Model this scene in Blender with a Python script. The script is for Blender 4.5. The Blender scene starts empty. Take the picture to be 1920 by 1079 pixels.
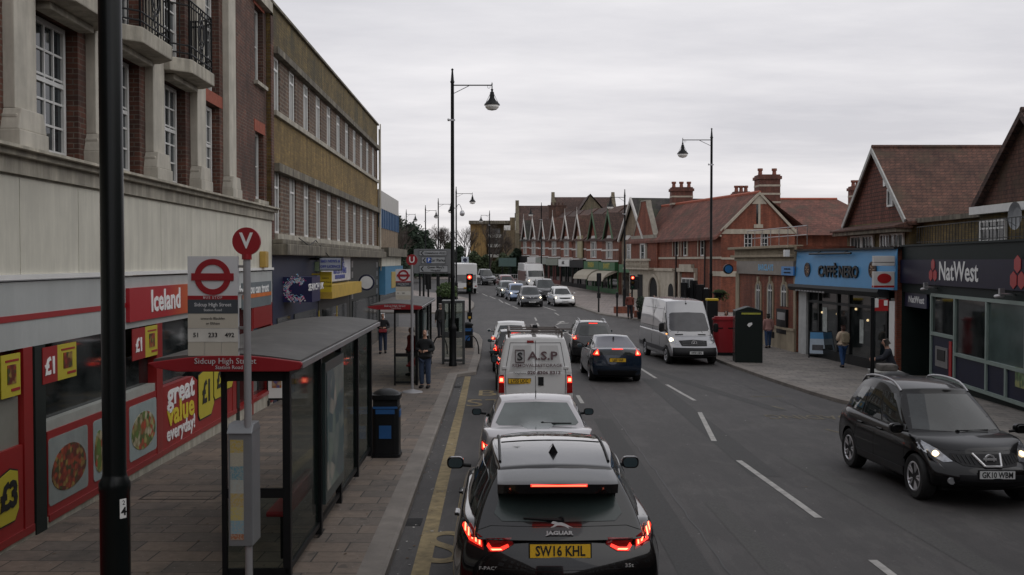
import bpy, bmesh, math, random
from mathutils import Vector, Matrix, geometry
from mathutils.bvhtree import BVHTree
R = math.radians
random.seed(7)
scn = bpy.context.scene
col = scn.collection
# ---------------------------------------------------------------- camera
FPX = 1900.0; CZ = 3.5; TH = math.atan(49.5/FPX)
cam = bpy.data.cameras.new('camera'); camo = bpy.data.objects.new('camera', cam); col.objects.link(camo)
cam.sensor_width = 36; cam.lens = 36*FPX/1920; cam.clip_end = 3000; cam.clip_start = .05
camo.location = (0, 0, CZ); camo.rotation_euler = (math.pi/2-TH, 0, 0)
scn.camera = camo
# ---------------------------------------------------------------- overcast daylight
SUN_EL, SUN_AZ = R(40), R(112)
w = bpy.data.worlds.new('World'); scn.world = w; w.use_nodes = True
nt = w.node_tree; nd = nt.nodes; lk = nt.links
bg = nd['Background']; bg.inputs['Strength'].default_value = .1
sky = nd.new('ShaderNodeTexSky'); sky.sky_type = 'NISHITA'; sky.sun_disc = False
sky.sun_elevation = SUN_EL; sky.sun_rotation = SUN_AZ
tc = nd.new('ShaderNodeTexCoord'); sp = nd.new('ShaderNodeSeparateXYZ'); lk.new(tc.outputs['Generated'], sp.inputs[0])
def wm(op, a, b=None):
    n = nd.new('ShaderNodeMath'); n.operation = op
    for i, q in enumerate((a, b)):
        if q is None: continue
        if isinstance(q, (int, float)): n.inputs[i].default_value = q
        else: lk.new(q, n.inputs[i])
    return n.outputs[0]
zc = wm('ADD', wm('MAXIMUM', sp.outputs[2], 0.0), .09)
cx = wm('MULTIPLY', wm('DIVIDE', sp.outputs[0], zc), .55); cy = wm('DIVIDE', sp.outputs[1], zc)
cb = nd.new('ShaderNodeCombineXYZ'); lk.new(cx, cb.inputs[0]); lk.new(cy, cb.inputs[1])
mpw = nd.new('ShaderNodeMapping'); mpw.inputs['Rotation'].default_value = (0, 0, R(-24)); lk.new(cb.outputs[0], mpw.inputs[0])
nz = nd.new('ShaderNodeTexNoise'); nz.inputs['Scale'].default_value = .95; nz.inputs['Detail'].default_value = 7
nz.inputs['Roughness'].default_value = .58; lk.new(mpw.outputs[0], nz.inputs['Vector'])
rp = nd.new('ShaderNodeValToRGB'); lk.new(nz.outputs['Fac'], rp.inputs[0])
rp.color_ramp.elements[0].position = .34; rp.color_ramp.elements[0].color = (.46, .462, .485, 1)
rp.color_ramp.elements[1].position = .72; rp.color_ramp.elements[1].color = (.665, .66, .665, 1)
hz = nd.new('ShaderNodeValToRGB'); lk.new(sp.outputs[2], hz.inputs[0])
hz.color_ramp.elements[0].position = 0; hz.color_ramp.elements[0].color = (1.12, 1.08, 1.075, 1)
hz.color_ramp.elements[1].position = .45; hz.color_ramp.elements[1].color = (.98, .98, 1.0, 1)
mm = nd.new('ShaderNodeMix'); mm.data_type = 'RGBA'; mm.blend_type = 'MULTIPLY'; mm.inputs[0].default_value = 1
lk.new(rp.outputs[0], mm.inputs[6]); lk.new(hz.outputs[0], mm.inputs[7])
sc10 = nd.new('ShaderNodeVectorMath'); sc10.operation = 'SCALE'; sc10.inputs['Scale'].default_value = 12.8; lk.new(mm.outputs[2], sc10.inputs[0])
mx = nd.new('ShaderNodeMix'); mx.data_type = 'RGBA'; mx.inputs[0].default_value = .93
lk.new(sky.outputs[0], mx.inputs[6]); lk.new(sc10.outputs[0], mx.inputs[7]); lk.new(mx.outputs[2], bg.inputs['Color'])
sl = bpy.data.lights.new('sun', 'SUN'); sl.energy = .6; sl.angle = R(85); sl.color = (1, .96, .9)
so = bpy.data.objects.new('sun', sl); col.objects.link(so); so.rotation_euler = (R(90)-SUN_EL, 0, -SUN_AZ+math.pi)
scn.view_settings.view_transform = 'Standard'; scn.view_settings.look = 'None'
scn.view_settings.gamma = 1; scn.view_settings.exposure = 0.08
# ---------------------------------------------------------------- materials
MC = {}
def _nt(name):
    m = bpy.data.materials.new(name); m.use_nodes = True
    return m, m.node_tree, m.node_tree.nodes['Principled BSDF']
def _mixcol(t, fac, a, b, mode='MIX'):
    n = t.nodes.new('ShaderNodeMix'); n.data_type = 'RGBA'; n.blend_type = mode
    for i, q in ((0, fac), (6, a), (7, b)):
        if isinstance(q, (int, float)): n.inputs[i].default_value = q
        elif isinstance(q, tuple): n.inputs[i].default_value = (*q[:3], 1)
        else: t.links.new(q, n.inputs[i])
    return n.outputs[2]
def _noise(t, vec, s, d=4, r=.55):
    n = t.nodes.new('ShaderNodeTexNoise'); n.inputs['Scale'].default_value = s; n.inputs['Detail'].default_value = d
    n.inputs['Roughness'].default_value = r
    if vec is not None: t.links.new(vec, n.inputs['Vector'])
    return n.outputs['Fac']
def _ramp(t, f, p0, c0, p1, c1):
    n = t.nodes.new('ShaderNodeValToRGB'); t.links.new(f, n.inputs[0])
    e = n.color_ramp.elements; e[0].position = p0; e[1].position = p1
    e[0].color = (*c0, 1) if isinstance(c0, tuple) else (c0, c0, c0, 1)
    e[1].color = (*c1, 1) if isinstance(c1, tuple) else (c1, c1, c1, 1)
    return n.outputs[0]
def _wallvec(t, zs=1.0):
    c = t.nodes.new('ShaderNodeTexCoord'); s = t.nodes.new('ShaderNodeSeparateXYZ'); t.links.new(c.outputs['Object'], s.inputs[0])
    a = t.nodes.new('ShaderNodeMath'); a.operation = 'ADD'; t.links.new(s.outputs[0], a.inputs[0]); t.links.new(s.outputs[1], a.inputs[1])
    m = t.nodes.new('ShaderNodeMath'); m.operation = 'MULTIPLY'; t.links.new(s.outputs[2], m.inputs[0]); m.inputs[1].default_value = zs
    b = t.nodes.new('ShaderNodeCombineXYZ'); t.links.new(a.outputs[0], b.inputs[0]); t.links.new(m.outputs[0], b.inputs[1])
    return b.outputs[0], c.outputs['Object']
def _bump(t, bs, h, st, dist=.01):
    n = t.nodes.new('ShaderNodeBump'); n.inputs['Strength'].default_value = st; n.inputs['Distance'].default_value = dist
    t.links.new(h, n.inputs['Height']); t.links.new(n.outputs[0], bs.inputs['Normal'])
def mat(name, c, rough=.6, metal=0, var=.15, vs=2.5, bump=0, bsc=60, coat=0, em=0, spec=.5, streak=0):
    if name in MC: return MC[name]
    m, t, b = _nt(name)
    co = t.nodes.new('ShaderNodeTexCoord').outputs['Object']
    out = None
    if var > 0:
        f = _noise(t, co, vs, 6, .62)
        g = _ramp(t, f, .3, max(0, 1-var), .7, 1+var)
        out = _mixcol(t, 1, tuple(c), g, 'MULTIPLY')
    if streak > 0:
        mp = t.nodes.new('ShaderNodeMapping'); mp.inputs['Scale'].default_value = (3, 3, .35); t.links.new(co, mp.inputs[0])
        f2 = _noise(t, mp.outputs[0], 1.6, 7, .65)
        g2 = _ramp(t, f2, .42, 1-streak, .62, 1.0)
        out = _mixcol(t, 1, out if out is not None else tuple(c), g2, 'MULTIPLY')
    if out is not None: t.links.new(out, b.inputs['Base Color'])
    else: b.inputs['Base Color'].default_value = (*c, 1)
    b.inputs['Roughness'].default_value = rough; b.inputs['Metallic'].default_value = metal
    b.inputs['Specular IOR Level'].default_value = spec
    if coat: b.inputs['Coat Weight'].default_value = coat; b.inputs['Coat Roughness'].default_value = .04
    if em:
        b.inputs['Emission Color'].default_value = (*c, 1); b.inputs['Emission Strength'].default_value = em
    if bump: _bump(t, b, _noise(t, co, bsc, 5), bump)
    MC[name] = m; return m
def brick(name, c1, c2, mortar, bw=.225, rh=.075, ms=.009, zs=1, stain=.3, rough=.85, bias=0, st=.5, dark=None):
    if name in MC: return MC[name]
    m, t, b = _nt(name)
    v, co = _wallvec(t, zs)
    dn_ = t.nodes.new('ShaderNodeTexNoise'); dn_.inputs['Scale'].default_value = 3.5; dn_.inputs['Detail'].default_value = 4; t.links.new(co, dn_.inputs['Vector'])
    dm = t.nodes.new('ShaderNodeVectorMath'); dm.operation = 'MULTIPLY_ADD'; dm.inputs[1].default_value = (rh*.5, rh*.5, 0); t.links.new(dn_.outputs['Color'], dm.inputs[0]); t.links.new(v, dm.inputs[2])
    k = t.nodes.new('ShaderNodeTexBrick'); t.links.new(dm.outputs[0], k.inputs['Vector'])
    k.inputs['Scale'].default_value = 1; k.inputs['Brick Width'].default_value = bw; k.inputs['Row Height'].default_value = rh
    k.inputs['Mortar Size'].default_value = ms; k.inputs['Mortar Smooth'].default_value = .3; k.inputs['Bias'].default_value = bias
    k.inputs['Color1'].default_value = (*c1, 1); k.inputs['Color2'].default_value = (*c2, 1); k.inputs['Mortar'].default_value = (*mortar, 1)
    f = _noise(t, co, .55, 7, .65); g = _ramp(t, f, .32, 1-stain, .68, 1+stain*.6)
    o = _mixcol(t, 1, k.outputs['Color'], g, 'MULTIPLY')
    ms_ = t.nodes.new('ShaderNodeMapping'); ms_.inputs['Scale'].default_value = (2.2, 2.2, .22); t.links.new(co, ms_.inputs[0]); o = _mixcol(t, 1, o, _ramp(t, _noise(t, ms_.outputs[0], 1.4, 6, .65), .42, .68, .6, 1.05), 'MULTIPLY')
    f3 = _noise(t, co, 7, 3); g3 = _ramp(t, f3, .3, .82, .7, 1.15); o = _mixcol(t, 1, o, g3, 'MULTIPLY')
    if dark:
        f2 = _noise(t, co, .9, 6); o = _mixcol(t, _ramp(t, f2, .5, 0.0, .66, .75), o, dark)
    t.links.new(o, b.inputs['Base Color']); b.inputs['Roughness'].default_value = rough
    inv = t.nodes.new('ShaderNodeMath'); inv.operation = 'SUBTRACT'; inv.inputs[0].default_value = 1; t.links.new(k.outputs['Fac'], inv.inputs[1])
    _bump(t, b, inv.outputs[0], st, .012)
    MC[name] = m; return m
def paving(name, c1, c2, mortar, bw, rh, rot=0, ms=.008, stain=.25):
    if name in MC: return MC[name]
    m, t, b = _nt(name)
    co = t.nodes.new('ShaderNodeTexCoord').outputs['Object']
    mp = t.nodes.new('ShaderNodeMapping'); mp.inputs['Rotation'].default_value = (0, 0, rot); t.links.new(co, mp.inputs[0])
    k = t.nodes.new('ShaderNodeTexBrick'); t.links.new(mp.outputs[0], k.inputs['Vector'])
    k.inputs['Scale'].default_value = 1; k.inputs['Brick Width'].default_value = bw; k.inputs['Row Height'].default_value = rh
    k.inputs['Mortar Size'].default_value = ms; k.inputs['Mortar Smooth'].default_value = .2
    k.inputs['Color1'].default_value = (*c1, 1); k.inputs['Color2'].default_value = (*c2, 1); k.inputs['Mortar'].default_value = (*mortar, 1)
    o = _mixcol(t, 1, k.outputs['Color'], _ramp(t, _noise(t, co, .6, 8, .65), .3, 1-stain, .7, 1+stain*.5), 'MULTIPLY')
    o = _mixcol(t, 1, o, _ramp(t, _noise(t, co, 9, 5, .7), .3, .8, .7, 1.15), 'MULTIPLY')
    o = _mixcol(t, _ramp(t, _noise(t, co, 3.3, 2), .68, 0.0, .72, .5), o, (.03, .028, .026))
    o = _mixcol(t, _ramp(t, _noise(t, co, 1.1, 7, .7), .5, 0.0, .68, .6), o, (.05, .047, .043)); o = _mixcol(t, _ramp(t, _noise(t, co, 22, 1), .74, 0.0, .76, .7), o, (.3, .28, .26)); o = _mixcol(t, _ramp(t, _noise(t, mp.outputs[0], 17, 1), .75, 0.0, .77, .7), o, (.025, .024, .022))
    t.links.new(o, b.inputs['Base Color']); b.inputs['Roughness'].default_value = .75
    inv = t.nodes.new('ShaderNodeMath'); inv.operation = 'SUBTRACT'; inv.inputs[0].default_value = 1; t.links.new(k.outputs['Fac'], inv.inputs[1])
    _bump(t, b, inv.outputs[0], .4, .008)
    MC[name] = m; return m
def glassm(name, c=(.012, .016, .018), rough=.06, var=.5, c2=None):
    if name in MC: return MC[name]
    m, t, b = _nt(name)
    co = t.nodes.new('ShaderNodeTexCoord').outputs['Object']
    if c2 is None: c2 = tuple(min(1, q*(1+var*3)+.004) for q in c)
    o = _ramp(t, _noise(t, co, 1.3, 3), .4, c, .65, c2)
    t.links.new(o, b.inputs['Base Color']); b.inputs['Roughness'].default_value = rough; b.inputs['Specular IOR Level'].default_value = .6
    _bump(t, b, _noise(t, co, 1.2, 1), .03, .05)
    MC[name] = m; return m
def shadow_free(): pass
M = {}
M['black_metal'] = mat('black_metal', (.007, .008, .009), .45, 0, .3, 5, spec=.25)
M['black_plastic'] = mat('black_plastic', (.009, .009, .01), .55, 0, .2, spec=.25)
M['rubber'] = mat('rubber', (.012, .012, .012), .8, 0, .2)
M['white'] = mat('white_paint', (.72, .72, .7), .45, 0, .06)
M['upvc'] = mat('white_window_frame', (.62, .62, .6), .4, 0, .08, 4)
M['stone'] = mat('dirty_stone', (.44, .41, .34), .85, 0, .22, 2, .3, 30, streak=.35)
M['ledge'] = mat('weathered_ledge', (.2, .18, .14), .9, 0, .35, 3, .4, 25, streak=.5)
M['cream'] = mat('cream_panel', (.62, .60, .51), .6, 0, .12, .8, streak=.15)
M['glass'] = glassm('window_glass')
M['glassc'] = glassm('window_glass_curtain', (.02, .024, .024), .12, .5, (.2, .2, .19))
M['shopglass'] = glassm('shop_glass', (.008, .011, .011), .05, .5, (.035, .04, .04))
M['carglass'] = glassm('car_glass', (.016, .02, .02), .03, .6, (.04, .046, .046))
M['chrome'] = mat('chrome', (.6, .6, .62), .15, 1, 0)
M['alu'] = mat('aluminium', (.42, .42, .43), .35, .9, .1)
M['red'] = mat('red_paint', (.3, .016, .018), .4, 0, .08)
M['redlit'] = mat('red_lamp_lit', (1, .03, .015), .3, 0, 0, em=1.5)
M['redcore'] = mat('red_lamp_core', (1, .2, .1), .3, 0, 0, em=4.5)
M['redoff'] = mat('red_lamp_lens', (.25, .008, .008), .15, 0, .1, coat=.5)
M['headlit'] = mat('headlamp_lit', (1, .82, .55), .3, 0, 0, em=6)
M['lens'] = mat('clear_lens', (.35, .36, .37), .12, .5, .3, 12)
M['platey'] = mat('plate_yellow', (.72, .43, .02), .4, 0, .05)
M['platew'] = mat('plate_white', (.66, .67, .66), .4, 0, .05)
M['ink'] = mat('black_ink', (.008, .008, .008), .5, 0, 0)
M['wtxt'] = mat('white_lettering', (.75, .75, .74), .5, 0, 0)
M['navy'] = mat('navy_panel', (.012, .015, .045), .4, 0, .12)
M['yellow'] = mat('yellow_sign', (.58, .42, .02), .5, 0, .08)
M['asphalt_dark'] = mat('dark_lining', (.006, .006, .006), .9, 0, 0)
# ---------------------------------------------------------------- helpers
def lerp(a, b, t): return a+(b-a)*t
def pl(pts, x):
    if x <= pts[0][0]: return pts[0][1]
    for (a, b), (c, d) in zip(pts, pts[1:]):
        if x <= c:
            return b+(d-b)*(x-a)/(c-a)
    return pts[-1][1]
def sm(t): t = max(0, min(1, t)); return t*t*(3-2*t)
GP = [(-60, .1), (0, .05), (10, 0), (15, -.07), (23, -.22), (30, -.38), (38, -.47), (46, -.5), (57, -.45), (76, -.15), (95, .2), (118, .65), (152, 1.3), (250, 1.6), (900, 1.6)]
def g0(y):
    return (pl(GP, y-3)+pl(GP, y)*2+pl(GP, y+3))/4
def gz(x, y):
    return g0(y)-.012*max(0, min(12, x-2))*(1-sm((y-60)/30))
PAV = .12
def ray(u, v):
    a = (u-960)/FPX; b = (539.5-v)/FPX
    return Vector((a, math.cos(TH)+b*math.sin(TH), -math.sin(TH)+b*math.cos(TH)))
def gp(u, v, h=0):
    d = ray(u, v); t = 2.0
    for i in range(4000):
        p = d*t; z = CZ+p.z
        if z <= gz(p.x, p.y)+h: break
        t += .05
    return Vector((p.x, p.y, gz(p.x, p.y)+h))
def at(u, v, Y):
    d = ray(u, v); t = Y/d.y; p = d*t
    return Vector((p.x, p.y, p.z+CZ))
def gx(u, Y, h=0):
    x = (u-960)/FPX*Y
    return Vector((x, Y, gz(x, Y)+h))
def tag(o, label=None, cat=None, group=None, kind=None):
    if label: o['label'] = label
    if cat: o['category'] = cat
    if group: o['group'] = group
    if kind: o['kind'] = kind
    return o
def empty(name, loc=(0, 0, 0), rz=0, label=None, cat=None, group=None):
    o = bpy.data.objects.new(name, None); col.objects.link(o); o.location = loc; o.rotation_euler = (0, 0, rz)
    o.empty_display_size = .2
    return tag(o, label, cat, group)
def link(name, me, parent=None, mats=None):
    o = bpy.data.objects.new(name, me); col.objects.link(o)
    if parent is not None: o.parent = parent
    if mats:
        for m in (mats if isinstance(mats, (list, tuple)) else [mats]): me.materials.append(m)
    return o
def kids(o): return [c for c in bpy.data.objects if c.parent == o]
def copy_tree(o, parent=None, _cm=None):
    if _cm is None:
        _cm = {}
        for c in bpy.data.objects:
            if c.parent: _cm.setdefault(c.parent.name, []).append(c)
    c = o.copy(); col.objects.link(c); c.parent = parent
    for ch in _cm.get(o.name, []): copy_tree(ch, c, _cm)
    return c
class MB:
    def __init__(s): s.v = []; s.f = []; s.m = []; s.M = None
    def add(s, vs, fs, m=0):
        n = len(s.v)
        s.v += [tuple(s.M @ Vector(q)) if s.M else tuple(q) for q in vs]
        for f in fs: s.f.append([n+i for i in f]); s.m.append(m)
        return s
    def box(s, x0, x1, y0, y1, z0, z1, m=0):
        return s.add([(x0, y0, z0), (x1, y0, z0), (x1, y1, z0), (x0, y1, z0), (x0, y0, z1), (x1, y0, z1), (x1, y1, z1), (x0, y1, z1)],
              [(0, 3, 2, 1), (4, 5, 6, 7), (0, 1, 5, 4), (1, 2, 6, 5), (2, 3, 7, 6), (3, 0, 4, 7)], m)
    def poly(s, pts, m=0): return s.add(pts, [tuple(range(len(pts)))], m)
    def prism(s, pts, a0, a1, ax='y', m=0):
        # pts 2D; ax = extrusion axis
        def mk(p, a):
            return {'y': (p[0], a, p[1]), 'x': (a, p[0], p[1]), 'z': (p[0], p[1], a)}[ax]
        n = len(pts); vs = [mk(p, a0) for p in pts]+[mk(p, a1) for p in pts]
        fs = [tuple(range(n))[::-1], tuple(range(n, 2*n))]+[(i, (i+1) % n, n+(i+1) % n, n+i) for i in range(n)]
        return s.add(vs, fs, m)
    def tube(s, p0, p1, r0, r1=None, n=10, m=0, cap=True):
        r1 = r0 if r1 is None else r1
        p0 = Vector(p0); p1 = Vector(p1); d = (p1-p0).normalized()
        a = d.orthogonal().normalized(); b = d.cross(a)
        vs = []
        for p, r in ((p0, r0), (p1, r1)):
            for i in range(n):
                t = 2*math.pi*i/n; vs.append(p+a*r*math.cos(t)+b*r*math.sin(t))
        fs = [(i, (i+1) % n, n+(i+1) % n, n+i) for i in range(n)]
        if cap: fs += [tuple(range(n))[::-1], tuple(range(n, 2*n))]
        return s.add(vs, fs, m)
    def path(s, pts, r, n=8, m=0):
        for a, b in zip(pts, pts[1:]): s.tube(a, b, r, r, n, m)
        return s
    def lathe(s, prof, c=(0, 0, 0), n=16, m=0, ax='z', cap=True):
        if prof[0] == prof[-1]: cap = False
        vs = []; k = len(prof)
        for i in range(n):
            t = 2*math.pi*i/n
            for r, z in prof:
                q = {'z': (r*math.cos(t), r*math.sin(t), z), 'x': (z, r*math.cos(t), r*math.sin(t)), 'y': (r*math.cos(t), z, r*math.sin(t))}[ax]
                vs.append((c[0]+q[0], c[1]+q[1], c[2]+q[2]))
        fs = []
        for i in range(n):
            j = (i+1) % n
            for q in range(k-1): fs.append((i*k+q, j*k+q, j*k+q+1, i*k+q+1))
        if cap and prof[0][0] > 1e-5: fs.append(tuple(i*k for i in range(n))[::-1])
        if cap and prof[-1][0] > 1e-5: fs.append(tuple(i*k+k-1 for i in range(n)))
        return s.add(vs, fs, m)
    def mesh(s, name, smooth=False, bev=0, ang=35):
        me = bpy.data.meshes.new(name); me.from_pydata(s.v, [], s.f)
        for p, mi in zip(me.polygons, s.m): p.material_index = mi
        bm = bmesh.new(); bm.from_mesh(me)
        bmesh.ops.recalc_face_normals(bm, faces=bm.faces)
        if bev:
            es = [e for e in bm.edges if len(e.link_faces) == 2 and e.calc_face_angle(0) > R(40)]
            bmesh.ops.bevel(bm, geom=es, offset=bev, segments=2, profile=.6, affect='EDGES', clamp_overlap=True)
        if smooth:
            for f in bm.faces: f.smooth = True
            for e in bm.edges:
                if len(e.link_faces) == 2 and e.calc_face_angle(0) > R(ang): e.smooth = False
        bm.to_mesh(me); bm.free(); me.update()
        return me
    def build(s, name, mats, parent=None, smooth=False, bev=0, ang=35):
        return link(name, s.mesh(name, smooth, bev, ang), parent, mats)
TXC = {}
def text(body, size, m, parent, loc, rot=(math.pi/2, 0, 0), ext=.004, sx=1, bold=0, name='lettering', align='CENTER', sp=1, shear=0):
    key = (body, round(size, 4), ext, bold, align, sp, shear, m.name)
    if key in TXC: me = TXC[key]
    else:
        cu = bpy.data.curves.new('t', 'FONT'); cu.body = body; cu.size = size; cu.extrude = ext; cu.offset = bold
        cu.align_x = align; cu.align_y = 'CENTER'; cu.resolution_u = 2; cu.space_character = sp; cu.shear = shear
        o = bpy.data.objects.new('t', cu); col.objects.link(o)
        dg = bpy.context.evaluated_depsgraph_get(); me = bpy.data.meshes.new_from_object(o.evaluated_get(dg))
        bpy.data.objects.remove(o); bpy.data.curves.remove(cu); me.materials.clear(); me.materials.append(m); TXC[key] = me
        me.name = 'lettering'
    o = link(name, me, parent); o.location = loc; o.rotation_euler = rot; o.scale = (sx, 1, 1)
    return o
def evalmesh(o):
    dg = bpy.context.evaluated_depsgraph_get(); me = bpy.data.meshes.new_from_object(o.evaluated_get(dg)); return me
# ================================================================ GROUND
def asphalt():
    m, t, b = _nt('asphalt')
    co = t.nodes.new('ShaderNodeTexCoord').outputs['Object']
    o = _ramp(t, _noise(t, co, 90, 4, .7), .3, (.034, .0315, .031), .72, (.084, .077, .074))
    o = _mixcol(t, 1, o, _ramp(t, _noise(t, co, .35, 6, .6), .3, .78, .7, 1.18), 'MULTIPLY')
    mp = t.nodes.new('ShaderNodeMapping'); mp.inputs['Scale'].default_value = (1.3, .06, 1); t.links.new(co, mp.inputs[0])
    o = _mixcol(t, 1, o, _ramp(t, _noise(t, mp.outputs[0], 1, 5, .6), .35, .82, .65, 1.12), 'MULTIPLY')
    o = _mixcol(t, _ramp(t, _noise(t, co, 14, 1), .77, 0.0, .79, .6), o, (.28, .27, .26))
    o = _mixcol(t, _ramp(t, _noise(t, co, 1.7, 5, .6), .6, 0.0, .7, .45), o, (.024, .023, .022)); o = _mixcol(t, _ramp(t, _noise(t, co, .55, 3, .5), .56, 0.0, .6, .35), o, (.085, .08, .075))
    mp3 = t.nodes.new('ShaderNodeMapping'); mp3.inputs['Scale'].default_value = (2.2, .5, 1); t.links.new(co, mp3.inputs[0]); o = _mixcol(t, _ramp(t, _noise(t, mp3.outputs[0], 2.0, 6, .75), .495, 0.0, .5, .35) , o, (.03, .029, .028))
    t.links.new(o, b.inputs['Base Color']); b.inputs['Roughness'].default_value = .72
    _bump(t, b, _noise(t, co, 120, 3), .35, .006)
    return m
M['asphalt'] = asphalt()
M['pavL'] = paving('pavement_slabs', (.2, .155, .12), (.118, .102, .088), (.045, .04, .035), .62, .42, R(1), .01, .22)
M['pavR'] = paving('pavement_slabs_grey', (.25, .225, .2), (.19, .175, .16), (.06, .055, .05), .6, .4, R(5), .01)
M['pavF'] = paving('pavement_slabs_pink', (.3, .25, .225), (.25, .215, .2), (.1, .09, .08), .6, .6, R(8), .012)
M['kerb'] = mat('kerb_stone', (.19, .17, .15), .8, 0, .25, 2, .3, 30)
M['yline'] = mat('yellow_road_paint', (.24, .185, .09), .75, 0, .4, 6)
M['wline'] = mat('white_road_paint', (.36, .35, .33), .75, 0, .3, 6)
def grid_sheet(name, xs, ys, fz, m, kind='structure'):
    v = [(x, y, fz(x, y)) for y in ys for x in xs]; n = len(xs)
    f = [(j*n+i, j*n+i+1, (j+1)*n+i+1, (j+1)*n+i) for j in range(len(ys)-1) for i in range(n-1)]
    me = bpy.data.meshes.new(name); me.from_pydata(v, [], f)
    for p in me.polygons: p.use_smooth = True
    o = link(name, me, None, m); tag(o, kind=kind); return o
xs = [-900, -300, -100, -50, -25, -12, -6, -3, 0, 2, 3, 4, 5, 6, 8, 10, 12, 14, 20, 40, 100, 300, 900]
ys = [-60, -30]+[i*1.0 for i in range(-10, 170)]+[180, 200, 250, 400, 900, 2500]
grid_sheet('road', xs, ys, gz, M['asphalt'])
# kerb lines (x, y)
KL = [(-1.1, -20), (-1.2, 0), (-1.37, 10), (-1.66, 25), (-1.86, 34.2), (-1.25, 35.1), (-1.3, 42), (-1.46, 50), (-1.75, 53.5), (-2.4, 56.3), (-4, 58.2), (-8, 59), (-60, 60)]
KL2 = [(-60, 71), (-8, 71.2), (-4, 71.8), (-3.1, 73.5), (-2.95, 78), (-3.1, 83), (-3.7, 89), (-5.6, 96), (-10, 104), (-20, 112), (-60, 122)]
KR = [(9.9, -20), (9.9, 24), (9.6, 26.2), (9.05, 27.8), (8.85, 30), (8.6, 34), (8.3, 40), (8.3, 52), (8.5, 62), (8.3, 65.8), (7.3, 67.8), (6.1, 71), (4.9, 79.8), (3.8, 92), (2.2, 106), (-1, 122), (-8, 136), (-20, 143), (-60, 150)]
def resamp(pts, st):
    out = [pts[0]]
    for a, b in zip(pts, pts[1:]):
        d = math.dist(a, b); n = max(1, int(d/st))
        for i in range(1, n+1): out.append((lerp(a[0], b[0], i/n), lerp(a[1], b[1], i/n)))
    return out
def pavement(name, line, side, m, wk=.3):
    """line: kerb edge; side=-1 pavement lies to -x of it, extends in ladder strips to far x"""
    L = resamp(line, 1.5); k = len(L)
    # offset inwards
    nrm = []
    for i in range(k):
        a = Vector(L[max(0, i-1)]); b = Vector(L[min(k-1, i+1)]); d = (b-a).normalized(); n = Vector((-d.y, d.x))
        nrm.append(n*side)
    kb = MB(); inn = []
    for i in range(k):
        p = Vector(L[i]); q = p+nrm[i]*wk; inn.append(q)
    for i in range(k-1):
        p, p2, q, q2 = Vector(L[i]), Vector(L[i+1]), inn[i], inn[i+1]
        def Z(a, h): return (a.x, a.y, gz(a.x, a.y)+h)
        c, c2 = p.lerp(q, .15), p2.lerp(q2, .15)
        kb.poly([Z(p, -.05), Z(p2, -.05), Z(p2, PAV-.02), Z(p, PAV-.02)])
        kb.poly([Z(p, PAV-.02), Z(p2, PAV-.02), Z(c2, PAV+.002), Z(c, PAV+.002)])
        kb.poly([Z(c, PAV+.002), Z(c2, PAV+.002), Z(q2, PAV+.002), Z(q, PAV+.002)])
        kb.poly([Z(q, PAV+.002), Z(q2, PAV+.002), Z(q2, -.05), Z(q, -.05)])
    tag(kb.build('kerb', M['kerb'], None), kind='structure')
    # paving polygon as CDT
    poly = [(q.x, q.y) for q in inn]
    return poly
def fill(name, poly, m, h=PAV, step=2.5, bounds=None):
    P = [Vector(p) for p in poly]; n = len(P); E = [(i, (i+1) % n) for i in range(n)]
    x0 = min(p.x for p in P); x1 = max(p.x for p in P); y0 = min(p.y for p in P); y1 = max(p.y for p in P)
    x = max(x0, -20)
    while x < min(x1, 40):
        y = y0
        while y < y1: P.append(Vector((x, y))); y += step
        x += step
    vo, eo, fo, _, _, _ = geometry.delaunay_2d_cdt(P, E, [], 1, 1e-4)
    me = bpy.data.meshes.new(name); me.from_pydata([(q.x, q.y, gz(q.x, q.y)+h) for q in vo], [], [list(f) for f in fo])
    bm = bmesh.new(); bm.from_mesh(me); bmesh.ops.recalc_face_normals(bm, faces=bm.faces)
    for f in bm.faces:
        if f.normal.z < 0: f.normal_flip()
    bm.to_mesh(me); bm.free()
    o = link(name, me, None, m); tag(o, kind='structure'); return o
fill('pavement_left', pavement('a', KL, 1, None)+[(-60, -20)], M['pavL'])
fill('pavement_far_left', pavement('b', KL2, 1, None)+[], M['pavF'])
kr = pavement('c', KR, -1, None)
near = [q for q in kr if q[1] < 62]; far_ = [q for q in kr if q[1] >= 62]
fill('pavement_right', near+[(60, near[-1][1]), (60, -20)], M['pavR'])
fill('pavement_far_right', [near[-1]]+far_+[(-60, 260), (60, 260), (60, near[-1][1])], M['pavF'])
# ---- painted markings, laid 6 mm over the road
def strip(mb, a, b, wd, m=0, h=.006, st=.8):
    a = Vector(a[:2]); b = Vector(b[:2]); d = (b-a); n = max(1, int(d.length/st)); u = d.normalized(); s_ = Vector((-u.y, u.x))*wd/2
    for i in range(n):
        p = a+d*(i/n); q = a+d*((i+1)/n)
        mb.poly([(r.x, r.y, gz(r.x, r.y)+h) for r in (p-s_, q-s_, q+s_, p+s_)], m)
def mark(name, segs, wd, m):
    mb = MB()
    for a, b in segs:
        strip(mb, gp(*a), gp(*b), wd)
    o = mb.build(name, m); tag(o, kind='structure'); return o
mark('centre_line', [((1197, 689), (1230, 710)), ((1250, 722), (1303, 752)), ((1385, 865), (1535, 973)), ((1636, 1052), (1700, 1100)), ((1163, 670), (1182, 680))], .11, M['wline'])
mark('lane_line', [((1312, 774), (1339, 828)), ((1083, 742), (1092, 757)), ((1003, 596), (1006, 602)), ((1007, 606), (1010, 612)), ((1010, 616), (1013, 624)), ((1013, 628), (1016, 636)),
   ((1080, 599), (1092, 607)), ((1040, 587), (1048, 592))], .11, M['wline'])
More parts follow.
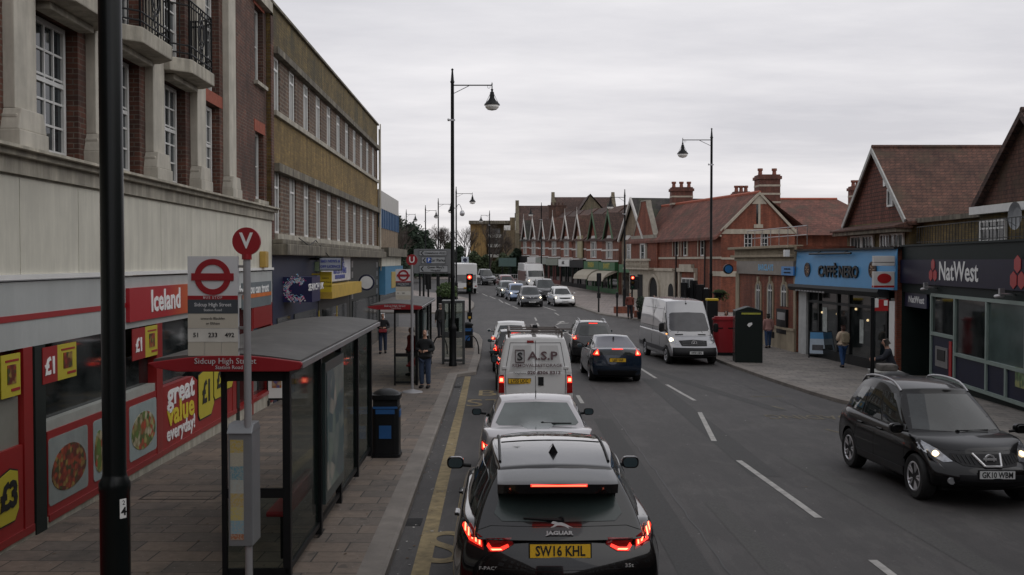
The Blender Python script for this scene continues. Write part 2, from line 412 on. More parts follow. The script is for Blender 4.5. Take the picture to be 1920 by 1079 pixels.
mark('far_lane_dashes', [((890, 547), (897, 550)), ((904, 551), (914, 556)), ((918, 556), (929, 561)), ((935, 562), (943, 568)), ((947, 568), (957, 573)), ((960, 574), (971, 579)),
   ((1010, 573), (1042, 583))], .12, M['wline'])
mb = MB()
for i in range(16):
    y = -4+i*2.4
    if y > 33: break
    def kx(y): return pl([(b, a) for a, b in KL[:5]], y)+.36
    strip(mb, (kx(y), y), (kx(y+2.4), y+2.4), .2)
tag(mb.build('yellow_line', M['yline']), kind='structure')
# bay outline and bus stop letters
mb = MB()
for (a, b) in [((1408, 744), (1470, 744)), ((1447, 762), (1470, 768)), ((1548, 806), (1575, 812))]:
    strip(mb, gp(*a), gp(*b), .09)
M['yfade'] = mat('faded_yellow_paint', (.13, .11, .07), .75, 0, .5, 6)
tag(mb.build('yellow_bay_marks', M['yfade']), kind='structure')
def ground_text(body, p, size, rz, m, sx=1, sy=1):
    cu = bpy.data.curves.new('t', 'FONT'); cu.body = body; cu.size = size; cu.align_x = 'CENTER'; cu.align_y = 'CENTER'
    o = bpy.data.objects.new('t', cu); col.objects.link(o)
    me = evalmesh(o); bpy.data.objects.remove(o)
    bm = bmesh.new(); bm.from_mesh(me)
    bmesh.ops.subdivide_edges(bm, edges=[e for e in bm.edges if e.calc_length() > .3], cuts=3)
    c, s_ = math.cos(rz), math.sin(rz)
    for v in bm.verts:
        x, y = v.co.x*sx, v.co.y*sy; X = p[0]+c*x-s_*y; Y = p[1]+s_*x+c*y; v.co = (X, Y, gz(X, Y)+.007)
    bm.to_mesh(me); bm.free(); me.materials.clear()
    o = link('road_lettering', me, None, m); tag(o, kind='structure')
ground_text('STOP', (.27, 12.4), 1.0, R(1), M['yline'], 1.15, 2.1)
ground_text('BUS', (.12, 15.0), 1.0, R(1), M['yline'], 1.15, 2.1)
ground_text('STOP', (.06, 27.1), 1.0, R(1), M['yline'], 1.1, 2.3)
ground_text('BUS', (-.1, 29.5), 1.0, R(1), M['yline'], 1.1, 2.0)
ground_text('LOADING', gp(1530, 783), .7, R(180), M['yfade'], .8, 1.5)
def arrow(p, rz, s=1.0):
    mb = MB(); c, s_ = math.cos(rz), math.sin(rz)
    def T(q):
        X = p[0]+c*q[0]*s-s_*q[1]*s; Y = p[1]+s_*q[0]*s+c*q[1]*s; return (X, Y, gz(X, Y)+.007)
    mb.poly([T(q) for q in ((-.08, -2), (.08, -2), (.08, .6), (-.08, .6))]); mb.poly([T(q) for q in ((-.35, .6), (.35, .6), (0, 2))])
    mb.poly([T(q) for q in ((.08, -.6), (.08, -1.0), (.7, -.3), (.7, .2))])
    tag(mb.build('turn_arrow', M['wline']), kind='structure')
arrow(gp(1052, 622), R(0)); arrow(gp(1050, 606), R(-10), .8)
# manhole covers
for (u, v, r) in ((1128, 640, .3),):
    p = gp(u, v); mb = MB()
    mb.lathe([(.0, .006), (r, .006), (r, .0)], n=24); o = mb.build('manhole_cover', mat('cast_iron', (.03, .03, .03), .6, .5, .3, 20), None); o.location = p; tag(o, kind='structure')

# repairs in the road surface: trench strips and patches a little proud of the old asphalt
def asp(name, a, b): return mat(name, a, .8, 0, .3, 30, .3, 90)
A1 = asp('newer_asphalt', (.046, .045, .044), 0); A2 = asp('older_asphalt', (.064, .062, .059), 0)
mb = MB()
for (a, b, wd) in (((2.05, 6), (2.15, 24), .42), ((4.3, 17), (4.6, 34), .5), ((6.9, 26), (3.9, 44), .4)): strip(mb, a, b, wd, 0, .0035, .5)
for (x, y, w_, l_) in ((1.9, 37, 1.4, 2), (4.8, 47, 2.2, 1.5)): strip(mb, (x, y), (x+.05, y+l_), w_, 0, .003, .5)
tag(mb.build('road_repair', A1), kind='structure')
mb = MB()
for (a, b, wd) in (((3.1, 5), (3.0, 15), .3), ((0.9, 47), (6.5, 49), .5), ((5.6, 9), (5.2, 19), .35)): strip(mb, a, b, wd, 0, .003, .5)
tag(mb.build('road_repair', A2), kind='structure')
mb = MB()
pv = random.Random(4)
for a, b in (((2.45, 5), (2.5, 40)), ((1.45, 9), (1.6, 40)), ((7.9, 12), (7.4, 34))):
    pts = [(lerp(a[0], b[0], k/90)+pv.gauss(0, .012), lerp(a[1], b[1], k/90)) for k in range(91)]
    for p, q_ in zip(pts, pts[1:]): strip(mb, p, q_, .02, 0, .005, 2)
tag(mb.build('tar_seam', mat('tar', (.012, .012, .012), .5, 0, .2)), kind='structure')
# covers in the left pavement
mb = MB()
for (u0, v0, wd, l_) in ((330, 938, 1.1, .55), (560, 1010, .5, .45)):
    p = gp(u0, v0, PAV); z = p.z+.004
    for (x0, x1, y0, y1) in ((-wd/2, wd/2, 0, .03), (-wd/2, wd/2, l_-.03, l_), (-wd/2, -wd/2+.03, 0, l_), (wd/2-.03, wd/2, 0, l_)):
        mb.poly([(p.x+a, p.y+b, gz(p.x+a, p.y+b)+PAV+.004) for a, b in ((x0, y0), (x1, y0), (x1, y1), (x0, y1))])
tag(mb.build('service_cover', mat('cast_iron', (.03, .03, .03), .6, .5, .3, 20)), kind='structure')
# drain gullies along the left kerb
for y in (13.5, 31.0):
    x = pl([(b, a) for a, b in KL[:5]], y)+.11; mb = MB()
    for k in range(7): mb.box(x-.1, x+.1, y+k*.06, y+k*.06+.03, gz(x, y)-.01, gz(x, y)+.008)
    tag(mb.build('gully_grate', mat('cast_iron', (.03, .03, .03))), kind='structure')
# leaves and litter specks
mb = MB(); rl = random.Random(9)
for i in range(620):
    if rl.random() < .45: y = rl.uniform(7, 45); x = pl([(b, a) for a, b in KL[:5]], y)+abs(rl.gauss(0, .25)); h = .006
    elif rl.random() < .5: y = rl.uniform(7, 60); x = rl.uniform(-1, 9); h = .006
    else: y = rl.uniform(8, 40); x = rl.uniform(-5.5, -1.9); h = PAV+.006
    if h < .1 and x > 8: continue
    s_ = rl.uniform(.012, .035); t_ = rl.uniform(0, 6.3)
    mb.poly([(x+s_*math.cos(t_+k*1.57)*(1 if k % 2 else .6), y+s_*math.sin(t_+k*1.57)*(1 if k % 2 else .6), gz(x, y)+h+rl.uniform(0, .006)) for k in range(4)], rl.choice((0, 0, 1, 2)))
tag(mb.build('litter', [mat('dry_leaf', (.11, .07, .04), .9, 0, .3), mat('paper_scrap', (.4, .39, .36), .8, 0, .1), mat('grit', (.16, .15, .14), .9, 0, .2)]), kind='stuff')
# ================================================================ BUILDING HELPERS
class Fac:
    def __init__(s, p0, p1):
        s.p = Vector(p0); q = Vector(p1); s.len = (q-s.p).length; s.d = (q-s.p).normalized(); s.n = Vector((-s.d.y, s.d.x))
        s.rz = math.atan2(s.d.y, s.d.x)
    def sz(s, u, v, off=0):
        r = ray(u, v); n3 = Vector((s.n.x, s.n.y, 0)); p = s.p+s.n*off
        t = (Vector((p.x, p.y, CZ))-Vector((0, 0, CZ))).dot(n3)/r.dot(n3); h = r*t
        return (Vector((h.x, h.y))-s.p).dot(s.d), h.z+CZ
    def root(s, name, label, cat, group=None): return empty(name, (s.p.x, s.p.y, 0), s.rz, label, cat, group)
    def ground(s, t):
        q = s.p+s.d*t; return gz(q.x, q.y)+PAV
def wall(mb, s0, s1, z0, z1, ops=(), y=0., rev=.2, m=0, mr=None):
    mr = m if mr is None else mr
    xs = sorted({s0, s1}|{q for o in ops for q in o[:2]}); zs = sorted({z0, z1}|{q for o in ops for q in o[2:]})
    xs = [q for q in xs if s0 <= q <= s1]; zs = [q for q in zs if z0 <= q <= z1]
    for a, b in zip(xs, xs[1:]):
        for c, d in zip(zs, zs[1:]):
            mx_, mz = (a+b)/2, (c+d)/2
            if any(o[0] < mx_ < o[1] and o[2] < mz < o[3] for o in ops): continue
            mb.poly([(a, y, c), (b, y, c), (b, y, d), (a, y, d)], m)
    for o in ops:
        a, b, c, d = o; r = y+rev
        mb.poly([(a, y, c), (a, r, c), (a, r, d), (a, y, d)], mr); mb.poly([(b, y, c), (b, y, d), (b, r, d), (b, r, c)], mr)
        mb.poly([(a, y, c), (b, y, c), (b, r, c), (a, r, c)], mr); mb.poly([(a, y, d), (a, r, d), (b, r, d), (b, y, d)], mr)
        mb.poly([(a, r, c), (b, r, c), (b, r, d), (a, r, d)], mr)
def shell(mb, s0, s1, y0, y1, z0, z1, m=0, front=False):
    """block without its front face"""
    mb.poly([(s0, y0, z0), (s0, y1, z0), (s0, y1, z1), (s0, y0, z1)], m); mb.poly([(s1, y0, z0), (s1, y0, z1), (s1, y1, z1), (s1, y1, z0)], m)
    mb.poly([(s0, y1, z0), (s1, y1, z0), (s1, y1, z1), (s0, y1, z1)], m); mb.poly([(s0, y0, z1), (s1, y0, z1), (s1, y1, z1), (s0, y1, z1)], m)
    if front: mb.poly([(s0, y0, z0), (s1, y0, z0), (s1, y0, z1), (s0, y0, z1)], m)
WC = {}
def win(parent, s, z, w_, h, cols=2, rows=3, y=.15, fm=None, gm=None, fw=.06, bar=.03, name='window', trans=None, rz=0):
    """s,z = bottom centre; frame mesh with a pane child"""
    fm = fm or M['upvc']; gm = gm or M['glass']
    key = (round(w_, 3), round(h, 3), cols, rows, fm.name, gm.name, fw, bar, trans)
    if key not in WC:
        f = MB(); a = -w_/2; b = w_/2
        f.box(a, a+fw, -.05, .03, 0, h); f.box(b-fw, b, -.05, .03, 0, h); f.box(a+fw, b-fw, -.05, .03, 0, fw); f.box(a+fw, b-fw, -.05, .03, h-fw, h)
        for i in range(1, cols):
            x = a+fw+(w_-2*fw)*i/cols; f.box(x-bar/2, x+bar/2, -.035, .01, fw, h-fw)
        for j in range(1, rows):
            zz = fw+(h-2*fw)*j/rows; f.box(a+fw, b-fw, -.032, .012, zz-bar/2, zz+bar/2)
        if trans: f.box(a+fw, b-fw, -.045, .02, h*trans-.03, h*trans+.03)
        g = MB(); g.box(a+fw*.5, b-fw*.5, -.008, .004, fw*.5, h-fw*.5)
        WC[key] = (f.mesh('window_frame'), g.mesh('pane')); WC[key][0].materials.append(fm); WC[key][1].materials.append(gm)
    o = link(name, WC[key][0], parent); o.location = (s, y, z); o.rotation_euler = (0, 0, rz)
    p = link('pane', WC[key][1], o)
    return o
# ---- brick kinds
BR_DK = brick('brick_dark_red', (.14, .052, .032), (.075, .032, .022), (.15, .12, .095), stain=.3, dark=(.035, .02, .016))
BR_YL = brick('brick_yellow_stock', (.28, .185, .055), (.185, .12, .038), (.2, .15, .08), stain=.35)
BR_YD = brick('brick_yellow_dirty', (.2, .14, .045), (.12, .085, .03), (.1, .085, .05), stain=.4, dark=(.05, .045, .025))
BR_BN = brick('brick_brown_pier', (.17, .095, .06), (.1, .055, .038), (.21, .18, .14), bw=.35, rh=.11, ms=.022, stain=.3)
BR_OR = brick('brick_orange_red', (.27, .072, .036), (.195, .054, .029), (.19, .1, .07), stain=.25)
BR_LN = brick('brick_london_stock', (.26, .19, .12), (.19, .135, .085), (.2, .17, .13), stain=.35)
TILE = brick('clay_tile_roof', (.15, .068, .046), (.11, .052, .037), (.06, .03, .022), bw=.2, rh=.13, ms=.016, stain=.4, dark=(.07, .05, .03), st=.8)
TILER = brick('red_tile_roof', (.2, .075, .052), (.16, .062, .045), (.12, .05, .035), bw=.25, rh=.16, ms=.014, stain=.4, st=.6, dark=(.07, .045, .03))
TILEH = brick('tile_hanging', (.2, .068, .045), (.15, .052, .036), (.06, .025, .018), bw=.22, rh=.16, ms=.02, stain=.3, st=.9)
SLATE = brick('slate_roof', (.06, .052, .046), (.042, .038, .035), (.02, .02, .02), bw=.3, rh=.2, ms=.012, stain=.35, dark=(.05, .06, .03))
DTILE = brick('dark_tile_roof', (.11, .06, .045), (.075, .042, .034), (.03, .02, .018), bw=.25, rh=.18, ms=.014, stain=.35)
# ================================================================ LEFT: brick shop building with stone pilasters
XL, SLP = -5.75, -.0158
def lp(y): return (XL+SLP*y, y)
FA = Fac(lp(0), lp(25.1)); A = FA.root('shop_building', 'dark red brick building with stone pilasters and balconies above a red shopfront', 'building')
def S(u, off=0): return FA.sz(u, 490, off)[0]
def ZZ(u, v, off=0): return FA.sz(u, v, off)[1]
s_end = FA.sz(510, 490)[0]
zc1 = ZZ(0, 275); zc0 = ZZ(0, 322); zp0 = ZZ(0, 526); zf0 = ZZ(0, 661); zst = ZZ(0, 1018)
pil = [(S(30), S(70)), None, (S(289), S(309)), (S(370), S(387)), (S(425), S(447))]
pw = .58; pc = [12.35+2.42*i for i in range(5)]
pc = [S(50), None, S(299), S(379), S(437)]; pc[1] = (pc[0]+pc[2])/2
bays = [(pc[i]+pc[i+1])/2 for i in range(4)]
mb = MB(); ops = []
zb1 = zc1+.08
for i, b in enumerate(bays):
    hw = .66 if i < 3 else .6
    ops += [(b-hw, b+hw, zb1, 6.75), (b-hw, b+hw, 7.0, 9.3)]
for (a, c) in [(FA.sz(465, 300, .3)[0], FA.sz(481, 300, .3)[0])]:
    ops += [(a, c, FA.sz(473, 376, .3)[1], FA.sz(473, 250, .3)[1]), (a, c, FA.sz(473, 158, .3)[1], FA.sz(473, 18, .3)[1])]
nar = ops[-2:]
ops += [(pc[0]-2.0, pc[0]-1.2, zb1+.6, 6.4)]
wb = MB()
mb = MB(); wall(mb, 2, s_end, zc0, 12, ops[:8]+nar, .12, .24); shell(mb, 2, s_end, .12, 9, zc0, 12)
mb.build('wall', BR_DK, A)
for i, b in enumerate(bays):
    hw = .66 if i < 3 else .6
    win(A, b-.02, zb1+.02, hw*2-.06, 6.7-zb1, 4, 5, .32, trans=.55, fw=.07)
    win(A, b, 7.03, hw*2-.06, 2.2, 4, 6, .32, trans=.6, fw=.07)
lt = MB()
for (a, c, z0, z1) in nar:
    win(A, (a+c)/2, z0+.05, c-a-.04, z1-z0-.05, 1, 2, .3)
    lt.box(a-.12, c+.12, .02, .16, z0-.09, z0)
lt.build('window_sill', M['stone'], A)
lr = MB(); lr.box(bays[3]-.8, bays[3]+.8, .105, .14, 6.75, 7.0)
for (a, c, z0, z1) in nar: lr.box(a-.12, c+.12, .105, .14, z1, z1+.28)
lr.build('brick_lintel', mat('red_rubbed_brick', (.27, .07, .04), .85, 0, .2, 8), A)
for p in pc:
    q = MB(); hw = .29
    q.box(p-hw, p+hw, -.02, .13, zc1+.5, 12)
    q.box(p-hw-.1, p+hw+.1, -.12, .13, zc1, zc1+.24)
    q.prism([(p-hw-.09, zc1+.24), (p+hw+.09, zc1+.24), (p+hw+.06, zc1+.34), (p+hw+.0, zc1+.5), (p-hw, zc1+.5), (p-hw-.06, zc1+.34)], -.1, .13)
    q.box(p-hw-.05, p+hw+.05, -.06, .13, zc1+.38, zc1+.43)
    q.build('pilaster', mat('pilaster_stone', (.5, .47, .4), .8, 0, .15, 2, .2, 30, streak=.2), A, bev=.015)
q = MB(); q.box(2, s_end, -.06, .3, zc0, zc0+.2); q.box(2, s_end+.05, -.16, .3, zc0+.2, zc0+.27); q.box(2, s_end+.05, -.26, .3, zc0+.27, zc1-.02); q.box(2, s_end+.05, -.2, .3, zc1-.02, zc1+.03)
q.build('cornice', M['stone'], A, bev=.012)
q = MB(); q.box(S(487)-.3, s_end+.05, -.05, .35, ZZ(487, 2), ZZ(487, 2)+.25); q.build('upper_band', M['stone'], A)
# balconies
RAIL = M['black_metal']
for i, b in enumerate(bays[:3]):
    zb = 6.8
    q = MB(); hw = 1.0
    pts = [(b-hw, .12), (b-hw, -.12), (b-hw+.3, -.42), (b+hw-.3, -.42), (b+hw, -.12), (b+hw, .12)]
    q.prism(pts, zb, zb+.24, 'z'); q.prism([(b-hw+.3, .12), (b-hw+.3, -.1), (b+hw-.3, -.1), (b+hw-.3, .12)], zb-.1, zb, 'z')
    q.build('balcony', M['stone'], A, bev=.02)
    q = MB(); rp_ = [(b-hw+.05, .1), (b-hw+.05, -.1), (b-hw+.32, -.37), (b+hw-.32, -.37), (b+hw-.05, -.1), (b+hw-.05, .1)]
    for (a, c) in zip(rp_, rp_[1:]):
        for zz in (zb+.34, zb+1.18, zb+1.28, zb+.48): q.tube((*a, zz), (*c, zz), .016, n=5)
        L_ = math.dist(a, c); n = max(2, int(L_/.13))
        for k in range(n+1):
            x, yv = lerp(a[0], c[0], k/n), lerp(a[1], c[1], k/n); q.tube((x, yv, zb+.24), (x, yv, zb+1.28), .011 if k % n else .02, n=5)
        if L_ > 1:
            for (rr, dz) in ((.2, .83), (.13, .83), (.09, .5), (.09, 1.1)):
                for k in range(14):
                    t0, t1 = 2*math.pi*k/14, 2*math.pi*(k+1)/14; xm = (a[0]+c[0])/2
                    q.tube((xm+rr*math.cos(t0), -.38, zb+dz+rr*1.3*math.sin(t0)), (xm+rr*math.cos(t1), -.38, zb+dz+rr*1.3*math.sin(t1)), .012, n=4)
    q.build('balcony_railing', RAIL, A)
# fascia panels
q = MB(); x = 2.0; sm_ = [S(38)]
edges = [2.0, S(38)-3.4, S(38)-1.7, S(38)]
while edges[-1] < s_end-1.4: edges.append(edges[-1]+1.72)
edges[-1] = s_end
for a, b in zip(edges, edges[1:]): q.box(a+.008, b-.008, .0, .06, zp0+.06, zc0-.03)
q.box(2, s_end, .02, .3, zp0, zc0)
q.build('cream_panels', M['cream'], A)
q = MB(); q.box(2, s_end, -.05, .02, zp0+.0, zp0+.06); q.build('panel_trim', M['white'], A)
GREYF = mat('grey_fascia', (.42, .44, .43), .45, 0, .08, 1, streak=.08)
q = MB(); q.box(2, s_end, .0, .35, zf0, zp0-.03); q.build('fascia', GREYF, A)
su0, su1 = S(235), S(352)+.35
q = MB(); q.box(2, su0-.02, -.012, 0, ZZ(0, 607), ZZ(0, 595)); q.build('red_stripe', M['red'], A)
def gradm(name, c0, c1, x0, x1):
    m, t, b = _nt(name); co = t.nodes.new('ShaderNodeTexCoord').outputs['Object']; s_ = t.nodes.new('ShaderNodeSeparateXYZ'); t.links.new(co, s_.inputs[0])
    mr = t.nodes.new('ShaderNodeMapRange'); mr.inputs[1].default_value = x0; mr.inputs[2].default_value = x1; t.links.new(s_.outputs[0], mr.inputs[0])
    t.links.new(_mixcol(t, mr.outputs[0], c0, c1), b.inputs['Base Color']); b.inputs['Roughness'].default_value = .35; return m
z0, z1 = ZZ(235, 605), ZZ(235, 541)
q = MB(); q.box(su0, su1, -.06, 0, z0, z1); sgn = q.build('shop_sign', gradm('red_orange_sign', (.36, .01, .018), (.55, .13, .02), lerp(su0, su1, .5), su1), A)
text('Iceland', .5, M['wtxt'], sgn, ((S(266)+S(337))/2+.02, -.065, (z0+z1)/2+.01), sx=1.12, bold=.012)
q = MB(); q.box(S(452), S(506), -.03, 0, ZZ(470, 578), ZZ(470, 530)); sg2 = q.build('side_sign', mat('slate_grey_sign', (.14, .17, .18), .4), A)
text('food you can trust', .3, M['wtxt'], sg2, (S(501), -.035, ZZ(490, 541)), align='RIGHT', sx=1.3, bold=.006)
q = MB(); q.box(S(452), S(506), -.034, -.03, ZZ(490, 556), ZZ(490, 549)); q.build('orange_line', mat('orange_trim', (.6, .16, .03), .4), sg2)
# security lamp on the panels (yellow alarm box)
q = MB(); a, zz = FA.sz(489, 487); q.box(a-.16, a+.16, -.16, 0, zz-.2, zz+.2); q.build('alarm_box', mat('alarm_yellow', (.42, .27, .06), .5), A, bev=.03)
# shopfront: glass, frames, boards
REDF = mat('red_gloss_frame', (.25, .012, .012), .3, 0, .06)
q = MB(); q.box(2, s_end, .14, .2, 0, zf0); q.build('shop_glass', M['shopglass'], A)
q = MB()
gl = lambda s_: FA.ground(s_)-.05
q.prism([(2, -.4), (s_end, -.7), (s_end, zst-.02), (2, zst-.02)], .0, .14); q.build('stallriser', M['stone'], A)
q = MB()
for (u0, u1) in ((40, 57), (291, 302), (434, 441)): q.box(S(u0), S(u1), -.01, .16, zst-.1, zf0)
q.box(2, S(57), -.02, .15, zst-.09, zst); q.box(S(85), s_end, -.02, .15, zst-.09, zst); q.box(S(473), s_end-.1, -.02, .15, 1.9, 2.45); q.box(s_end-.3, s_end-.1, -.03, .15, -.1, 1.9)
q.build('shopfront_frame', REDF, A)
for (a, b) in ((S(60), S(80)), (S(441), S(446))): q = MB(); q.box(a, b, -.02, .2, -.3, zf0); q.build('dark_post', mat('dark_green_post', (.012, .018, .016), .5, spec=.25), A)
zsil = ZZ(85, 812)
q = MB(); q.box(S(85), S(291), .02, .14, zsil+.0, zsil+.13); q.build('window_shelf', mat('pale_shelf', (.33, .34, .31), .5), A)
BRD = mat('red_board', (.27, .012, .012), .4, 0, .08)
q = MB(); q.box(S(85), S(291), .0, .13, zst, zsil); bd = q.build('graphic_board', BRD, A)
def foodm(name, bgc, cols, sc):
    m, t, b = _nt(name); co = t.nodes.new('ShaderNodeTexCoord').outputs['Object']
    v = t.nodes.new('ShaderNodeTexVoronoi'); v.inputs['Scale'].default_value = sc; t.links.new(co, v.inputs['Vector'])
    s_ = t.nodes.new('ShaderNodeSeparateColor'); t.links.new(v.outputs['Color'], s_.inputs[0])
    rr = t.nodes.new('ShaderNodeValToRGB'); t.links.new(s_.outputs[0], rr.inputs[0]); rr.color_ramp.interpolation = 'CONSTANT'
    for i, c in enumerate(cols):
        e = rr.color_ramp.elements[i] if i < 2 else rr.color_ramp.elements.new(i/len(cols))
        e.position = i/len(cols); e.color = (*c, 1)
    o = _mixcol(t, _ramp(t, v.outputs['Distance'], .25, 0.0, .9, .8), rr.outputs[0], bgc)
    t.links.new(o, b.inputs['Base Color']); b.inputs['Roughness'].default_value = .35; return m
PIZ = foodm('pizza_topping', (.1, .02, .01), [(.25, .03, .015), (.1, .02, .01), (.3, .2, .05), (.35, .06, .02), (.04, .06, .015)], 14)
SAL = foodm('salad_mix', (.12, .1, .02), [(.1, .2, .03), (.45, .05, .02), (.4, .35, .12), (.05, .12, .03), (.5, .45, .3)], 9)
def rpoly(s0, s1, z0, z1, r=.06, n=4):
    out = []
    for cx_, cz_, a0 in ((s1-r, z1-r, 0), (s0+r, z1-r, 90), (s0+r, z0+r, 180), (s1-r, z0+r, 270)):
        for k in range(n+1): t = R(a0+90*k/n); out.append((cx_+r*math.cos(t), cz_+r*math.sin(t)))
    return out
for (u0, u1, kind, cc) in ((86, 160, 'p', (.25, .28, .27)), (171, 192, 's', (.3, .36, .36)), (239, 290, 's', (.33, .4, .42))):
    a, b = S(u0), S(u1); za, zb_ = zst+.1, zsil-.1
    q = MB(); q.prism(rpoly(a, b, za, zb_), -.008, 0); g = q.build('food_picture', mat('photo_background'+kind, cc, .4, 0, .15, 3), bd)
    q = MB(); cx_, cz_ = (a+b)/2, (za+zb_)/2-.06; rx, rz_ = (b-a)*.44, (zb_-za)*.34
    q.prism([(cx_+rx*math.cos(t*math.pi/12), cz_+rz_*math.sin(t*math.pi/12)*(1.15 if t < 12 else .9)) for t in range(24)], -.016, -.008); q.build('food_image', PIZ if kind == 'p' else SAL, bd)
# great value board
a, b = S(303), S(434); q = MB(); q.prism([(a, zst), (b, zst), (b, ZZ(434, 697)), (lerp(a, b, .5), ZZ(434, 697)), (lerp(a, b, .38), ZZ(303, 728)), (a, ZZ(303, 728))], -.0, .13); gv = q.build('value_board', BRD, A)
h0, h1 = zst, ZZ(303, 728); hh = h1-h0
tx = lerp(a, b, .22)
text('great', .56, M['wtxt'], gv, (tx, -.006, h0+hh*.83), sx=1.35, bold=.015)
text('value', .56, mat('yellow_lettering', (.62, .5, .03), .5, 0, 0), gv, (tx, -.006, h0+hh*.5), sx=1.35, bold=.015)
text('everyday!', .36, M['wtxt'], gv, (tx, -.006, h0+hh*.2), sx=1.2, bold=.008)
YT = mat('yellow_price_tag', (.46, .39, .03), .45, 0, .04)
def price_tag(par, s_, z_, w_, h_, t_, sz, y=-.006):
    q = MB(); p_ = [(-.42, -.5), (.3, -.5), (.5, -.3), (.46, .42), (.1, .5), (-.5, .4), (-.5, -.4)]
    q.prism([(s_+x_*w_*1.06, z_+y_*h_*1.06) for x_, y_ in p_], y-.006, y, m=1); q.prism([(s_+x_*w_, z_+y_*h_) for x_, y_ in p_], y-.012, y-.006)
    o = q.build('price_tag', [YT, M['ink']], par); text(t_, sz, M['ink'], o, (s_, y-.018, z_), sx=1.0, bold=.018); return o
price_tag(gv, lerp(a, b, .56), h0+hh*.62, 1.05, .95, '\u00a31', .6)
price_tag(gv, lerp(a, b, .76), h0+hh*.74, .85, .7, '\u00a32', .45, -.02); price_tag(gv, lerp(a, b, .91), h0+hh*.78, .65, .58, '\u00a33', .38, -.032)
# left door board with 3 pound tag, posters
q = MB(); q.box(2, S(38), .0, .13, zst, ZZ(0, 850)); lb = q.build('red_door_panel', BRD, A)
price_tag(lb, S(8), ZZ(8, 935), .5, .62, '\u00a33', .42)
q = MB(); q.box(2, S(38), .05, .13, ZZ(0, 850), ZZ(0, 755)); q.build('counter_front', mat('pale_counter', (.2, .2, .17), .5), A)
def poster(u0, v0, u1, v1, split, t_, off=-.03):
    a, _z = FA.sz(u0, v0, off); b, _ = FA.sz(u1, v0, off); zt, zb_ = FA.sz(u0, v0, off)[1], FA.sz(u0, v1, off)[1]
    q = MB(); y = off
    if split:
        c = lerp(a, b, split); q.box(a, c, y, y+.01, zb_, zt, 1); q.box(c, b, y, y+.01, zb_, zt, 0)
    else: c = a; q.box(a, b, y, y+.01, zb_, zt, 0)
    o = q.build('poster', [YT, BRD], A)
    if t_: text(t_, .3, M['wtxt'], o, (lerp(a, c, .5), y-.006, lerp(zb_, zt, .45)), sx=1.1, bold=.01)
    q = MB(); q.box(lerp(c, b, .3), lerp(c, b, .75), y-.008, y, lerp(zb_, zt, .3), lerp(zb_, zt, .75)); q.build('product_picture', PIZ, o)
    q = MB(); q.box(lerp(c, b, .2), lerp(c, b, .9), y-.006, y, lerp(zb_, zt, .82), lerp(zb_, zt, .87)); q.box(lerp(c, b, .5), lerp(c, b, .95), y-.006, y, lerp(zb_, zt, .12), lerp(zb_, zt, .19)); q.build('small_print', M['red'], o)
poster(2, 668, 38, 750, 0, None); poster(80, 653, 143, 722, .42, '\u00a31'); poster(248, 618, 295, 678, .5, '\u00a31')
# interior hints: bright shelf strips behind glass are part of the glass; door rail
q = MB(); q.box(S(473)-.1, S(473), -.01, .15, -.2, zf0); q.build('door_frame', REDF, A)

# ================================================================ LEFT: yellow brick office block
FB = Fac(lp(26.05), lp(49.5)); B = FB.root('office_block', 'long three storey yellow brick block with two rows of narrow white windows over shops', 'building')
def SB(u, off=0): return FB.sz(u, 490, off)[0]
e1 = SB(709); zt = FB.sz(506, 4)[1]
zu1, zu0 = FB.sz(512, 112, .15)[1]+.02, FB.sz(512, 212, .15)[1]
zl1, zl0 = FB.sz(515, 320, .15)[1], FB.sz(515, 438, .15)[1]
zled1 = FB.sz(512, 306)[1]; zbase = FB.sz(520, 452)[1]; zb0 = FB.sz(520, 472)[1]
n = 11; w0 = SB(513, .15); w1 = SB(697, .15); cs = [lerp(w0, w1, i/(n-1)) for i in range(n)]; ww = .92
opsB = [(c-ww/2, c+ww/2, zu0, zu1) for c in cs]+[(c-ww/2, c+ww/2, zl0, zl1) for c in cs]
q = MB()
q.box(0, .32, -.0, .3, zb0, zt-.3, 3)
wall(q, .32, e1, zu1+.18, zt, (), .02, .2, 1); wall(q, .32, e1, zu0-.0, zu1+.18, [o for o in opsB[:n]], .06, .1, 2, 2)
wall(q, .32, e1, zled1, zu0, (), .02, .2, 0); wall(q, .32, e1, zbase, zled1, opsB[n:], .06, .1, 2, 2)
shell(q, 0, e1, .02, 12, zb0, zt)
q.build('wall', [BR_YL, BR_YD, BR_BN, BR_DK], B)
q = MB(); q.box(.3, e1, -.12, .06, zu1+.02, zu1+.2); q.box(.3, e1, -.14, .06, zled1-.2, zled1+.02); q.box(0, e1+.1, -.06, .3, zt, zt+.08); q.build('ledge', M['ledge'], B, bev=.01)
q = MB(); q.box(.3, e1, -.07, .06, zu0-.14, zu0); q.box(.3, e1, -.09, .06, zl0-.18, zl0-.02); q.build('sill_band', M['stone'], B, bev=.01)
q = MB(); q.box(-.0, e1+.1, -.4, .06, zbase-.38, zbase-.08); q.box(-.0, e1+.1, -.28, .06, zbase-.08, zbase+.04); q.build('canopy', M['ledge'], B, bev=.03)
for c in cs:
    win(B, c, zu0, .62, zu1-zu0, 2, 1, .12, trans=.78, gm=M['glassc'] if int(c*7) % 3 else M['glass'], bar=.05); win(B, c, zl0, .62, zl1-zl0, 2, 1, .12, trans=.72, gm=M['glassc'] if int(c*5) % 3 else M['glass'], bar=.05)
q = MB(); q.tube((e1-.1, -.1, zbase-.3), (e1-.1, -.1, zt-.2), .05); q.tube((e1+.25, -.1, zbase-1), (e1+.25, -.1, zt+.1), .03); q.build('drain_pipe', M['stone'], B, smooth=True)
q = MB(); cb_ = [(6.6+.15*math.sin(k), -.42, zbase-.1-.02*k) for k in range(3)]
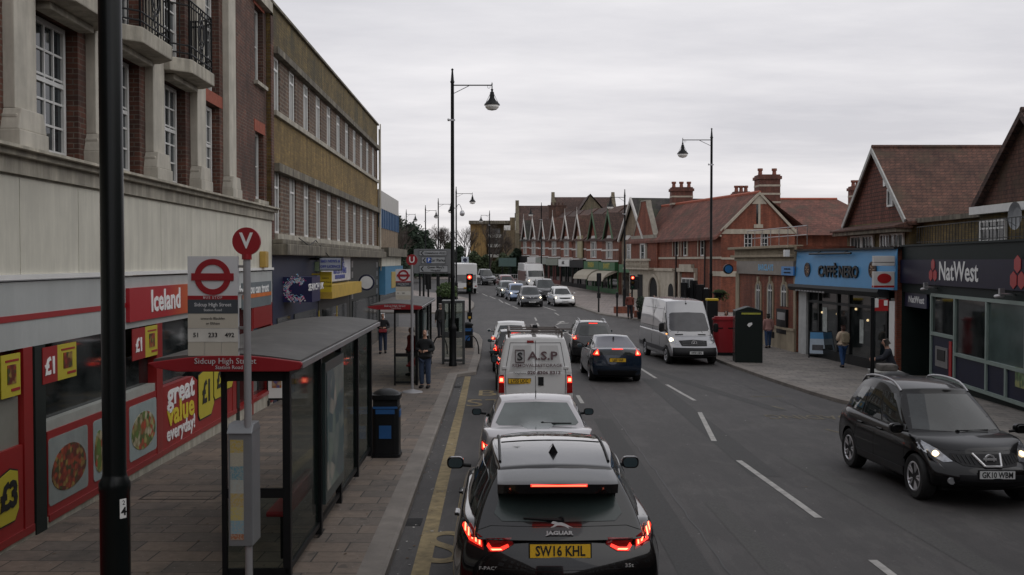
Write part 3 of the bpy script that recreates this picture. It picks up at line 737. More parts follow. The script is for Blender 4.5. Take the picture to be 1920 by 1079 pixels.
q.path([(2, -.3, zl0-.1), (3.2, -.36, zl0-.3), (5.2, -.2, zl0-.1), (6.2, -.52, zbase-.5)], .015); q.path([(7, 0, zt-1), (7.1, 0, zu1+.3)], .02); q.build('loose_cable', M['black_plastic'], B)
# shops below, s from pixels
zs1 = zbase-.36
def shopB(u0, u1, name, m, z0=-.8, y=.0, zt_=None):
    q = MB(); q.box(SB(u0), SB(u1), y, y+.3, z0, zt_ or zs1); return q.build(name, m, B)
NAVY2 = mat('dull_navy', (.018, .024, .055), .5, 0, .12)
shopB(511, 596, 'navy_shopfront', NAVY2); shopB(597, 655, 'news_shopfront', mat('dark_grey_front', (.03, .032, .03), .5)); shopB(656, 711, 'grey_shopfront', mat('charcoal_front', (.026, .03, .028), .5))
g = MB(); g.box(SB(518), SB(542), -.03, 0, -.5, 2.0); g.box(SB(550), SB(590), -.03, 0, -.5, 2.0); g.box(SB(604), SB(648), -.03, 0, -.5, 1.9); g.box(SB(660), SB(706), -.03, 0, -.6, 1.9); g.build('shop_window', M['shopglass'], B)
a = SB(526, -.0)+.3; b = SB(598, -.75); z0, z1 = FB.sz(530, 573, -.4)[1], FB.sz(530, 522, -.4)[1]
q = MB(); q.box(a, b, -.78, 0, z0, z1); sg = q.build('navy_sign_box', mat('deep_navy_sign', (.012, .014, .07), .35, 0, .1), B)
ry = random.Random(3); q = MB(); cxx, czz = -.36, (z0+z1)/2
for k in range(420):
    t = ry.uniform(.75, 5.55); rr = .22+ry.gauss(0, .035)+ry.random()**3*.1; px, pz = cxx+rr*1.1*math.cos(t), czz+rr*math.sin(t)*1.1; rad = ry.uniform(.008, .02)
    q.prism([(-(px+.72)+rad*math.cos(w_*1.05), pz+rad*math.sin(w_*1.05)) for w_ in range(6)], a-.008, a, 'x', m=ry.choice((0, 0, 1, 2)))
q.build('dotted_letter', [M['wtxt'], mat('pink_dot', (.75, .05, .25), .5, 0, 0), mat('light_blue_dot', (.2, .5, .75), .5, 0, 0)], sg)
text('SEARCH UK', .26, M['wtxt'], sg, (lerp(a, b, .5), -.785, czz+.06), sx=1.7, bold=.004)
a, b = SB(600, -.1), SB(655, -.1); z0, z1 = FB.sz(602, 531, -.1)[1], FB.sz(602, 474, -.1)[1]
q = MB(); q.box(a, b, -.14, 0, z0, z1); sg = q.build('white_sign_board', mat('off_white_board', (.5, .5, .53), .5), B)
BL = mat('blue_lettering', (.05, .07, .3), .5, 0, 0)
for k, tt in enumerate(('S&D NEWS', 'OFF LICENCE', 'GROCERY & WINES', 'OPEN FOR BREAKFAST')): text(tt, .3 if k < 3 else .2, BL, sg, (lerp(a, b, .6), -.146, lerp(z1, z0, .2+.22*k)), sx=1.15, bold=.005)
q = MB(); q.box(a-.1, b+.5, -.5, 0, z0-.5, z0-.08); yb = q.build('yellow_sign_box', mat('yellow_box', (.5, .33, .05), .5, 0, .15), B)
q = MB(); q.box(a+.2, a+3.8, -.04, -.03, .9, 1.0); q.box(a+.1, a+.2, -.04, -.03, -.6, 1.9); q.box(a+3.8, a+3.9, -.04, -.03, -.6, 1.9); q.build('yellow_window_trim', M['yellow'], B)
sa = a-1.2; Ya = FB.p.y+sa; xf_ = FB.p.x+FB.d.x*sa; y_0 = -((600-960)/FPX*Ya-xf_); y_1 = -((640-960)/FPX*Ya-xf_); zq1 = at(620, 484, Ya).z; zq0 = at(620, 506, Ya).z
q = MB(); q.box(sa-.05, sa+.05, y_1, y_0, zq0, zq1, 0); q.box(sa-.045, sa+.06, y_1-.02, y_0+.02, zq0-.03, zq1+.03, 1); q.box(sa, sa+.03, y_0, .0, zq1-.06, zq1, 1); ps = q.build('projecting_sign', [mat('grey_blue_board', (.33, .36, .42), .5), M['ink']], B)
for k, tt in enumerate(('S&D NEWS &', 'OFF LICENCE')): text(tt, .11, BL, ps, (sa-.056, (y_0+y_1)/2, lerp(zq1, zq0, .28+.46*k)), rot=(math.pi/2, 0, -math.pi/2), bold=.003, sx=.95)
sa2 = a-.9; Ya = FB.p.y+sa2; xf_ = FB.p.x+FB.d.x*sa2; y_0 = -((600-960)/FPX*Ya-xf_); y_1 = -((622-960)/FPX*Ya-xf_); zq1 = at(620, 510, Ya).z; zq0 = at(620, 548, Ya).z; q = MB(); q.box(sa2-.04, sa2+.04, y_1, y_0, zq0, zq1); q.box(sa2-.02, sa2+.02, y_0, 0, zq1-.1, zq1-.05); ps = q.build('projecting_sign', M['yellow'], B)
for k, tt in enumerate(('payzone', 'Mobile Top-up', 'Money Transfer')): text(tt, .06, M['ink'], ps, (sa2-.045, (y_0+y_1)/2, lerp(zq1, zq0, .3+.2*k)), rot=(math.pi/2, 0, -math.pi/2))
q = MB(); q.lathe([(0, -.05), (.33, -.05), (.33, .05), (0, .05)], (SB(664), -.5, FB.sz(664, 530)[1]), 20, 0, 'x'); q.lathe([(0, -.06), (.26, -.06), (.26, .06), (0, .06)], (SB(664), -.5, FB.sz(664, 530)[1]), 20, 1, 'x'); q.build('round_sign', [M['navy'], M['white']], B)
q = MB()
for k in range(4): q.box(SB(658), SB(658)+.45, -.02, 0, 3.25-.42*k, 3.5-.42*k); q.box(SB(705), SB(705)+.5, -.02, 0, 3.2-.42*k, 3.45-.42*k)
q.build('small_notices', M['alu'], B)
q = MB(); q.box(SB(590), SB(594), -.2, 0, FB.sz(590, 506)[1]-.05, FB.sz(590, 500)[1]+.15); q.build('shop_light', mat('pale_green_box', (.3, .4, .25), .5), B)

# ================================================================ LEFT: low building with blue window band
FC = Fac(lp(49.7), lp(61)); Cc = FC.root('low_office', 'low flat roofed building with blue panelled windows and white parapet beyond the yellow block', 'building')
ec = FC.sz(747, 490)[0]; zt = FC.sz(713, 357)[1]
zbl1, zbl0, zbr = FC.sz(714, 391)[1], FC.sz(714, 427)[1], FC.sz(714, 464)[1]
q = MB(); q.box(0, ec, -.02, .3, zbl1, zt, 1); wall(q, 0, ec, zbr, zbl0, (), .02); shell(q, 0, ec, .02, 12, -1, zt-.02); q.box(0, ec, .1, .3, -1, zbr); q.box(ec, ec+.02, 0, 11, zbl1, zt, 1)
q.build('wall', [BR_LN, mat('white_corrugated', (.42, .41, .39), .6, 0, .1, 3), ], Cc)
BLU = mat('blue_panel', (.04, .1, .2), .4, 0, .15)
q = MB(); q.box(0, ec, .0, .2, zbl0, zbl1)
for k in range(13): q.box(k*ec/12-.03, k*ec/12+.03, -.04, 0, zbl0, zbl1)
q.build('blue_windows', BLU, Cc)
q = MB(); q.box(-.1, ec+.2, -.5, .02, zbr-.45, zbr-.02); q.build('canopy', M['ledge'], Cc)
q = MB(); q.box(0, ec, -.15, .1, zbr-.95, zbr-.46); q.build('white_fascia', M['cream'], Cc)
q = MB(); q.box(.2, ec-.4, -.3, .1, zbr-2.35, zbr-.96); sg = q.build('blue_sign', mat('sky_blue_sign', (.06, .2, .34), .45), Cc)
q = MB(); q.box(3, 7, -.34, -.3, zbr-2.1, zbr-1.25); q.build('yellow_panel', mat('ochre_panel', (.4, .3, .1), .5), sg)
text('PAWNBROKERS', .6, M['ink'], sg, (5, -.35, zbr-1.7), sx=.9) if False else None
q = MB(); q.box(.2, ec-.4, -.05, .1, -1, zbr-2.36); q.build('shop_window', M['shopglass'], Cc)
# ================================================================ RIGHT: bank with purple fascia
FN = Fac((13.5, 35.1), (12.2, 17)); N_ = FN.root('bank_building', 'single storey dark fronted bank with navy fascia and white framed windows at the right edge', 'building')
def SN(u, off=0): return FN.sz(u, 490, off)[0]
def ZN(u, v, off=0): return FN.sz(u, v, off)[1]
DKG = mat('dark_green_cladding', (.009, .016, .015), .6, 0, .15, 2, spec=.2)
zt = ZN(1690, 463); eN = FN.len
sd0, sd1 = SN(1692), SN(1743)
q = MB(); q.box(0, eN, .0, 2.2, ZN(1745, 553), zt); q.box(-.05, eN, -.05, 2.25, zt, zt+.06); q.box(sd1, eN, .12, 2.2, -.8, ZN(1745, 553)); q.box(0, sd0, .0, 2.2, -.8, ZN(1745, 553)); q.box(sd0, sd1, 1.2, 2.2, -.8, ZN(1745, 553))
q.build('wall', DKG, N_)
q = MB(); q.box(sd0+.05, sd1-.05, 1.05, 1.19, -.7, 1.75); q.build('entrance_door', M['shopglass'], N_)
q = MB(); q.box(.1, eN, -.08, 0, ZN(1800, 538), ZN(1800, 487)); fs = q.build('fascia', mat('navy_fascia', (.011, .009, .028), .5, 0, .1, spec=.25), N_)
a, b = SN(1766), SN(1840); text('NatWest', .8, M['wtxt'], fs, ((a+b)/2, -.09, ZN(1800, 511)), sx=(b-a)/3.0, bold=.012)
RD = mat('bright_red', (.36, .014, .016), .4, 0, 0)
def cubes(par, s_, z_, r, y=-.085):
    q = MB()
    for k in range(3):
        t = R(90+120*k); cx_, cz_ = s_+r*.52*math.cos(t), z_+r*.52*math.sin(t)
        q.prism([(cx_+r*.44*math.cos(R(60*j+30)), cz_+r*.44*math.sin(R(60*j+30))) for j in range(6)], y-.012, y, m=0)
    q.build('emblem', RD, par)
cubes(fs, SN(1755), ZN(1755, 510), .42); cubes(fs, SN(1915), ZN(1915, 516), .52)
# small hanging sign in the entrance
q = MB(); a, b = SN(1700, .1), SN(1741, .1); q.box(a, b, .05, .12, ZN(1720, 577, .1), ZN(1720, 548, .1)); sg = q.build('entrance_sign', M['navy'], N_)
text('NatWest', .32, M['wtxt'], sg, ((a+b)/2+.1, .045, ZN(1720, 563, .1)), sx=(b-a)/1.7, bold=.004)
FRM = mat('pale_green_frame', (.22, .28, .255), .4, 0, .08)
zt1, zb1_, = ZN(1746, 553), ZN(1746, 703)
uu = [1747, 1791, 1851, 1925]
ss = [SN(x) for x in uu]; ss[3] = min(ss[3], eN-.1); zm = ZN(1746, 625); zlow = ZN(1793, 665)
q = MB(); t_ = .05
def hb(a, b, z): q.box(a, b, -.02, .13, z-t_, z+t_)
def vb(s_, z0, z1): q.box(s_-t_, s_+t_, -.022, .128, z0, z1)
hb(ss[0], eN, zt1); hb(ss[0], eN, zb1_); hb(ss[0], ss[1], zm); hb(ss[1], eN, zlow)
vb(ss[0], zb1_, zt1); vb(ss[1], zb1_, zt1); vb(ss[2], zb1_, zt1); vb(SN(1888), zb1_, zlow); vb(ss[3], zlow, zt1)
q.build('window_frame', FRM, N_)
q = MB(); q.box(ss[0]+t_, ss[1]-t_, .04, .11, zm+t_, zt1-t_); q.box(ss[1]+t_, ss[2]-t_, .04, .11, zlow+t_, zt1-t_); q.build('pane', M['shopglass'], N_)
q = MB(); q.box(ss[2]+t_, eN, .04, .11, zlow+t_, zt1-t_); q.build('frosted_pane', mat('frosted_glass', (.07, .1, .095), .12, 0, .25, 1), N_)
q = MB(); q.box(ss[0]+t_, ss[1]-t_, .03, .11, zb1_+t_, zm-t_); q.box(ss[1]+t_, eN, .03, .11, zb1_+t_, zlow-t_); q.build('navy_panel', mat('navy_lower_panel', (.007, .009, .03), .5, 0, .15, spec=.3), N_)
q = MB(); q.box(lerp(ss[0], ss[1], .2), lerp(ss[0], ss[1], .72), 0, .05, lerp(zb1_, zm, .25), lerp(zb1_, zm, .72)); q.build('cash_machine', M['alu'], N_)
q = MB(); q.box(lerp(ss[0], ss[1], .3), lerp(ss[0], ss[1], .62), -.02, 0, lerp(zb1_, zm, .4), lerp(zb1_, zm, .66), 0); q.box(lerp(ss[0], ss[1], .78), lerp(ss[0], ss[1], .88), 0, .05, lerp(zb1_, zm, .1), lerp(zb1_, zm, .9), 1); q.build('machine_screen', [M['ink'], RD], N_)
q = MB(); q.box(SN(1906), SN(1925), -.0, .03, ZN(1910, 727), ZN(1910, 690)); q.build('window_poster', foodm('green_poster', (.2, .25, .15), [(.1, .25, .08), (.3, .3, .1), (.05, .1, .03)], 6), N_)
for u in (1756, 1903):
    s_, z_ = FN.sz(u, 540 if u < 1800 else 553, 0); q = MB(); q.tube((s_, 0, z_), (s_, -.35, z_+.02), .03); q.tube((s_, -.3, z_-.02), (s_-.45, -.3, z_-.06), .05); q.box(s_-.08, s_+.02, -.38, -.26, z_-.02, z_+.16); q.build('sign_spotlight', M['alu'], N_, smooth=True)
q = MB(); zz = zt+.06
n = 70
for k in range(n+1): x = lerp(0, eN, k/n); q.box(x-.008, x+.008, .5, .516, zz, zz+.6)
q.box(0, eN, .495, .52, zz+.6, zz+.625); q.box(0, eN, .495, .52, zz+.08, zz+.1); q.build('roof_railing', M['black_metal'], N_)
# ================================================================ RIGHT: blue coffee shop
FR = Fac((12.5, 44.4), (13.3, 35.2)); Nr = FR.root('coffee_shop', 'coffee shop with sky blue fascia and folded black awning next to the dark bank', 'building')
def SR(u, off=0): return FR.sz(u, 490, off)[0]
def ZR(u, v, off=0): return FR.sz(u, v, off)[1]
eR = FR.len; zt = ZR(1497, 472); zf = ZR(1497, 533)
q = MB(); q.box(0, eR, 0, 3, zf-.05, zt+.04); q.box(0, eR, .9, 3, -.8, zf-.05); q.box(SR(1683)-.05, eR, 0, .9, -.8, zf); q.build('wall', [BR_OR], Nr)
q = MB(); q.box(SR(1499), SR(1513), -.02, .9, -.8, zf-.06); q.build('white_pillar', mat('white_render', (.42, .43, .42), .6), Nr)
BLF = mat('sky_blue_fascia', (.07, .27, .52), .5, 0, .06, 1)
q = MB(); q.prism([(-.12, zf), (0, zf), (0, zt), (-.02, zt)], 0, SR(1683), 'x'); fs = q.build('fascia', BLF, Nr)
q = MB(); q.box(0, SR(1683), -.14, .3, zt, zt+.08); q.build('gutter', M['black_plastic'], Nr)
a, b = SR(1538), SR(1617)
text('CAFF\u00c8 NERO', .62, M['ink'], fs, ((a+b)/2, -.115, lerp(zf, zt, .4)), sx=(b-a)/3.75, bold=.015, ext=.03)
for u in (1518, 1641):
    s_, z_ = FR.sz(u, 506); q = MB()
    q.lathe([(0, -.09), (.3, -.09), (.3, -.13), (.24, -.13), (.24, -.11), (0, -.11)], (s_, 0, z_), 24, 0, 'y')
    for k in range(8): t = R(45*k); q.tube((s_+.06*math.cos(t), -.115, z_+.06*math.sin(t)), (s_+.2*math.cos(t), -.115, z_+.2*math.sin(t)), .022, n=5, m=1)
    q.build('round_emblem', [mat('dark_brown', (.05, .03, .025), .5), mat('tan_mark', (.3, .2, .13), .5)], fs)
q = MB(); q.tube((SR(1527), -.22, zt-.12), (SR(1606), -.22, zt-.12), .04); q.tube((SR(1540), -.2, zt-.1), (SR(1540), 0, zt-.02), .015); q.tube((SR(1590), -.2, zt-.1), (SR(1590), 0, zt-.02), .015); q.build('strip_light', M['black_metal'], Nr)
q = MB(); q.prism([(0, zf), (0, zf-.3), (-.35, zf-.26), (-.45, zf-.1), (-.4, zf+.02)], 0, SR(1668), 'x'); q.build('awning', mat('black_canvas', (.02, .022, .024), .7, 0, .2), Nr)
q = MB()
for k in range(40): q.box(SR(1510)+k*.08, SR(1510)+k*.08+.05, -.46, -.44, zf-.27, zf-.21) if k % 4 else None
q.build('valance_lettering', M['alu'], Nr)
gl0 = -.2
q = MB(); q.box(SR(1514), SR(1683)-.06, .12, .18, -.8, zf-.3); q.build('shop_glass', M['shopglass'], Nr)
q = MB()
for u in (1515, 1533, 1568, 1590, 1632, 1660): q.box(SR(u)-.06, SR(u)+.06, .05, .2, -.8, zf-.3)
q.box(SR(1514), SR(1683)-.06, .05, .2, -.8, -.1); q.box(SR(1514), SR(1683)-.06, .05, .2, 1.75, 1.85); q.build('shopfront_frame', M['black_metal'], Nr)
for (a, b, z0, z1) in ((SR(1539), SR(1547), .6, 1.6), (SR(1608), SR(1615), .4, 1.3)): q = MB(); q.box(a, b, .1, .115, z0, z1); q.build('window_poster', mat('pale_poster', (.35, .38, .36), .5, 0, .4, 5), Nr)
q = MB(); q.box(SR(1669), SR(1679), -.02, .12, .2, 2.1); q.build('white_notice', M['white'], Nr)
q = MB()
for (u, v) in ((1537, 586), (1565, 589), (1622, 601), (1600, 580)): s_, z_ = FR.sz(u, v); q.lathe([(0, -.05), (.05, -.03), (.05, .03), (0, .05)], (s_, .11, z_), 8)
q.build('lit_pendant', mat('warm_lamp', (1, .75, .4), .4, 0, 0, em=.7), Nr)
def proj_sign(par, s_, z0, z1, w_, name='projecting_sign', bands=None, th=.14, y0=-.1):
    q = MB(); q.box(s_-th/2, s_+th/2, y0-w_, y0, z0, z1, 0)
    for (f0, f1, mi) in (bands or []): q.box(s_-th/2-.004, s_+th/2+.004, y0-w_-.004, y0+.004, lerp(z0, z1, f0), lerp(z0, z1, f1), mi)
    return q.build(name, [mat('off_white_sign', (.55, .54, .52), .5, 0, .05), RD, M['ink']], par, bev=.01)
s_ = SR(1686, -.6)
p1_ = proj_sign(Nr, eR+.12, ZR(1668, 541, -.6), ZR(1668, 510, -.6), .75, bands=[(0, .16, 1)])
zo_ = lerp(ZR(1668, 541, -.6), ZR(1668, 510, -.6), .58); q = MB(); q.prism([(-.47+.25*math.cos(R(15*k)), zo_+.17*math.sin(R(15*k))) for k in range(24)], eR+.19, eR+.205, 'x'); ov = q.build('red_oval', RD, p1_)
p2_ = proj_sign(Nr, eR+.12, ZR(1668, 499, -.6), ZR(1668, 480, -.6), .75, bands=[(.3, .42, 2)])
# ================================================================ RIGHT: brick bank with arched windows
FK = Fac((11.8, 53.2), (12.5, 44.5)); K_ = FK.root('brick_bank', 'single storey brick bank with arched windows and stone cornice beside the coffee shop', 'building')
def SK(u, off=0): return FK.sz(u, 490, off)[0]
def ZK(u, v, off=0): return FK.sz(u, v, off)[1]
eK = FK.len; zc = ZK(1440, 462); zfa = ZK(1440, 490); zfb = ZK(1440, 515); zpl = ZK(1440, 612)
aw = [(SK(1423.5), .62, ZK(1423, 612), ZK(1423, 532)), (SK(1446), .62, ZK(1446, 612), ZK(1446, 532)), (SK(1472), .66, ZK(1472, 575), ZK(1472, 533))]
STN = mat('honey_stone', (.36, .3, .21), .8, 0, .18, 2, .2, 30, streak=.2)
q = MB(); wall(q, 0, eK, -.8, zfa, [(s_-w_/2, s_+w_/2, z0, z1-w_/2) for s_, w_, z0, z1 in aw], .0, .2); shell(q, 0, eK, 0, 6, -.8, zc-.05)
q.build('wall', BR_OR, K_)
q = MB(); q.box(-.1, eK, -.1, .0, -.8, zpl); q.box(-.12, eK, -.14, 0, zpl, zpl+.1); q.box(0, .55, -.06, 0, zpl+.1, zfb); q.box(SK(1490), eK, -.05, 0, zpl+.1, zfb); q.build('plinth', STN, K_)
q = MB(); q.box(-.05, eK, -.12, .3, zfa+.0, zfa+.18); q.box(-.2, eK, -.3, .3, zfa+.18, zfa+.3); q.box(-.1, eK, -.1, .3, zfa+.3, zc-.12); q.box(-.3, eK, -.42, .3, zc-.12, zc); q.build('cornice', STN, K_, bev=.02)
q = MB(); q.box(.4, eK-.05, -.14, 0, zfb, zfa); fs = q.build('fascia', mat('taupe_fascia', (.22, .19, .16), .5), K_)
text('BARCLAYS', .42, mat('pale_blue_lettering', (.15, .42, .68), .5, 0, 0), fs, (SK(1441), -.145, (zfa+zfb)/2), sx=1.1, bold=.008)
q = MB(); q.box(SK(1473), SK(1496), -.2, -.14, zfb+.0, ZK(1480, 500)); bb = q.build('blue_sign', mat('mid_blue_sign', (.03, .2, .5), .4, 0, .05), K_)
for k in range(2): text('WORKING WITH' if k else 'PREMIER BANKING', .1, M['ink'], bb, ((SK(1473)+SK(1496))/2, -.205, zfb+.12+.16*k), sx=1.0)
q = MB(); q.lathe([(0, -.08), (.26, -.08), (.26, .08), (0, .08)], (0-.05, -.45, ZK(1384, 505)), 24, 0, 'x'); q.lathe([(0, -.1), (.2, -.1), (.2, .1), (0, .1)], (0-.05, -.45, ZK(1384, 505)), 24, 1, 'x'); q.build('round_sign', [M['black_metal'], mat('mid_blue_sign', (.03, .2, .5))], K_)
for (s_, w_, z0, z1) in aw:
    q = MB(); r = w_/2; c = z1-r
    # arch surround as ring with sharp drip mould
    out = [(s_-r-.14, z0+.0), (s_-r-.14, c)]+[(s_+(r+.14)*math.cos(R(180-15*k)), c+(r+.14)*math.sin(R(180-15*k))) for k in range(1, 12)]+[(s_+r+.14, c), (s_+r+.14, z0)]
    inn = [(s_-r, z0), (s_-r, c)]+[(s_+r*math.cos(R(180-15*k)), c+r*math.sin(R(180-15*k))) for k in range(1, 12)]+[(s_+r, c), (s_+r, z0)]
    for i in range(len(out)-1): q.prism([out[i], out[i+1], inn[i+1], inn[i]], -.06, .0)
    q.box(s_-.1, s_+.1, -.09, 0, c+r, c+r+.34); q.build('arch_surround', STN, K_)
    q = MB(); q.prism(inn, -.02, -.005); gpn = q.build('arched_window', M['glass'], K_)
    q = MB()
    for i in range(len(inn)-1): q.tube((inn[i][0], -.03, inn[i][1]), (inn[i+1][0], -.03, inn[i+1][1]), .03, n=5)
    q.box(s_-.02, s_+.02, -.05, -.02, z0, c+r); q.box(s_-r, s_+r, -.05, -.02, c-.05, c+.02); q.build('glazing_bar', M['upvc'], gpn)
q = MB(); q.box(SK(1461), SK(1479), -.12, 0, ZK(1470, 626), ZK(1470, 580)); q.box(SK(1461)+.15, SK(1479)-.1, -.13, -.12, ZK(1470, 600), ZK(1470, 586), 1); q.build('cash_machine', [M['black_plastic'], M['alu']], K_)
q = MB()
for k in range(8): q.tube((lerp(.2, eK-.1, k/7), .5, zc), (lerp(.2, eK-.1, k/7), .5, zc+.85), .02, n=6)
for zz in (.45, .85): q.tube((.2, .5, zc+zz), (eK-.1, .5, zc+zz), .022, n=6)
q.build('roof_railing', M['alu'], K_)
q = MB(); q.box(eK-.3, eK-.05, -.5, -.3, zfa+.2, zfa+.5); q.build('flood_light', M['white'], K_)
# ================================================================ RIGHT: tiled houses behind the shops
def gable_house(name, label, p0, p1, zeave, zapex, depth, mwall, mroof, mgable, low, bays, extra=None, barge=None):
    F = Fac(p0, p1); r = F.root(name, label, 'house'); W = F.len
    q = MB(); wall(q, 0, W, 0, zeave, [], 0, .1); shell(q, 0, W, 0, depth, 0, zeave-.02); q.build('wall', mwall, r)
    q = MB(); q.prism([(.06, zeave), (W-.06, zeave), (W/2, zapex-.12)], .02, .3, 'y'); q.build('gable', mgable, r)
    # roof: two slopes with thickness and eaves overhang
    ov = .35; q = MB(); sl = (zapex-zeave)/(W/2)
    for sgn in (-1, 1):
        x_e = W/2+sgn*(W/2+ov); ze = zeave-ov*sl*.55
        pts = [(W/2, zapex), (W/2, zapex-.16), (W/2+sgn*W/2, zeave-.1), (x_e, ze-.05), (x_e, ze+.08), (W/2+sgn*W/2, zeave+.06)]
        q.prism(pts, -.18, depth+.1, 'y')
    rf = q.build('roof', mroof, r)
    q = MB(); q.tube((W/2, -.2, zapex+.01), (W/2, depth, zapex+.01), .09, n=8); q.build('ridge_tiles', mroof, rf)
    q = MB()
    for sgn in (-1, 1):
        q.prism([(W/2, zapex-.02), (W/2, zapex-.24), (W/2+sgn*(W/2+.02), zeave-.16), (W/2+sgn*(W/2+.12), zeave+.0)], -.24, -.18, 'y')
    q.build('bargeboard', barge or mat('grey_white_board', (.36, .36, .34), .6, 0, .2, 4), r)
    return F, r, W
F1, H1, W1 = gable_house('tiled_house', 'tall gabled house with tile hung gable and long brown clay roof behind the coffee shop', (15.2, 46.0), (15.2, 38.8), 5.1, 8.25, 12, BR_YD, TILE, TILEH, 0, 0)
def s1(u, off=0): return F1.sz(u, 490, off)[0]
z_ = F1.sz(1670, 388)[1]; win(H1, s1(1669), F1.sz(1669, 388)[1], .62, .72, 1, 1, -.0, fw=.07)
q = MB(); zz = F1.sz(1657, 350)[1]; q.prism([(s1(1657)-.12, zz), (s1(1657)+.12, zz), (s1(1657)+.12, zz+.28), (s1(1657), zz+.4), (s1(1657)-.12, zz+.28)], -.02, .05); q.build('vent', M['white'], H1)
q = MB(); q.prism([(0, 5.05), (0, 4.75), (-.7, 4.78), (-.7, 4.85)], -.3, W1+.3, 'x'); q.build('skirt_roof', TILE, H1)
q = MB(); q.prism([(0, 4.78), (0, 4.62), (-.6, 4.62), (-.6, 4.78)], -.2, W1+.2, 'x'); q.build('soffit_board', M['ledge'], H1)
for k, (u, w_) in enumerate(((1608, 1.5), (1630, 1.5), (1663, 1.2), (1684, 1.6))): win(H1, s1(u), 3.55, w_*.9, 1.05, 3, 1, -.06, fw=.07)
# dormer on slope
q = MB(); q.add([(W1-.4, 5.2, 6.9), (W1-.4, 7.6, 6.9), (W1-1.9, 7.6, 7.05), (W1-1.9, 5.2, 7.05), (W1-.4, 5.2, 6.78), (W1-.4, 7.6, 6.78), (W1-1.9, 7.6, 6.9), (W1-1.9, 5.2, 6.9)], [(0, 1, 2, 3), (4, 5, 6, 7), (0, 1, 5, 4), (2, 3, 7, 6), (1, 2, 6, 5), (0, 3, 7, 4)])
q.box(W1-1.6, W1-.6, 5.4, 7.4, 5.6, 6.8, 1); q.build('dormer', [M['alu'], STN], H1)
F2, H2, W2 = gable_house('tiled_house', 'steep tile hung gabled house with satellite dish at the far right above the bank', (15.2, 33.0), (15.2, 27.0), 5.3, 7.95, 10, BR_YD, DTILE, TILE, 0, 0, None, DTILE)
def s2(u, off=0): return F2.sz(u, 490, off)[0]
win(H2, s2(1866), F2.sz(1866, 455)[1], 1.7, F2.sz(1866, 412)[1]-F2.sz(1866, 455)[1], 3, 1, -.08, trans=.62, fw=.08)
q = MB(); q.box(-.1, W2+.3, -.3, .0, 5.0, 5.25); q.build('fascia_board', M['upvc'], H2)
q = MB(); sd, zd = F2.sz(1903, 405, -.6); q.lathe([(0, -.5), (.24, -.52), (.4, -.6), (.41, -.61), (.24, -.54), (0, -.52)], (sd, 0, zd), 20, 0, 'y'); q.tube((sd, -.5, zd), (sd, 0, zd-.2), .02); q.tube((sd, -.55, zd-.3), (sd, -.9, zd-.1), .012); q.build('satellite_dish', mat('grey_dish', (.2, .21, .22), .5), H2)
# link wall between houses
q = MB(); FL = Fac((15.6, 38.7), (15.6, 33.1)); HL = FL.root('linking_wing', 'low brown brick wing linking the two tiled houses', 'house')
q.box(0, FL.len, 0, 6, 0, 4.95); q.build('wall', BR_YD, HL); q = MB(); q.box(-.0, FL.len, -.25, 6.2, 4.95, 5.12); q.build('roof', M['ledge'], HL)
# ================================================================ RIGHT: large red brick corner building
C0 = (15.0, 72.7); FS = Fac((10.85, 91.0), C0); RB = FS.root('red_brick_building', 'large red brick corner building with stone bands, gables and striped chimneys', 'building')
LS = FS.len
def SS_(u, off=0): return FS.sz(u, 490, off)[0]
def ZS(u, v, off=0): return FS.sz(u, v, off)[1]
PST = mat('pale_bath_stone', (.42, .375, .3), .8, 0, .15, 2, streak=.15)
ze = ZS(1300, 444); zsc = ZS(1300, 484)
q = MB(); wops = []
for u in (1267, 1283, 1315): s_ = SS_(u); wops.append((s_-.55, s_+.55, ZS(u, 481), ZS(u, 449)))
wall(q, 0, LS, -1, ze, wops, 0, .25); shell(q, 0, LS, 0, 5.3, -1, ze-.02)
q.build('wall', BR_OR, RB)
for (a, b, z0, z1) in wops: win(RB, (a+b)/2, z0, b-a-.04, z1-z0, 1, 2, .18, fw=.12)
q = MB(); q.box(0, LS+.05, -.08, 0, zsc-.08, zsc+.08); q.box(SS_(1335), LS+.06, -.07, 0, ZS(1345, 518), ZS(1345, 509)); q.box(0, LS+.05, -.14, 0, ze-.12, ze)
for (a, b, z0, z1) in wops: q.box(b-.02, b+.22, -.05, 0, z0, z1); q.box(a-.1, a+.0, -.05, 0, z0, z1)
q.build('stone_band', PST, RB)
# stone ground floor with door arch
s0_, s1_ = 0.1, SS_(1271)
q = MB(); q.box(s0_, s1_, -.35, 0, -1, ZS(1240, 506)); q.box(s0_, s1_, -.5, 0, ZS(1240, 508), ZS(1240, 503)); st = q.build('stone_ground_floor', PST, RB)
def archshape(s_, w_, z0, z1): r = w_/2; return [(s_-r, z0)]+[(s_+r*math.cos(R(180-15*k)), z1-r+r*math.sin(R(180-15*k))) for k in range(13)]+[(s_+r, z0)]
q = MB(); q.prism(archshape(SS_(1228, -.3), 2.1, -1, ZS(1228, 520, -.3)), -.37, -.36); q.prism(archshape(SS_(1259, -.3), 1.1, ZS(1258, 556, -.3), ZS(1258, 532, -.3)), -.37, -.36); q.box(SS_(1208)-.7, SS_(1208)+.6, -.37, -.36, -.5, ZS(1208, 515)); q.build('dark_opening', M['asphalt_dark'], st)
q = MB(); pa = archshape(SS_(1228, -.3), 2.7, -1, ZS(1228, 514, -.3)); pb = archshape(SS_(1228, -.3), 2.1, -1, ZS(1228, 520, -.3))
for i in range(len(pa)-1): q.prism([pa[i], pa[i+1], pb[i+1], pb[i]], -.5, -.35)
q.build('door_arch', PST, st)
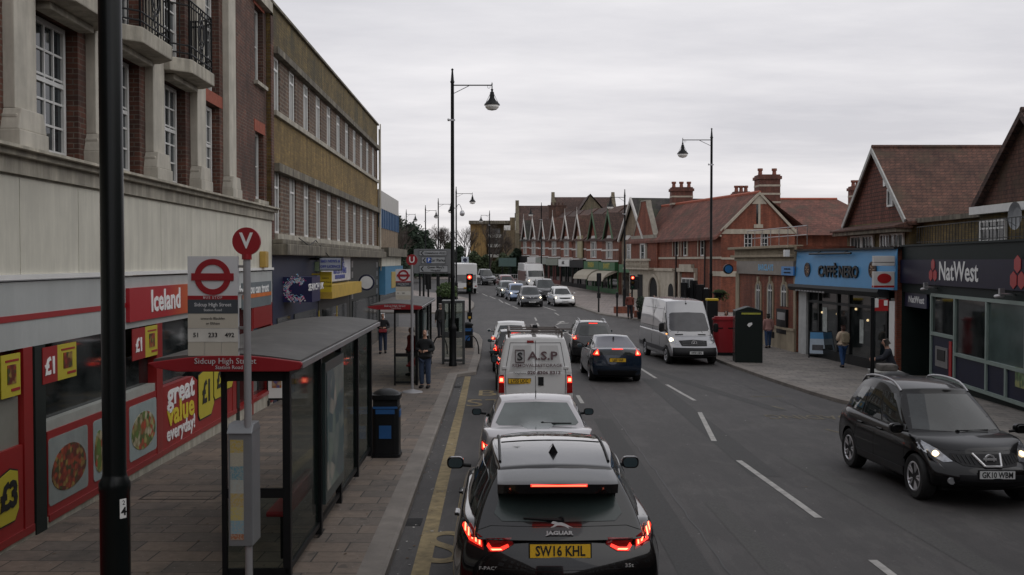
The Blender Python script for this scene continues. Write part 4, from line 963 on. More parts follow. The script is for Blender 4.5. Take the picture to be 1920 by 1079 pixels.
# balustrade over it
q = MB(); zb = ZS(1220, 503); q.box(0, SS_(1236), -.9, -.75, zb+.62, zb+.8); q.box(0, SS_(1236), -.95, 0, zb-.12, zb+.02)
k = 0; x = .2
while x < SS_(1236)-.1: q.lathe([(.07, zb), (.1, zb+.25), (.06, zb+.5), (.08, zb+.62)], (x, -.82, 0), 8); x += .42
q.build('balustrade', PST, RB)
# flemish gable
sg0, sg1 = .15, SS_(1236); zA = ZS(1219, 377); zE = ze+.1; mid = (sg0+sg1)/2
q = MB(); hw = (sg1-sg0)/2
prof = [(sg0, zb), (sg0, zE-.3), (mid-hw*.75, zE+.3), (mid-hw*.55, zE+1.3), (mid-hw*.25, zA-.5), (mid-hw*.2, zA), (mid+hw*.2, zA), (mid+hw*.25, zA-.5), (mid+hw*.55, zE+1.3), (mid+hw*.75, zE+.3), (sg1, zE-.3), (sg1, zb)]
q.prism(prof, -.2, .15, 'y'); gb = q.build('shaped_gable', BR_OR, RB)
q = MB()
for i in range(1, len(prof)-2):
    a, b = Vector(prof[i]), Vector(prof[i+1]); d = (b-a).normalized(); n_ = Vector((-d.y, d.x))*.1
    q.prism([tuple(a), tuple(b), tuple(b+n_), tuple(a+n_)], -.26, .2, 'y')
q.box(sg0, sg1, -.26, -.2, zE-.1, zE+.25); q.box(mid-.9, mid+.9, -.26, -.2, zb+.4, zE-.2); q.build('gable_coping', mat('grey_coping', (.26, .24, .2), .85, 0, .2, 3), gb)
win(gb, mid, zb+.5, 1.1, zE-zb-.9, 1, 2, -.27, fw=.16)
# bay and dark entrance beneath
a, b = SS_(1276), SS_(1308)
q = MB(); q.box(a, b, -.35, 0, ZS(1290, 510), ZS(1290, 503)); q.box(a+.4, b-.6, -.3, 0, ZS(1290, 503), ZS(1290, 496)); q.box(a, a+.25, -.2, 0, -1, ZS(1290, 510)); q.box(b-.25, b, -.2, 0, -1, ZS(1290, 510)); q.build('porch', PST, RB)
win(RB, (a+b)/2, -.2, b-a-.9, 2.4, 3, 2, -.06, fw=.1)
q = MB(); q.tube((SS_(1271), -.15, -.8), (SS_(1271), -.15, ze), .07, n=8); q.tube((SS_(1325), -.15, -.8), (SS_(1325), -.15, ze), .06, n=8); q.build('drain_pipe', M['black_metal'], RB)
# main gable end wall (faces the bank)
FE = Fac(C0, (20.5, 72.7)); er = empty('gable_end', (0, 0, 0)); bpy.data.objects.remove(er)
inv = Matrix.Translation(Vector((FS.p.x, FS.p.y, 0))) @ Matrix.Rotation(FS.rz, 4, 'Z'); inv.invert()
ME = inv @ (Matrix.Translation(Vector((FE.p.x, FE.p.y, 0))) @ Matrix.Rotation(FE.rz, 4, 'Z'))
def SE(u): return FE.sz(u, 490)[0]
def ZE(v): return FE.sz(1423, v)[1]
zg = ZE(434); za = ZE(361); WE = SE(1490)
q = MB(); q.M = ME
weo = [(SE(1395), SE(1411), ZE(477), ZE(437)), (SE(1426), SE(1441), ZE(477), ZE(437))]
wall(q, 0, WE, -1, zg, weo, 0, .2); q.prism([(0.15, zg), (WE-.15, zg), (SE(1423), za-.15)], 0, .4, 'y'); shell(q, 0, WE, 0, 2, -1, zg-.05)
q.box(WE, WE+7, 1.5, 12, -1, ze+.1)
ew = q.build('end_wall', BR_OR, RB)
q = MB(); q.M = ME; q.box(0, WE+.1, -.07, 0, ZE(439), ZE(430)); q.prism([(SE(1409), ZE(383)), (SE(1437), ZE(383)), (SE(1423), ZE(364))], -.05, 0, 'y'); q.box(SE(1421), SE(1425), -.05, 0, ZE(421), ZE(383)); q.box(SE(1413), SE(1430), -.06, 0, ZE(428), ZE(421)); q.box(0, SE(1384), -.06, 0, ZE(519), ZE(509)); q.box(0, WE, -.05, 0, ZE(487), ZE(483)); q.box(0, WE, -.08, 0, ZE(606), ZE(600))
apx = (SE(1423), za)
for (bx, sg_) in ((-.05, -1), (WE+.05, 1)):
    a, b = Vector((bx, zg)), Vector(apx); n_ = Vector((0, .16)); q.prism([tuple(a-n_), tuple(b-n_), tuple(b+n_*.4), tuple(a+n_*.6)], -.14, .1, 'y')
q.build('stone_trim', PST, RB)
q = MB(); q.M = ME; q.box(SE(1417.5), SE(1420.8), -.02, 0, ZE(420), ZE(384)); q.build('slot_window', M['glass'], RB)
for o_ in weo:
    z0 = o_[2]; wn = win(RB, 0, 0, o_[1]-o_[0]-.04, o_[3]-z0, 2, 4, 0, fw=.06); p = ME @ Vector(((o_[0]+o_[1])/2, .14, z0)); wn.location = p; wn.rotation_euler = (0, 0, FE.rz-FS.rz)
# main roof: street slope from eave to ridge
def W2L(x, y, z): return inv @ Vector((x, y, z))
ridge_n = Vector((FE.p.x+apx[0], 72.6, za)); dr = (Vector((10.85, 91.0))-Vector(C0)).normalized(); LR = 19.5
ridge_f = ridge_n+Vector((dr.x, dr.y, 0))*LR
en = Vector((C0[0]-.45, 72.55, ze-.15)); ef = en+Vector((dr.x, dr.y, 0))*LR
bn = ridge_n+Vector((3.2, 0, -2.4)); bf = bn+Vector((dr.x, dr.y, 0))*LR
q = MB(); q.M = inv
q.add([en, ef, ridge_f, ridge_n, bn, bf], [(0, 1, 2, 3), (3, 2, 5, 4)]); dn = Vector((0, 0, -.2)); q.add([en, ef, ridge_f, ridge_n, en+dn, ef+dn, ridge_f+dn, ridge_n+dn], [(0, 1, 5, 4), (0, 3, 7, 4), (1, 2, 6, 5), (4, 5, 6, 7)])
# cross wing roof to the right
yw = 80; zr = za-.05
q.add([(18, yw-6.9, ze+.0), (28.5, yw-6.9, ze+.0), (25.6, yw, zr), (17, yw, zr), (28.5, yw+6, ze), (17, yw+6, ze)], [(0, 1, 2, 3), (2, 1, 4), (2, 4, 5, 3)])
rf = q.build('roof', TILER, RB)
q = MB(); q.M = inv; q.tube(ridge_n, ridge_f, .13, n=6); q.tube((17.5, yw, zr), (25.6, yw, zr), .12, n=6); q.build('ridge_tiles', mat('ridge_red', (.34, .09, .05), .7), rf)
STRIPE = None
def chimney(par, M_, x, y, z0, z1, w_, d_, npots, stripes=3):
    q = MB(); q.M = M_; q.box(x-w_/2, x+w_/2, y-d_/2, y+d_/2, z0, z1); q.box(x-w_/2-.1, x+w_/2+.1, y-d_/2-.1, y+d_/2+.1, z1-.35, z1-.12); ch = q.build('chimney', brick('brick_chimney', (.22, .075, .05), (.16, .055, .04), (.12, .09, .07), stain=.3), par)
    q = MB(); q.M = M_
    for k in range(stripes):
        zz = z1-.75-k*(.62); q.box(x-w_/2-.02, x+w_/2+.02, y-d_/2-.02, y+d_/2+.02, zz-.14, zz)
    q.build('stone_stripe', PST, ch)
    for k in range(npots): q = MB(); q.M = M_; q.lathe([(.17, z1-.02), (.14, z1+.3), (.2, z1+.34), (.2, z1+.5), (.12, z1+.5)], (lerp(x-w_/2+.25, x+w_/2-.25, k/max(1, npots-1)), y, 0), 10); q.build('chimney_pot', mat('terracotta', (.2, .075, .05), .8), ch, smooth=True)
def chpx(par, M_, u0, u1, vt, Y, z0, d_, n_, st_=3):
    a, b = at(u0, vt, Y), at(u1, vt, Y); chimney(par, M_, (a.x+b.x)/2, Y, z0, a.z, b.x-a.x, d_, n_, st_)
chpx(rf, inv, 1258, 1297, 352, 88.5, ze+1, 1.2, 3, 2); chpx(rf, inv, 1419, 1458, 329, 76, ze+.5, 1.6, 2, 4); chpx(rf, inv, 1375, 1404, 360, 84, ze+1.5, 1, 3, 1); chpx(rf, inv, 1594, 1613, 350, 83, ze, 1, 2, 3)
# ================================================================ RIGHT: terrace of gabled shops
FT = Fac((-.6, 148.5), (10.0, 96.0))
def ST(u): return FT.sz(u, 490)[0]
gu = [985, 1001.4, 1018.8, 1039.7, 1062.9, 1085.6, 1113.9, 1143.5]
gs = [ST(u) for u in gu]; print('terrace s', [round(x, 1) for x in gs], FT.len)
GREENF = mat('green_shop_fascia', (.03, .11, .04), .5); CRM = mat('cream_awning', (.36, .32, .25), .7, 0, .08)
spec = {7: (GREENF, 'near', 'second green fronted terrace shop with cream awning, nearest the stone gable', CRM, 'SWIFT'), 6: (GREENF, '', 'green fronted terrace shop with cream awning beside the black fronted one', CRM, 'FINISH'),
 5: (M['black_plastic'], '', 'terrace shop with black fascia and a beige sheet hanging from its upper window', None, None), 4: (M['white'], '', 'terrace shop with white fascia and dark lettering', None, None),
 3: (mat('sage_fascia', (.2, .22, .18), .5), '', 'terrace shop with wide sage grey fascia next to the white fronted one', None, None), 2: (mat('grey_fascia_b', (.26, .28, .25), .5), '', 'terrace shop with pale grey fascia and red base behind the motorhome', None, None),
 1: (M['white'], '', 'far terrace shop with narrow white shopfront', None, None), 0: (M['black_plastic'], '', 'last terrace shop at the far end with black front and grey slate gable', None, None)}
VERGE = mat('white_verge', (.5, .48, .45), .6, 0, .1); VG = mat('green_verge', (.04, .09, .04), .6)
cols_roof = [SLATE, DTILE, DTILE, TILE, DTILE, TILE, DTILE, DTILE]
for i in range(8):
    w_ = (gs[i+1]-gs[i]) if i < 7 else gs[7]-gs[6]; s0 = gs[i]-w_/2+.0; 
    if i == 0: w_ = gs[1]-gs[0]
    w_ = min(w_, 7.2); q_ = FT.p+FT.d*gs[i]; zg_ = gz(q_.x, q_.y)+PAV
    zed = 5.25
    base = empty('terraced_shop', (q_.x, q_.y, zg_), FT.rz, spec[i][2], 'shop', 'terrace of gabled brick shops')
    h = w_/2*1.02
    q = MB(); wall(q, -h, h, 3.0, zed, [(-.85, .85, 3.35, 5.0)], 0, .12); shell(q, -h, h, 0, 9, -.6, zed-.02)
    q.prism([(-1.35, zed), (1.35, zed), (0, zed+2.3)], .0, .2, 'y')
    q.build('wall', [BR_OR, brick('brick_terrace_brown', (.21, .075, .045), (.15, .055, .034), (.2, .12, .09), stain=.3)][i % 2], base)
    q = MB(); q.box(-h, h, -.05, 0, 4.1, 4.25); q.box(-h, h, -.06, 0, 3.05, 3.2); q.box(-1.0, -.8, -.1, 0, 3.3, 5.1); q.box(.8, 1.0, -.1, 0, 3.3, 5.1); q.prism([(-1.1, 5.0), (1.1, 5.0), (.5, 5.6), (-.5, 5.6)], -.12, 0, 'y'); q.build('white_trim', VERGE, base)
    win(base, -.42, 3.35, .72, 1.65, 1, 2, .05, fw=.1, gm=M['glassc']); win(base, .42, 3.35, .72, 1.65, 1, 2, .05, fw=.1, gm=M['glassc'])
    q = MB()
    for sg_ in (-1, 1): q.prism([(0, zed+2.75), (0, zed+2.45), (sg_*1.55, zed-.1), (sg_*1.75, zed)], -.3, -.2, 'y')
    q.tube((0, -.25, zed+2.3), (0, -.25, zed+3.5), .05, .02, 6); q.build('bargeboard', VERGE if i not in (6, 7) else VG, base)
    q = MB(); rz_ = 8.9
    q.add([(-h, -.3, zed-.05), (h, -.3, zed-.05), (h, 4.5, rz_), (-h, 4.5, rz_), (-h, 9.2, zed), (h, 9.2, zed), (-h, -.3, zed-.2), (h, -.3, zed-.2)], [(0, 1, 2, 3), (3, 2, 5, 4), (0, 1, 7, 6), (1, 2, 5), (0, 3, 4)])
    for sg_ in (-1, 1): q.add([(sg_*1.7, -.3, zed-.05), (0, -.3, zed+2.6), (0, 3.6, zed+2.6), (sg_*1.7, .25, zed+.05)], [(0, 1, 2, 3)])
    rf_ = q.build('roof', cols_roof[i], base)
    q = MB(); q.box(h-.35, h+.1, 2.6, 4.9, zed+1, rz_+.9); q.box(h-.42, h+.16, 2.5, 5, rz_+.75, rz_+.9)
    for k in range(4): q.lathe([(.14, rz_+.88), (.11, rz_+1.25), (.11, rz_+1.26)], (h-.12, 3+.5*k, 0), 8)
    if i == 0: q.build('chimney', BR_DK, rf_)
    fm = spec[i][0]
    q = MB(); q.box(-h+.1, h-.1, -.35, 0, 2.2, 3.0); f_ = q.build('fascia', fm, base)
    if spec[i][4]: text(spec[i][4], .7, mat('old_yellow', (.35, .3, .05), .6, 0, 0), f_, (0, -.36, 2.6), sx=1.1, bold=.02)
    q = MB(); q.box(-h+.25, h-.25, .02, .1, .4, 2.2); q.build('shop_glass', M['shopglass'], base)
    q = MB()
    for x in (-h+.15, -.5, .5, h-.15): q.box(x-.1, x+.1, -.06, .1, -.5, 2.2)
    q.box(-h+.1, h-.1, -.05, .09, -.5, .45); q.build('shopfront_frame', [M['upvc'], GREENF, mat('maroon_paint', (.12, .03, .025), .5), M['black_plastic']][{7: 1, 6: 1, 5: 3, 4: 3, 3: 2, 2: 2, 1: 0, 0: 3}[i]], base)
    if spec[i][3]:
        q = MB(); pr = [(0, 2.3)]+[(-1.6*math.sin(R(k*15)), 1.15+1.1*math.cos(R(k*15))) for k in range(1, 7)]+[(-1.6, .95), (0, .95)]
        pr = [(0, 2.2), (-.5, 2.15), (-1.0, 1.95), (-1.4, 1.6), (-1.55, 1.2), (-1.5, 1.2), (-1.3, 1.55), (0, 2.1)]
        q.prism([(a, b) for a, b in pr], -h+.2, h-.2, 'x'); q.build('awning', spec[i][3], base)
    if i == 5: q = MB(); q.box(.2, 2.0, -.25, -.1, 3.2, 5.6); q.build('hanging_sheet', mat('beige_sheet', (.3, .27, .16), .8, 0, .15), base)
    if i == 4: text('ARK', .5, M['ink'], f_, (-.4, -.36, 2.6), sx=1.2, bold=.02)
# stock brick gabled house at the near end
q_ = FT.p+FT.d*(gs[7]+7.2); zg_ = gz(q_.x, q_.y)+PAV
hb_ = empty('gabled_house', (q_.x, q_.y, zg_), FT.rz, 'pale stock brick gabled house between the green fronted shops and red brick building', 'house')
h = 3.4; q = MB(); wall(q, -h, h, -.6, 5.3, [(-1.9, -.7, 3.2, 5.2), (.7, 1.9, 3.2, 5.2)], 0, .12); shell(q, -h, h, 0, 8, -.6, 5.2); q.prism([(-h, 5.3), (h, 5.3), (0, 8.6)], 0, .3, 'y'); q.build('wall', BR_LN, hb_)
for x in (-1.3, 1.3): win(hb_, x, 3.2, 1.15, 2.0, 1, 2, .05, fw=.14, gm=M['glassc'])
q = MB()
for sg_ in (-1, 1): q.prism([(0, 9.0), (0, 8.6), (sg_*(h+.1), 5.0), (sg_*(h+.35), 5.15)], -.35, -.2, 'y')
for x in (-1.3, 1.3): q.prism([(x-.75, 5.2), (x+.75, 5.2), (x+.5, 5.6), (x-.5, 5.6)], -.1, 0, 'y')
q.build('bargeboard', VERGE, hb_)
q = MB()
for sg_ in (-1, 1): q.add([(0, -.3, 8.95), (sg_*(h+.3), -.3, 5.1), (sg_*(h+.3), 9, 5.1), (0, 9, 8.95)], [(0, 1, 2, 3)])
q.build('roof', SLATE, hb_)
q = MB(); q.box(-h, h, -.3, 0, 2.2, 2.95); q.build('fascia', GREENF, hb_)
q = MB(); q.box(-h+.2, h-.2, .0, .05, -.4, 2.15); q.build('shop_glass', M['shopglass'], hb_)
# ================================================================ church on the hill
ch = empty('church', (0, 170, g0(170)), 0, 'large stock brick church with long brown tiled roofs rising behind the terrace', 'church')
ZG = g0(170)
def boxpx(mb, u0, u1, v0, v1, Y, d, m=0):
    a, b = at(u0, v1, Y), at(u1, v0, Y); mb.box(a.x, b.x, Y-170, Y-170+d, a.z-ZG, b.z-ZG, m); return a, b
CST = brick('church_stock_brick', (.17, .14, .09), (.13, .11, .07), (.2, .17, .12), bw=.3, rh=.1, stain=.35)
q = MB()
def nave(u0, u1, vr, ve, Y, half, gl=True):
    a = at(u0, vr, Y); b = at(u1, vr, Y); e = at(u0, ve, Y-half)
    zr_, ze_ = a.z-ZG, e.z-ZG; y0 = Y-half-170; y1 = Y+half-170; ym = Y-170
    q.add([(a.x, y0, ze_), (b.x, y0, ze_), (b.x, ym, zr_), (a.x, ym, zr_), (a.x, y1, ze_), (b.x, y1, ze_)], [(0, 1, 2, 3), (3, 2, 5, 4)], 1)
    for x0, x1 in ((a.x-.6, a.x), (b.x, b.x+.6)):
        q.prism([(y0-.3, -3), (y1+.3, -3), (y1+.3, ze_+.2), (ym+.4, zr_+.2), (ym, zr_+.9), (ym-.4, zr_+.2), (y0-.3, ze_+.2)], x0, x1, 'x', 0)
    q.box(a.x, b.x, y0+.3, y1-.3, -3, ze_, 0)
nave(973, 1036, 386, 440, 172, 6); nave(1040, 1146, 370, 432, 182, 8)
# transept gable facing the camera
a = at(1105, 368, 168); l = at(1072, 420, 168); r_ = at(1150, 420, 168)
q.prism([(l.x, -3), (r_.x, -3), (r_.x, l.z-ZG), (a.x, a.z-ZG), (l.x, l.z-ZG)], -4, 12, 'y', 0)
q.add([(l.x-.4, -4.3, l.z-ZG-.1), (a.x, -4.3, a.z-ZG+.25), (a.x, 14, a.z-ZG+.25), (l.x-.4, 14, l.z-ZG-.1), (r_.x+.4, -4.3, l.z-ZG-.1), (r_.x+.4, 14, l.z-ZG-.1)], [(0, 1, 2, 3), (1, 4, 5, 2)], 1)
q.build('wall', [CST, DTILE], ch)
q = MB(); boxpx(q, 1105, 1120, 392, 418, 165.8, .2); boxpx(q, 965, 966.5, 400, 415, 165, .2); q.build('church_window', M['glass'], ch)
# low range joining church and terrace
lr_ = empty('long_roofed_hall', (16, 128, g0(128)), FT.rz, 'brown roofed hall behind the terrace shops below the church', 'building')
q = MB(); q.box(-20, 12, 5, 14, -2, 6.6); q.prism([(4.5, 6.6), (14.5, 6.6), (9.5, 10.2)], -20.5, 12.5, 'x', 1); q.build('wall', [CST, DTILE], lr_)
# ================================================================ flats
fl = empty('block_of_flats', (0, 190, g0(190)), 0, 'yellow brick block of flats with white balconies at the end of the road', 'building')
ZF = g0(190)
def bx(mb, u0, u1, v0, v1, Y, d, m=0):
    a, b = at(u0, v1, Y), at(u1, v0, Y); mb.box(a.x, b.x, Y-190, Y-190+d, a.z-ZF, b.z-ZF, m)
q = MB(); bx(q, 882, 912, 420, 500, 190, 10); bx(q, 912, 957, 420, 500, 192, 9, 1); q.build('wall', [brick('flats_yellow_brick', (.34, .21, .075), (.27, .165, .055), (.3, .22, .1), stain=.2), brick('flats_brown_brick', (.24, .18, .1), (.18, .13, .08), (.2, .16, .1), stain=.2)], fl)
q = MB(); bx(q, 879, 960, 414, 420, 189, 12); q.build('roof', M['ledge'], fl)
for v in (437, 455, 474):
    q = MB(); bx(q, 915, 940, v+3, v+9, 189.5, 2.4); q.build('balcony', mat('pale_balcony', (.4, .4, .37), .6), fl)
    q = MB(); bx(q, 917, 938, v-8, v+3, 191.8, .15); q.build('window', M['glassc'], fl)
bl = empty('brick_houses', (0, 185, g0(185)), 0, 'brown brick houses with white dormer between the flats and the church', 'building')
q = MB(); 
def bx2(mb, u0, u1, v0, v1, Y, d, m=0):
    a, b = at(u0, v1, Y), at(u1, v0, Y); mb.box(a.x, b.x, Y-185, Y-185+d, a.z-g0(185), b.z-g0(185), m)
bx2(q, 943, 975, 432, 510, 184, 8, 0); bx2(q, 945, 957, 423, 432, 185, 5, 1); bx2(q, 956, 966, 408, 432, 186, 5, 0); q.build('wall', [brick('flats_brown_brick', (.24, .18, .1), (.18, .13, .08), (.2, .16, .1)), M['white']], bl)
# backdrop of hedges and boundary walls at the bend
tag(MB().box(-26, 6, 148, 148.6, .5, 3.0).build('boundary_wall', brick('old_wall', (.14, .085, .06), (.1, .065, .05), (.12, .1, .08), stain=.4), None), 'dark brick boundary wall behind the bend of the road', 'wall')
# ================================================================ VEHICLES
def cage(al, bl, cl, fn):
    V = {}; vl = []; F = []
    def vid(i, j, k):
        if (i, j, k) not in V: V[(i, j, k)] = len(vl); vl.append(fn(al[i], bl[j], cl[k]))
        return V[(i, j, k)]
    na, nb, nc = len(al)-1, len(bl)-1, len(cl)-1
    for i in range(na):
        for j in range(nb):
            for k in (0, nc): F.append((vid(i, j, k), vid(i+1, j, k), vid(i+1, j+1, k), vid(i, j+1, k)))
        for k in range(nc):
            for j in (0, nb): F.append((vid(i, j, k), vid(i+1, j, k), vid(i+1, j, k+1), vid(i, j, k+1)))
    for j in range(nb):
        for k in range(nc):
            for i in (0, na): F.append((vid(i, j, k), vid(i, j+1, k), vid(i, j+1, k+1), vid(i, j, k+1)))
    me = bpy.data.meshes.new('cage'); me.from_pydata(vl, [], F)
    bm = bmesh.new(); bm.from_mesh(me); bmesh.ops.recalc_face_normals(bm, faces=bm.faces); bm.to_mesh(me); bm.free()
    return me
def subs(me, lv, cutter=None):
    o = bpy.data.objects.new('tmp', me); col.objects.link(o)
    me.materials.append(None); me.materials.append(None)
    md = o.modifiers.new('s', 'SUBSURF'); md.levels = lv; md.render_levels = lv
    if cutter:
        b = o.modifiers.new('b', 'BOOLEAN'); b.object = cutter; b.operation = 'DIFFERENCE'; b.solver = 'EXACT'
    r = evalmesh(o); bpy.data.objects.remove(o); return r
def paint(name, c, metal=.0, rough=.25):
    return mat(name, c, rough, metal, .04, 2, coat=1.0, spec=.2 if max(c) < .01 else .5)
def _tyre(r, wd):
    q = MB(); q.lathe([(r*.62, -wd*.42), (r*.7, -wd*.5), (r*.93, -wd*.5), (r, -wd*.36), (r, wd*.36), (r*.93, wd*.5), (r*.7, wd*.5), (r*.62, wd*.42)], n=28, ax='x'); return q.mesh('tyre', True)
def _rim(r, wd, ns=5):
    q = MB(); q.lathe([(0, wd*.2), (r*.56, wd*.2), (r*.6, wd*.38), (r*.66, wd*.46), (r*.66, wd*.4), (r*.6, -wd*.3)], n=28, ax='x', m=0)
    q2 = MB()
    for k in range(ns):
        for dt in (-.13, .13):
            t = 2*math.pi*k/ns+dt; t2 = 2*math.pi*k/ns+dt*1.3
            q.tube((wd*.3, r*.1*math.cos(t), r*.1*math.sin(t)), (wd*.4, r*.6*math.cos(t2), r*.6*math.sin(t2)), r*.075, r*.07, 6, m=1)
    q.lathe([(0, wd*.42), (r*.13, wd*.4), (r*.15, wd*.2)], n=12, ax='x', m=1); q.lathe([(r*.57, wd*.38), (r*.61, wd*.5), (r*.66, wd*.47), (r*.64, wd*.3)], n=28, ax='x', m=1)
    return q.mesh('rim', True)
WHC = {}
def wheel(root, x, y, r, wd, side, rimm):
    key = (r, wd, rimm.name)
    if key not in WHC:
        t = _tyre(r, wd); t.materials.append(M['rubber']); ri = _rim(r, wd); ri.materials.append(M['black_plastic']); ri.materials.append(rimm); WHC[key] = (t, ri)
    t = link('wheel', WHC[key][0], root); t.location = (x, y, r); t.rotation_euler = (0, 0, 0 if side > 0 else math.pi)
    link('rim', WHC[key][1], t)
ALLOY = mat('alloy_silver', (.62, .62, .64), .35, .6, .05)
class Car:
    """local frame: +y forward, x right, z up, origin on the ground under the middle"""
    def __init__(s, name, label, cat, loc, rz, P, group=None):
        s.P = P; L, W, H = P['L'], P['W'], P['H']; s.root = empty(name, loc, rz, label, cat, group); s.L, s.W, s.H = L, W, H
        zs = P.get('zs', .2); top = P['top']; rear = P['rear']; front = P['front']; wc = P.get('wc', [(0, .92), (.2, .985), (.5, 1), (.75, .985), (1, .93)])
        pr, pf = P.get('pr', .16), P.get('pf', .3)
        def low(a, b, c):
            y0 = L*a; zt = pl(top, y0); z = zs+(zt-zs)*c
            z += .03*(1-b*b)*(1 if c == 1 else 0)
            if c == 0: z += .05*sm((a-.9)/.1)+.06*sm((.08-a)/.08)
            wr = sm(1-a/.18); wf = sm(1-(1-a)/.25)
            y = y0+pl(rear, c)*wr+pr*(abs(b)**2.2)*wr-pl(front, c)*wf-pf*(abs(b)**2.2)*wf
            hw = W/2*pl(wc, c)*(1-P.get('tr', .05)*wr-P.get('tf', .08)*wf)
            return (b*hw, y-L/2, z)
        al = [0, .02, .07, .14, .22, .32, .45, .58, .68, .78, .86, .93, .98, 1]; bl = [-1, -.93, -.7, -.35, 0, .35, .7, .93, 1]; cl = [0, .08, .3, .55, .78, .94, 1]
        cm = cage(al, bl, cl, low)
        q = MB(); s.ax = (P['xr']-L/2, P['xf']-L/2); s.r = P.get('wr', .33)
        for y in s.ax: q.lathe([(0, -W), (s.r+.045, -W), (s.r+.045, W), (0, W)], (0, y, s.r+.0), 28, 0, 'x')
        cme = q.mesh('cut'); cut = link('cut', cme, None, [None, None]) if False else bpy.data.objects.new('cut', cme); 
        if cut.name not in col.objects: col.objects.link(cut)
        cme.materials.append(None); cme.materials.append(None)
        for p in cme.polygons: p.material_index = 1
        # restrict cutter to the sides: two short cylinders per axle would leave a floor; full width is fine
        lo = subs(cm, 2, cut); bpy.data.objects.remove(cut)
        g = P.get('gh'); bm = bmesh.new(); bm.from_mesh(lo); s.ghm = None
        if g:
            yrb, yrt, yft, yfb = [v-L/2 for v in g]; rw = P['rw']; wb = P.get('wb', W/2*.9); zb = P.get('zb', None)
            bow = P.get('bow', .1)
            def up(a, b, c):
                yb = lerp(yrb, yfb, a); yt = lerp(yrt, yft, a); y = lerp(yb, yt, c)
                zbb = pl(top, yb+L/2)-.07 if zb is None else zb
                zt = H-.07*((a-.42)/.58)**2*1.3-P.get('rdrop', 0)*sm(1-a/.5); z = lerp(zbb, zt, c)
                wf = sm((a-.6)/.4); wrr = sm(1-a/.4)
                hw = lerp(wb*(1-.07*wf-P.get('gtr', .08)*wrr), rw*(1-.05*wf-P.get('gtr', .08)*wrr), c**1.15)
                hw += .03*math.sin(math.pi*c)
                y -= bow*b*b*wf*1.5; y += bow*b*b*wrr*.8
                z += .035*(1-b*b)*(1 if c == 1 else 0)+.02*math.sin(math.pi*c)*0
                return (b*hw, y, z)
            um = subs(cage([0, .03, .12, .3, .5, .7, .88, .97, 1], [-1, -.93, -.6, -.2, .2, .6, .93, 1], [0, .1, .5, .88, .97, 1], up), 2)
            bm.from_mesh(um)
        for f in bm.faces: f.smooth = True
        for e in bm.edges:
            if len(e.link_faces) == 2 and e.calc_face_angle(0) > R(38): e.smooth = False
        me = bpy.data.meshes.new('body'); bm.to_mesh(me); s.bvh = BVHTree.FromBMesh(bm); bm.free(); me.materials.clear()
        s.body = link('body', me, s.root, [P['paint'], M['asphalt_dark']])
        s.pt = P['paint']
        wx = W/2-P.get('wd', .21)/2-.02
        for y in s.ax:
            for sd in (-1, 1): wheel(s.root, sd*wx, y, s.r, P.get('wd', .21), sd, P.get('rim', ALLOY))
        q = MB(); q.box(-W/2+.25, W/2-.25, -L/2+.4, L/2-.4, zs-.03, zs+.25); q.build('chassis', M['asphalt_dark'], s.root)
    def hit(s, a, b, ax, off):
        d = {'R': (Vector((a, -9, b)), Vector((0, 1, 0))), 'F': (Vector((a, 9, b)), Vector((0, -1, 0))), 'L': (Vector((-5, a, b)), Vector((1, 0, 0))), 'Q': (Vector((5, a, b)), Vector((-1, 0, 0))), 'T': (Vector((a, b, 9)), Vector((0, 0, -1)))}[ax]
        h = s.bvh.ray_cast(d[0], d[1])
        if h[0] is None:
            h = s.bvh.find_nearest(Vector({'R': (a, -s.L/2, b), 'F': (a, s.L/2, b), 'L': (-s.W/2, a, b), 'Q': (s.W/2, a, b), 'T': (a, b, s.H)}[ax]))
        n = h[1]
        if n.dot(d[1]) > 0: n = -n
        return h[0]-d[1]*off, n
    def patch(s, poly, ax, name, m, parent=None, off=.006, step=.09, mirror=False, skirt=.02, sym=False, bulge=0):
        if ax == 'S':
            s.patch(poly, 'L', name, m, parent, off, step); return s.patch(poly, 'Q', name, m, parent, off, step)
        if sym: poly = poly+[(-x, y) for x, y in reversed(poly)]
        P = []
        n = len(poly)
        for i in range(n):
            a, b = Vector(poly[i]), Vector(poly[(i+1) % n]); k = max(1, int((b-a).length/step))
            for j in range(k): P.append(a.lerp(b, j/k))
        nb = len(P); E = [(i, (i+1) % nb) for i in range(nb)]
        x0, x1 = min(p.x for p in P), max(p.x for p in P); y0, y1 = min(p.y for p in P), max(p.y for p in P)
        x = x0+step*.5
        while x < x1:
            y = y0+step*.5
            while y < y1: P.append(Vector((x, y))); y += step
            x += step
        vo, eo, fo, *_ = geometry.delaunay_2d_cdt(P, E, [], 1, 1e-4)
        vs = []; ns = []
        for p in vo:
            h, nn = s.hit(p.x, p.y, ax, off); vs.append(h); ns.append(nn)
        bm = bmesh.new(); bv = [bm.verts.new(v) for v in vs]
        for f in fo:
            try: bm.faces.new([bv[i] for i in f])
            except ValueError: pass
        bm.faces.ensure_lookup_table()
        # skirt back into the body
        dr = {'R': Vector((0, 1, 0)), 'F': Vector((0, -1, 0)), 'L': Vector((1, 0, 0)), 'Q': Vector((-1, 0, 0)), 'T': Vector((0, 0, -1))}[ax]
        be = [e for e in bm.edges if len(e.link_faces) == 1]; mp = {}
        for e in be:
            for v in e.verts:
                if v not in mp: mp[v] = bm.verts.new(v.co+dr*(off+skirt))
        for e in be:
            a, b = e.verts; f = bm.faces.new([a, b, mp[b], mp[a]]); e.smooth = False
        bmesh.ops.recalc_face_normals(bm, faces=bm.faces)
        for f in bm.faces: f.smooth = True
        # main faces towards the ray
        big = max(bm.faces, key=lambda f: f.calc_area())
        if big.normal.dot(dr) > 0: bmesh.ops.reverse_faces(bm, faces=bm.faces)
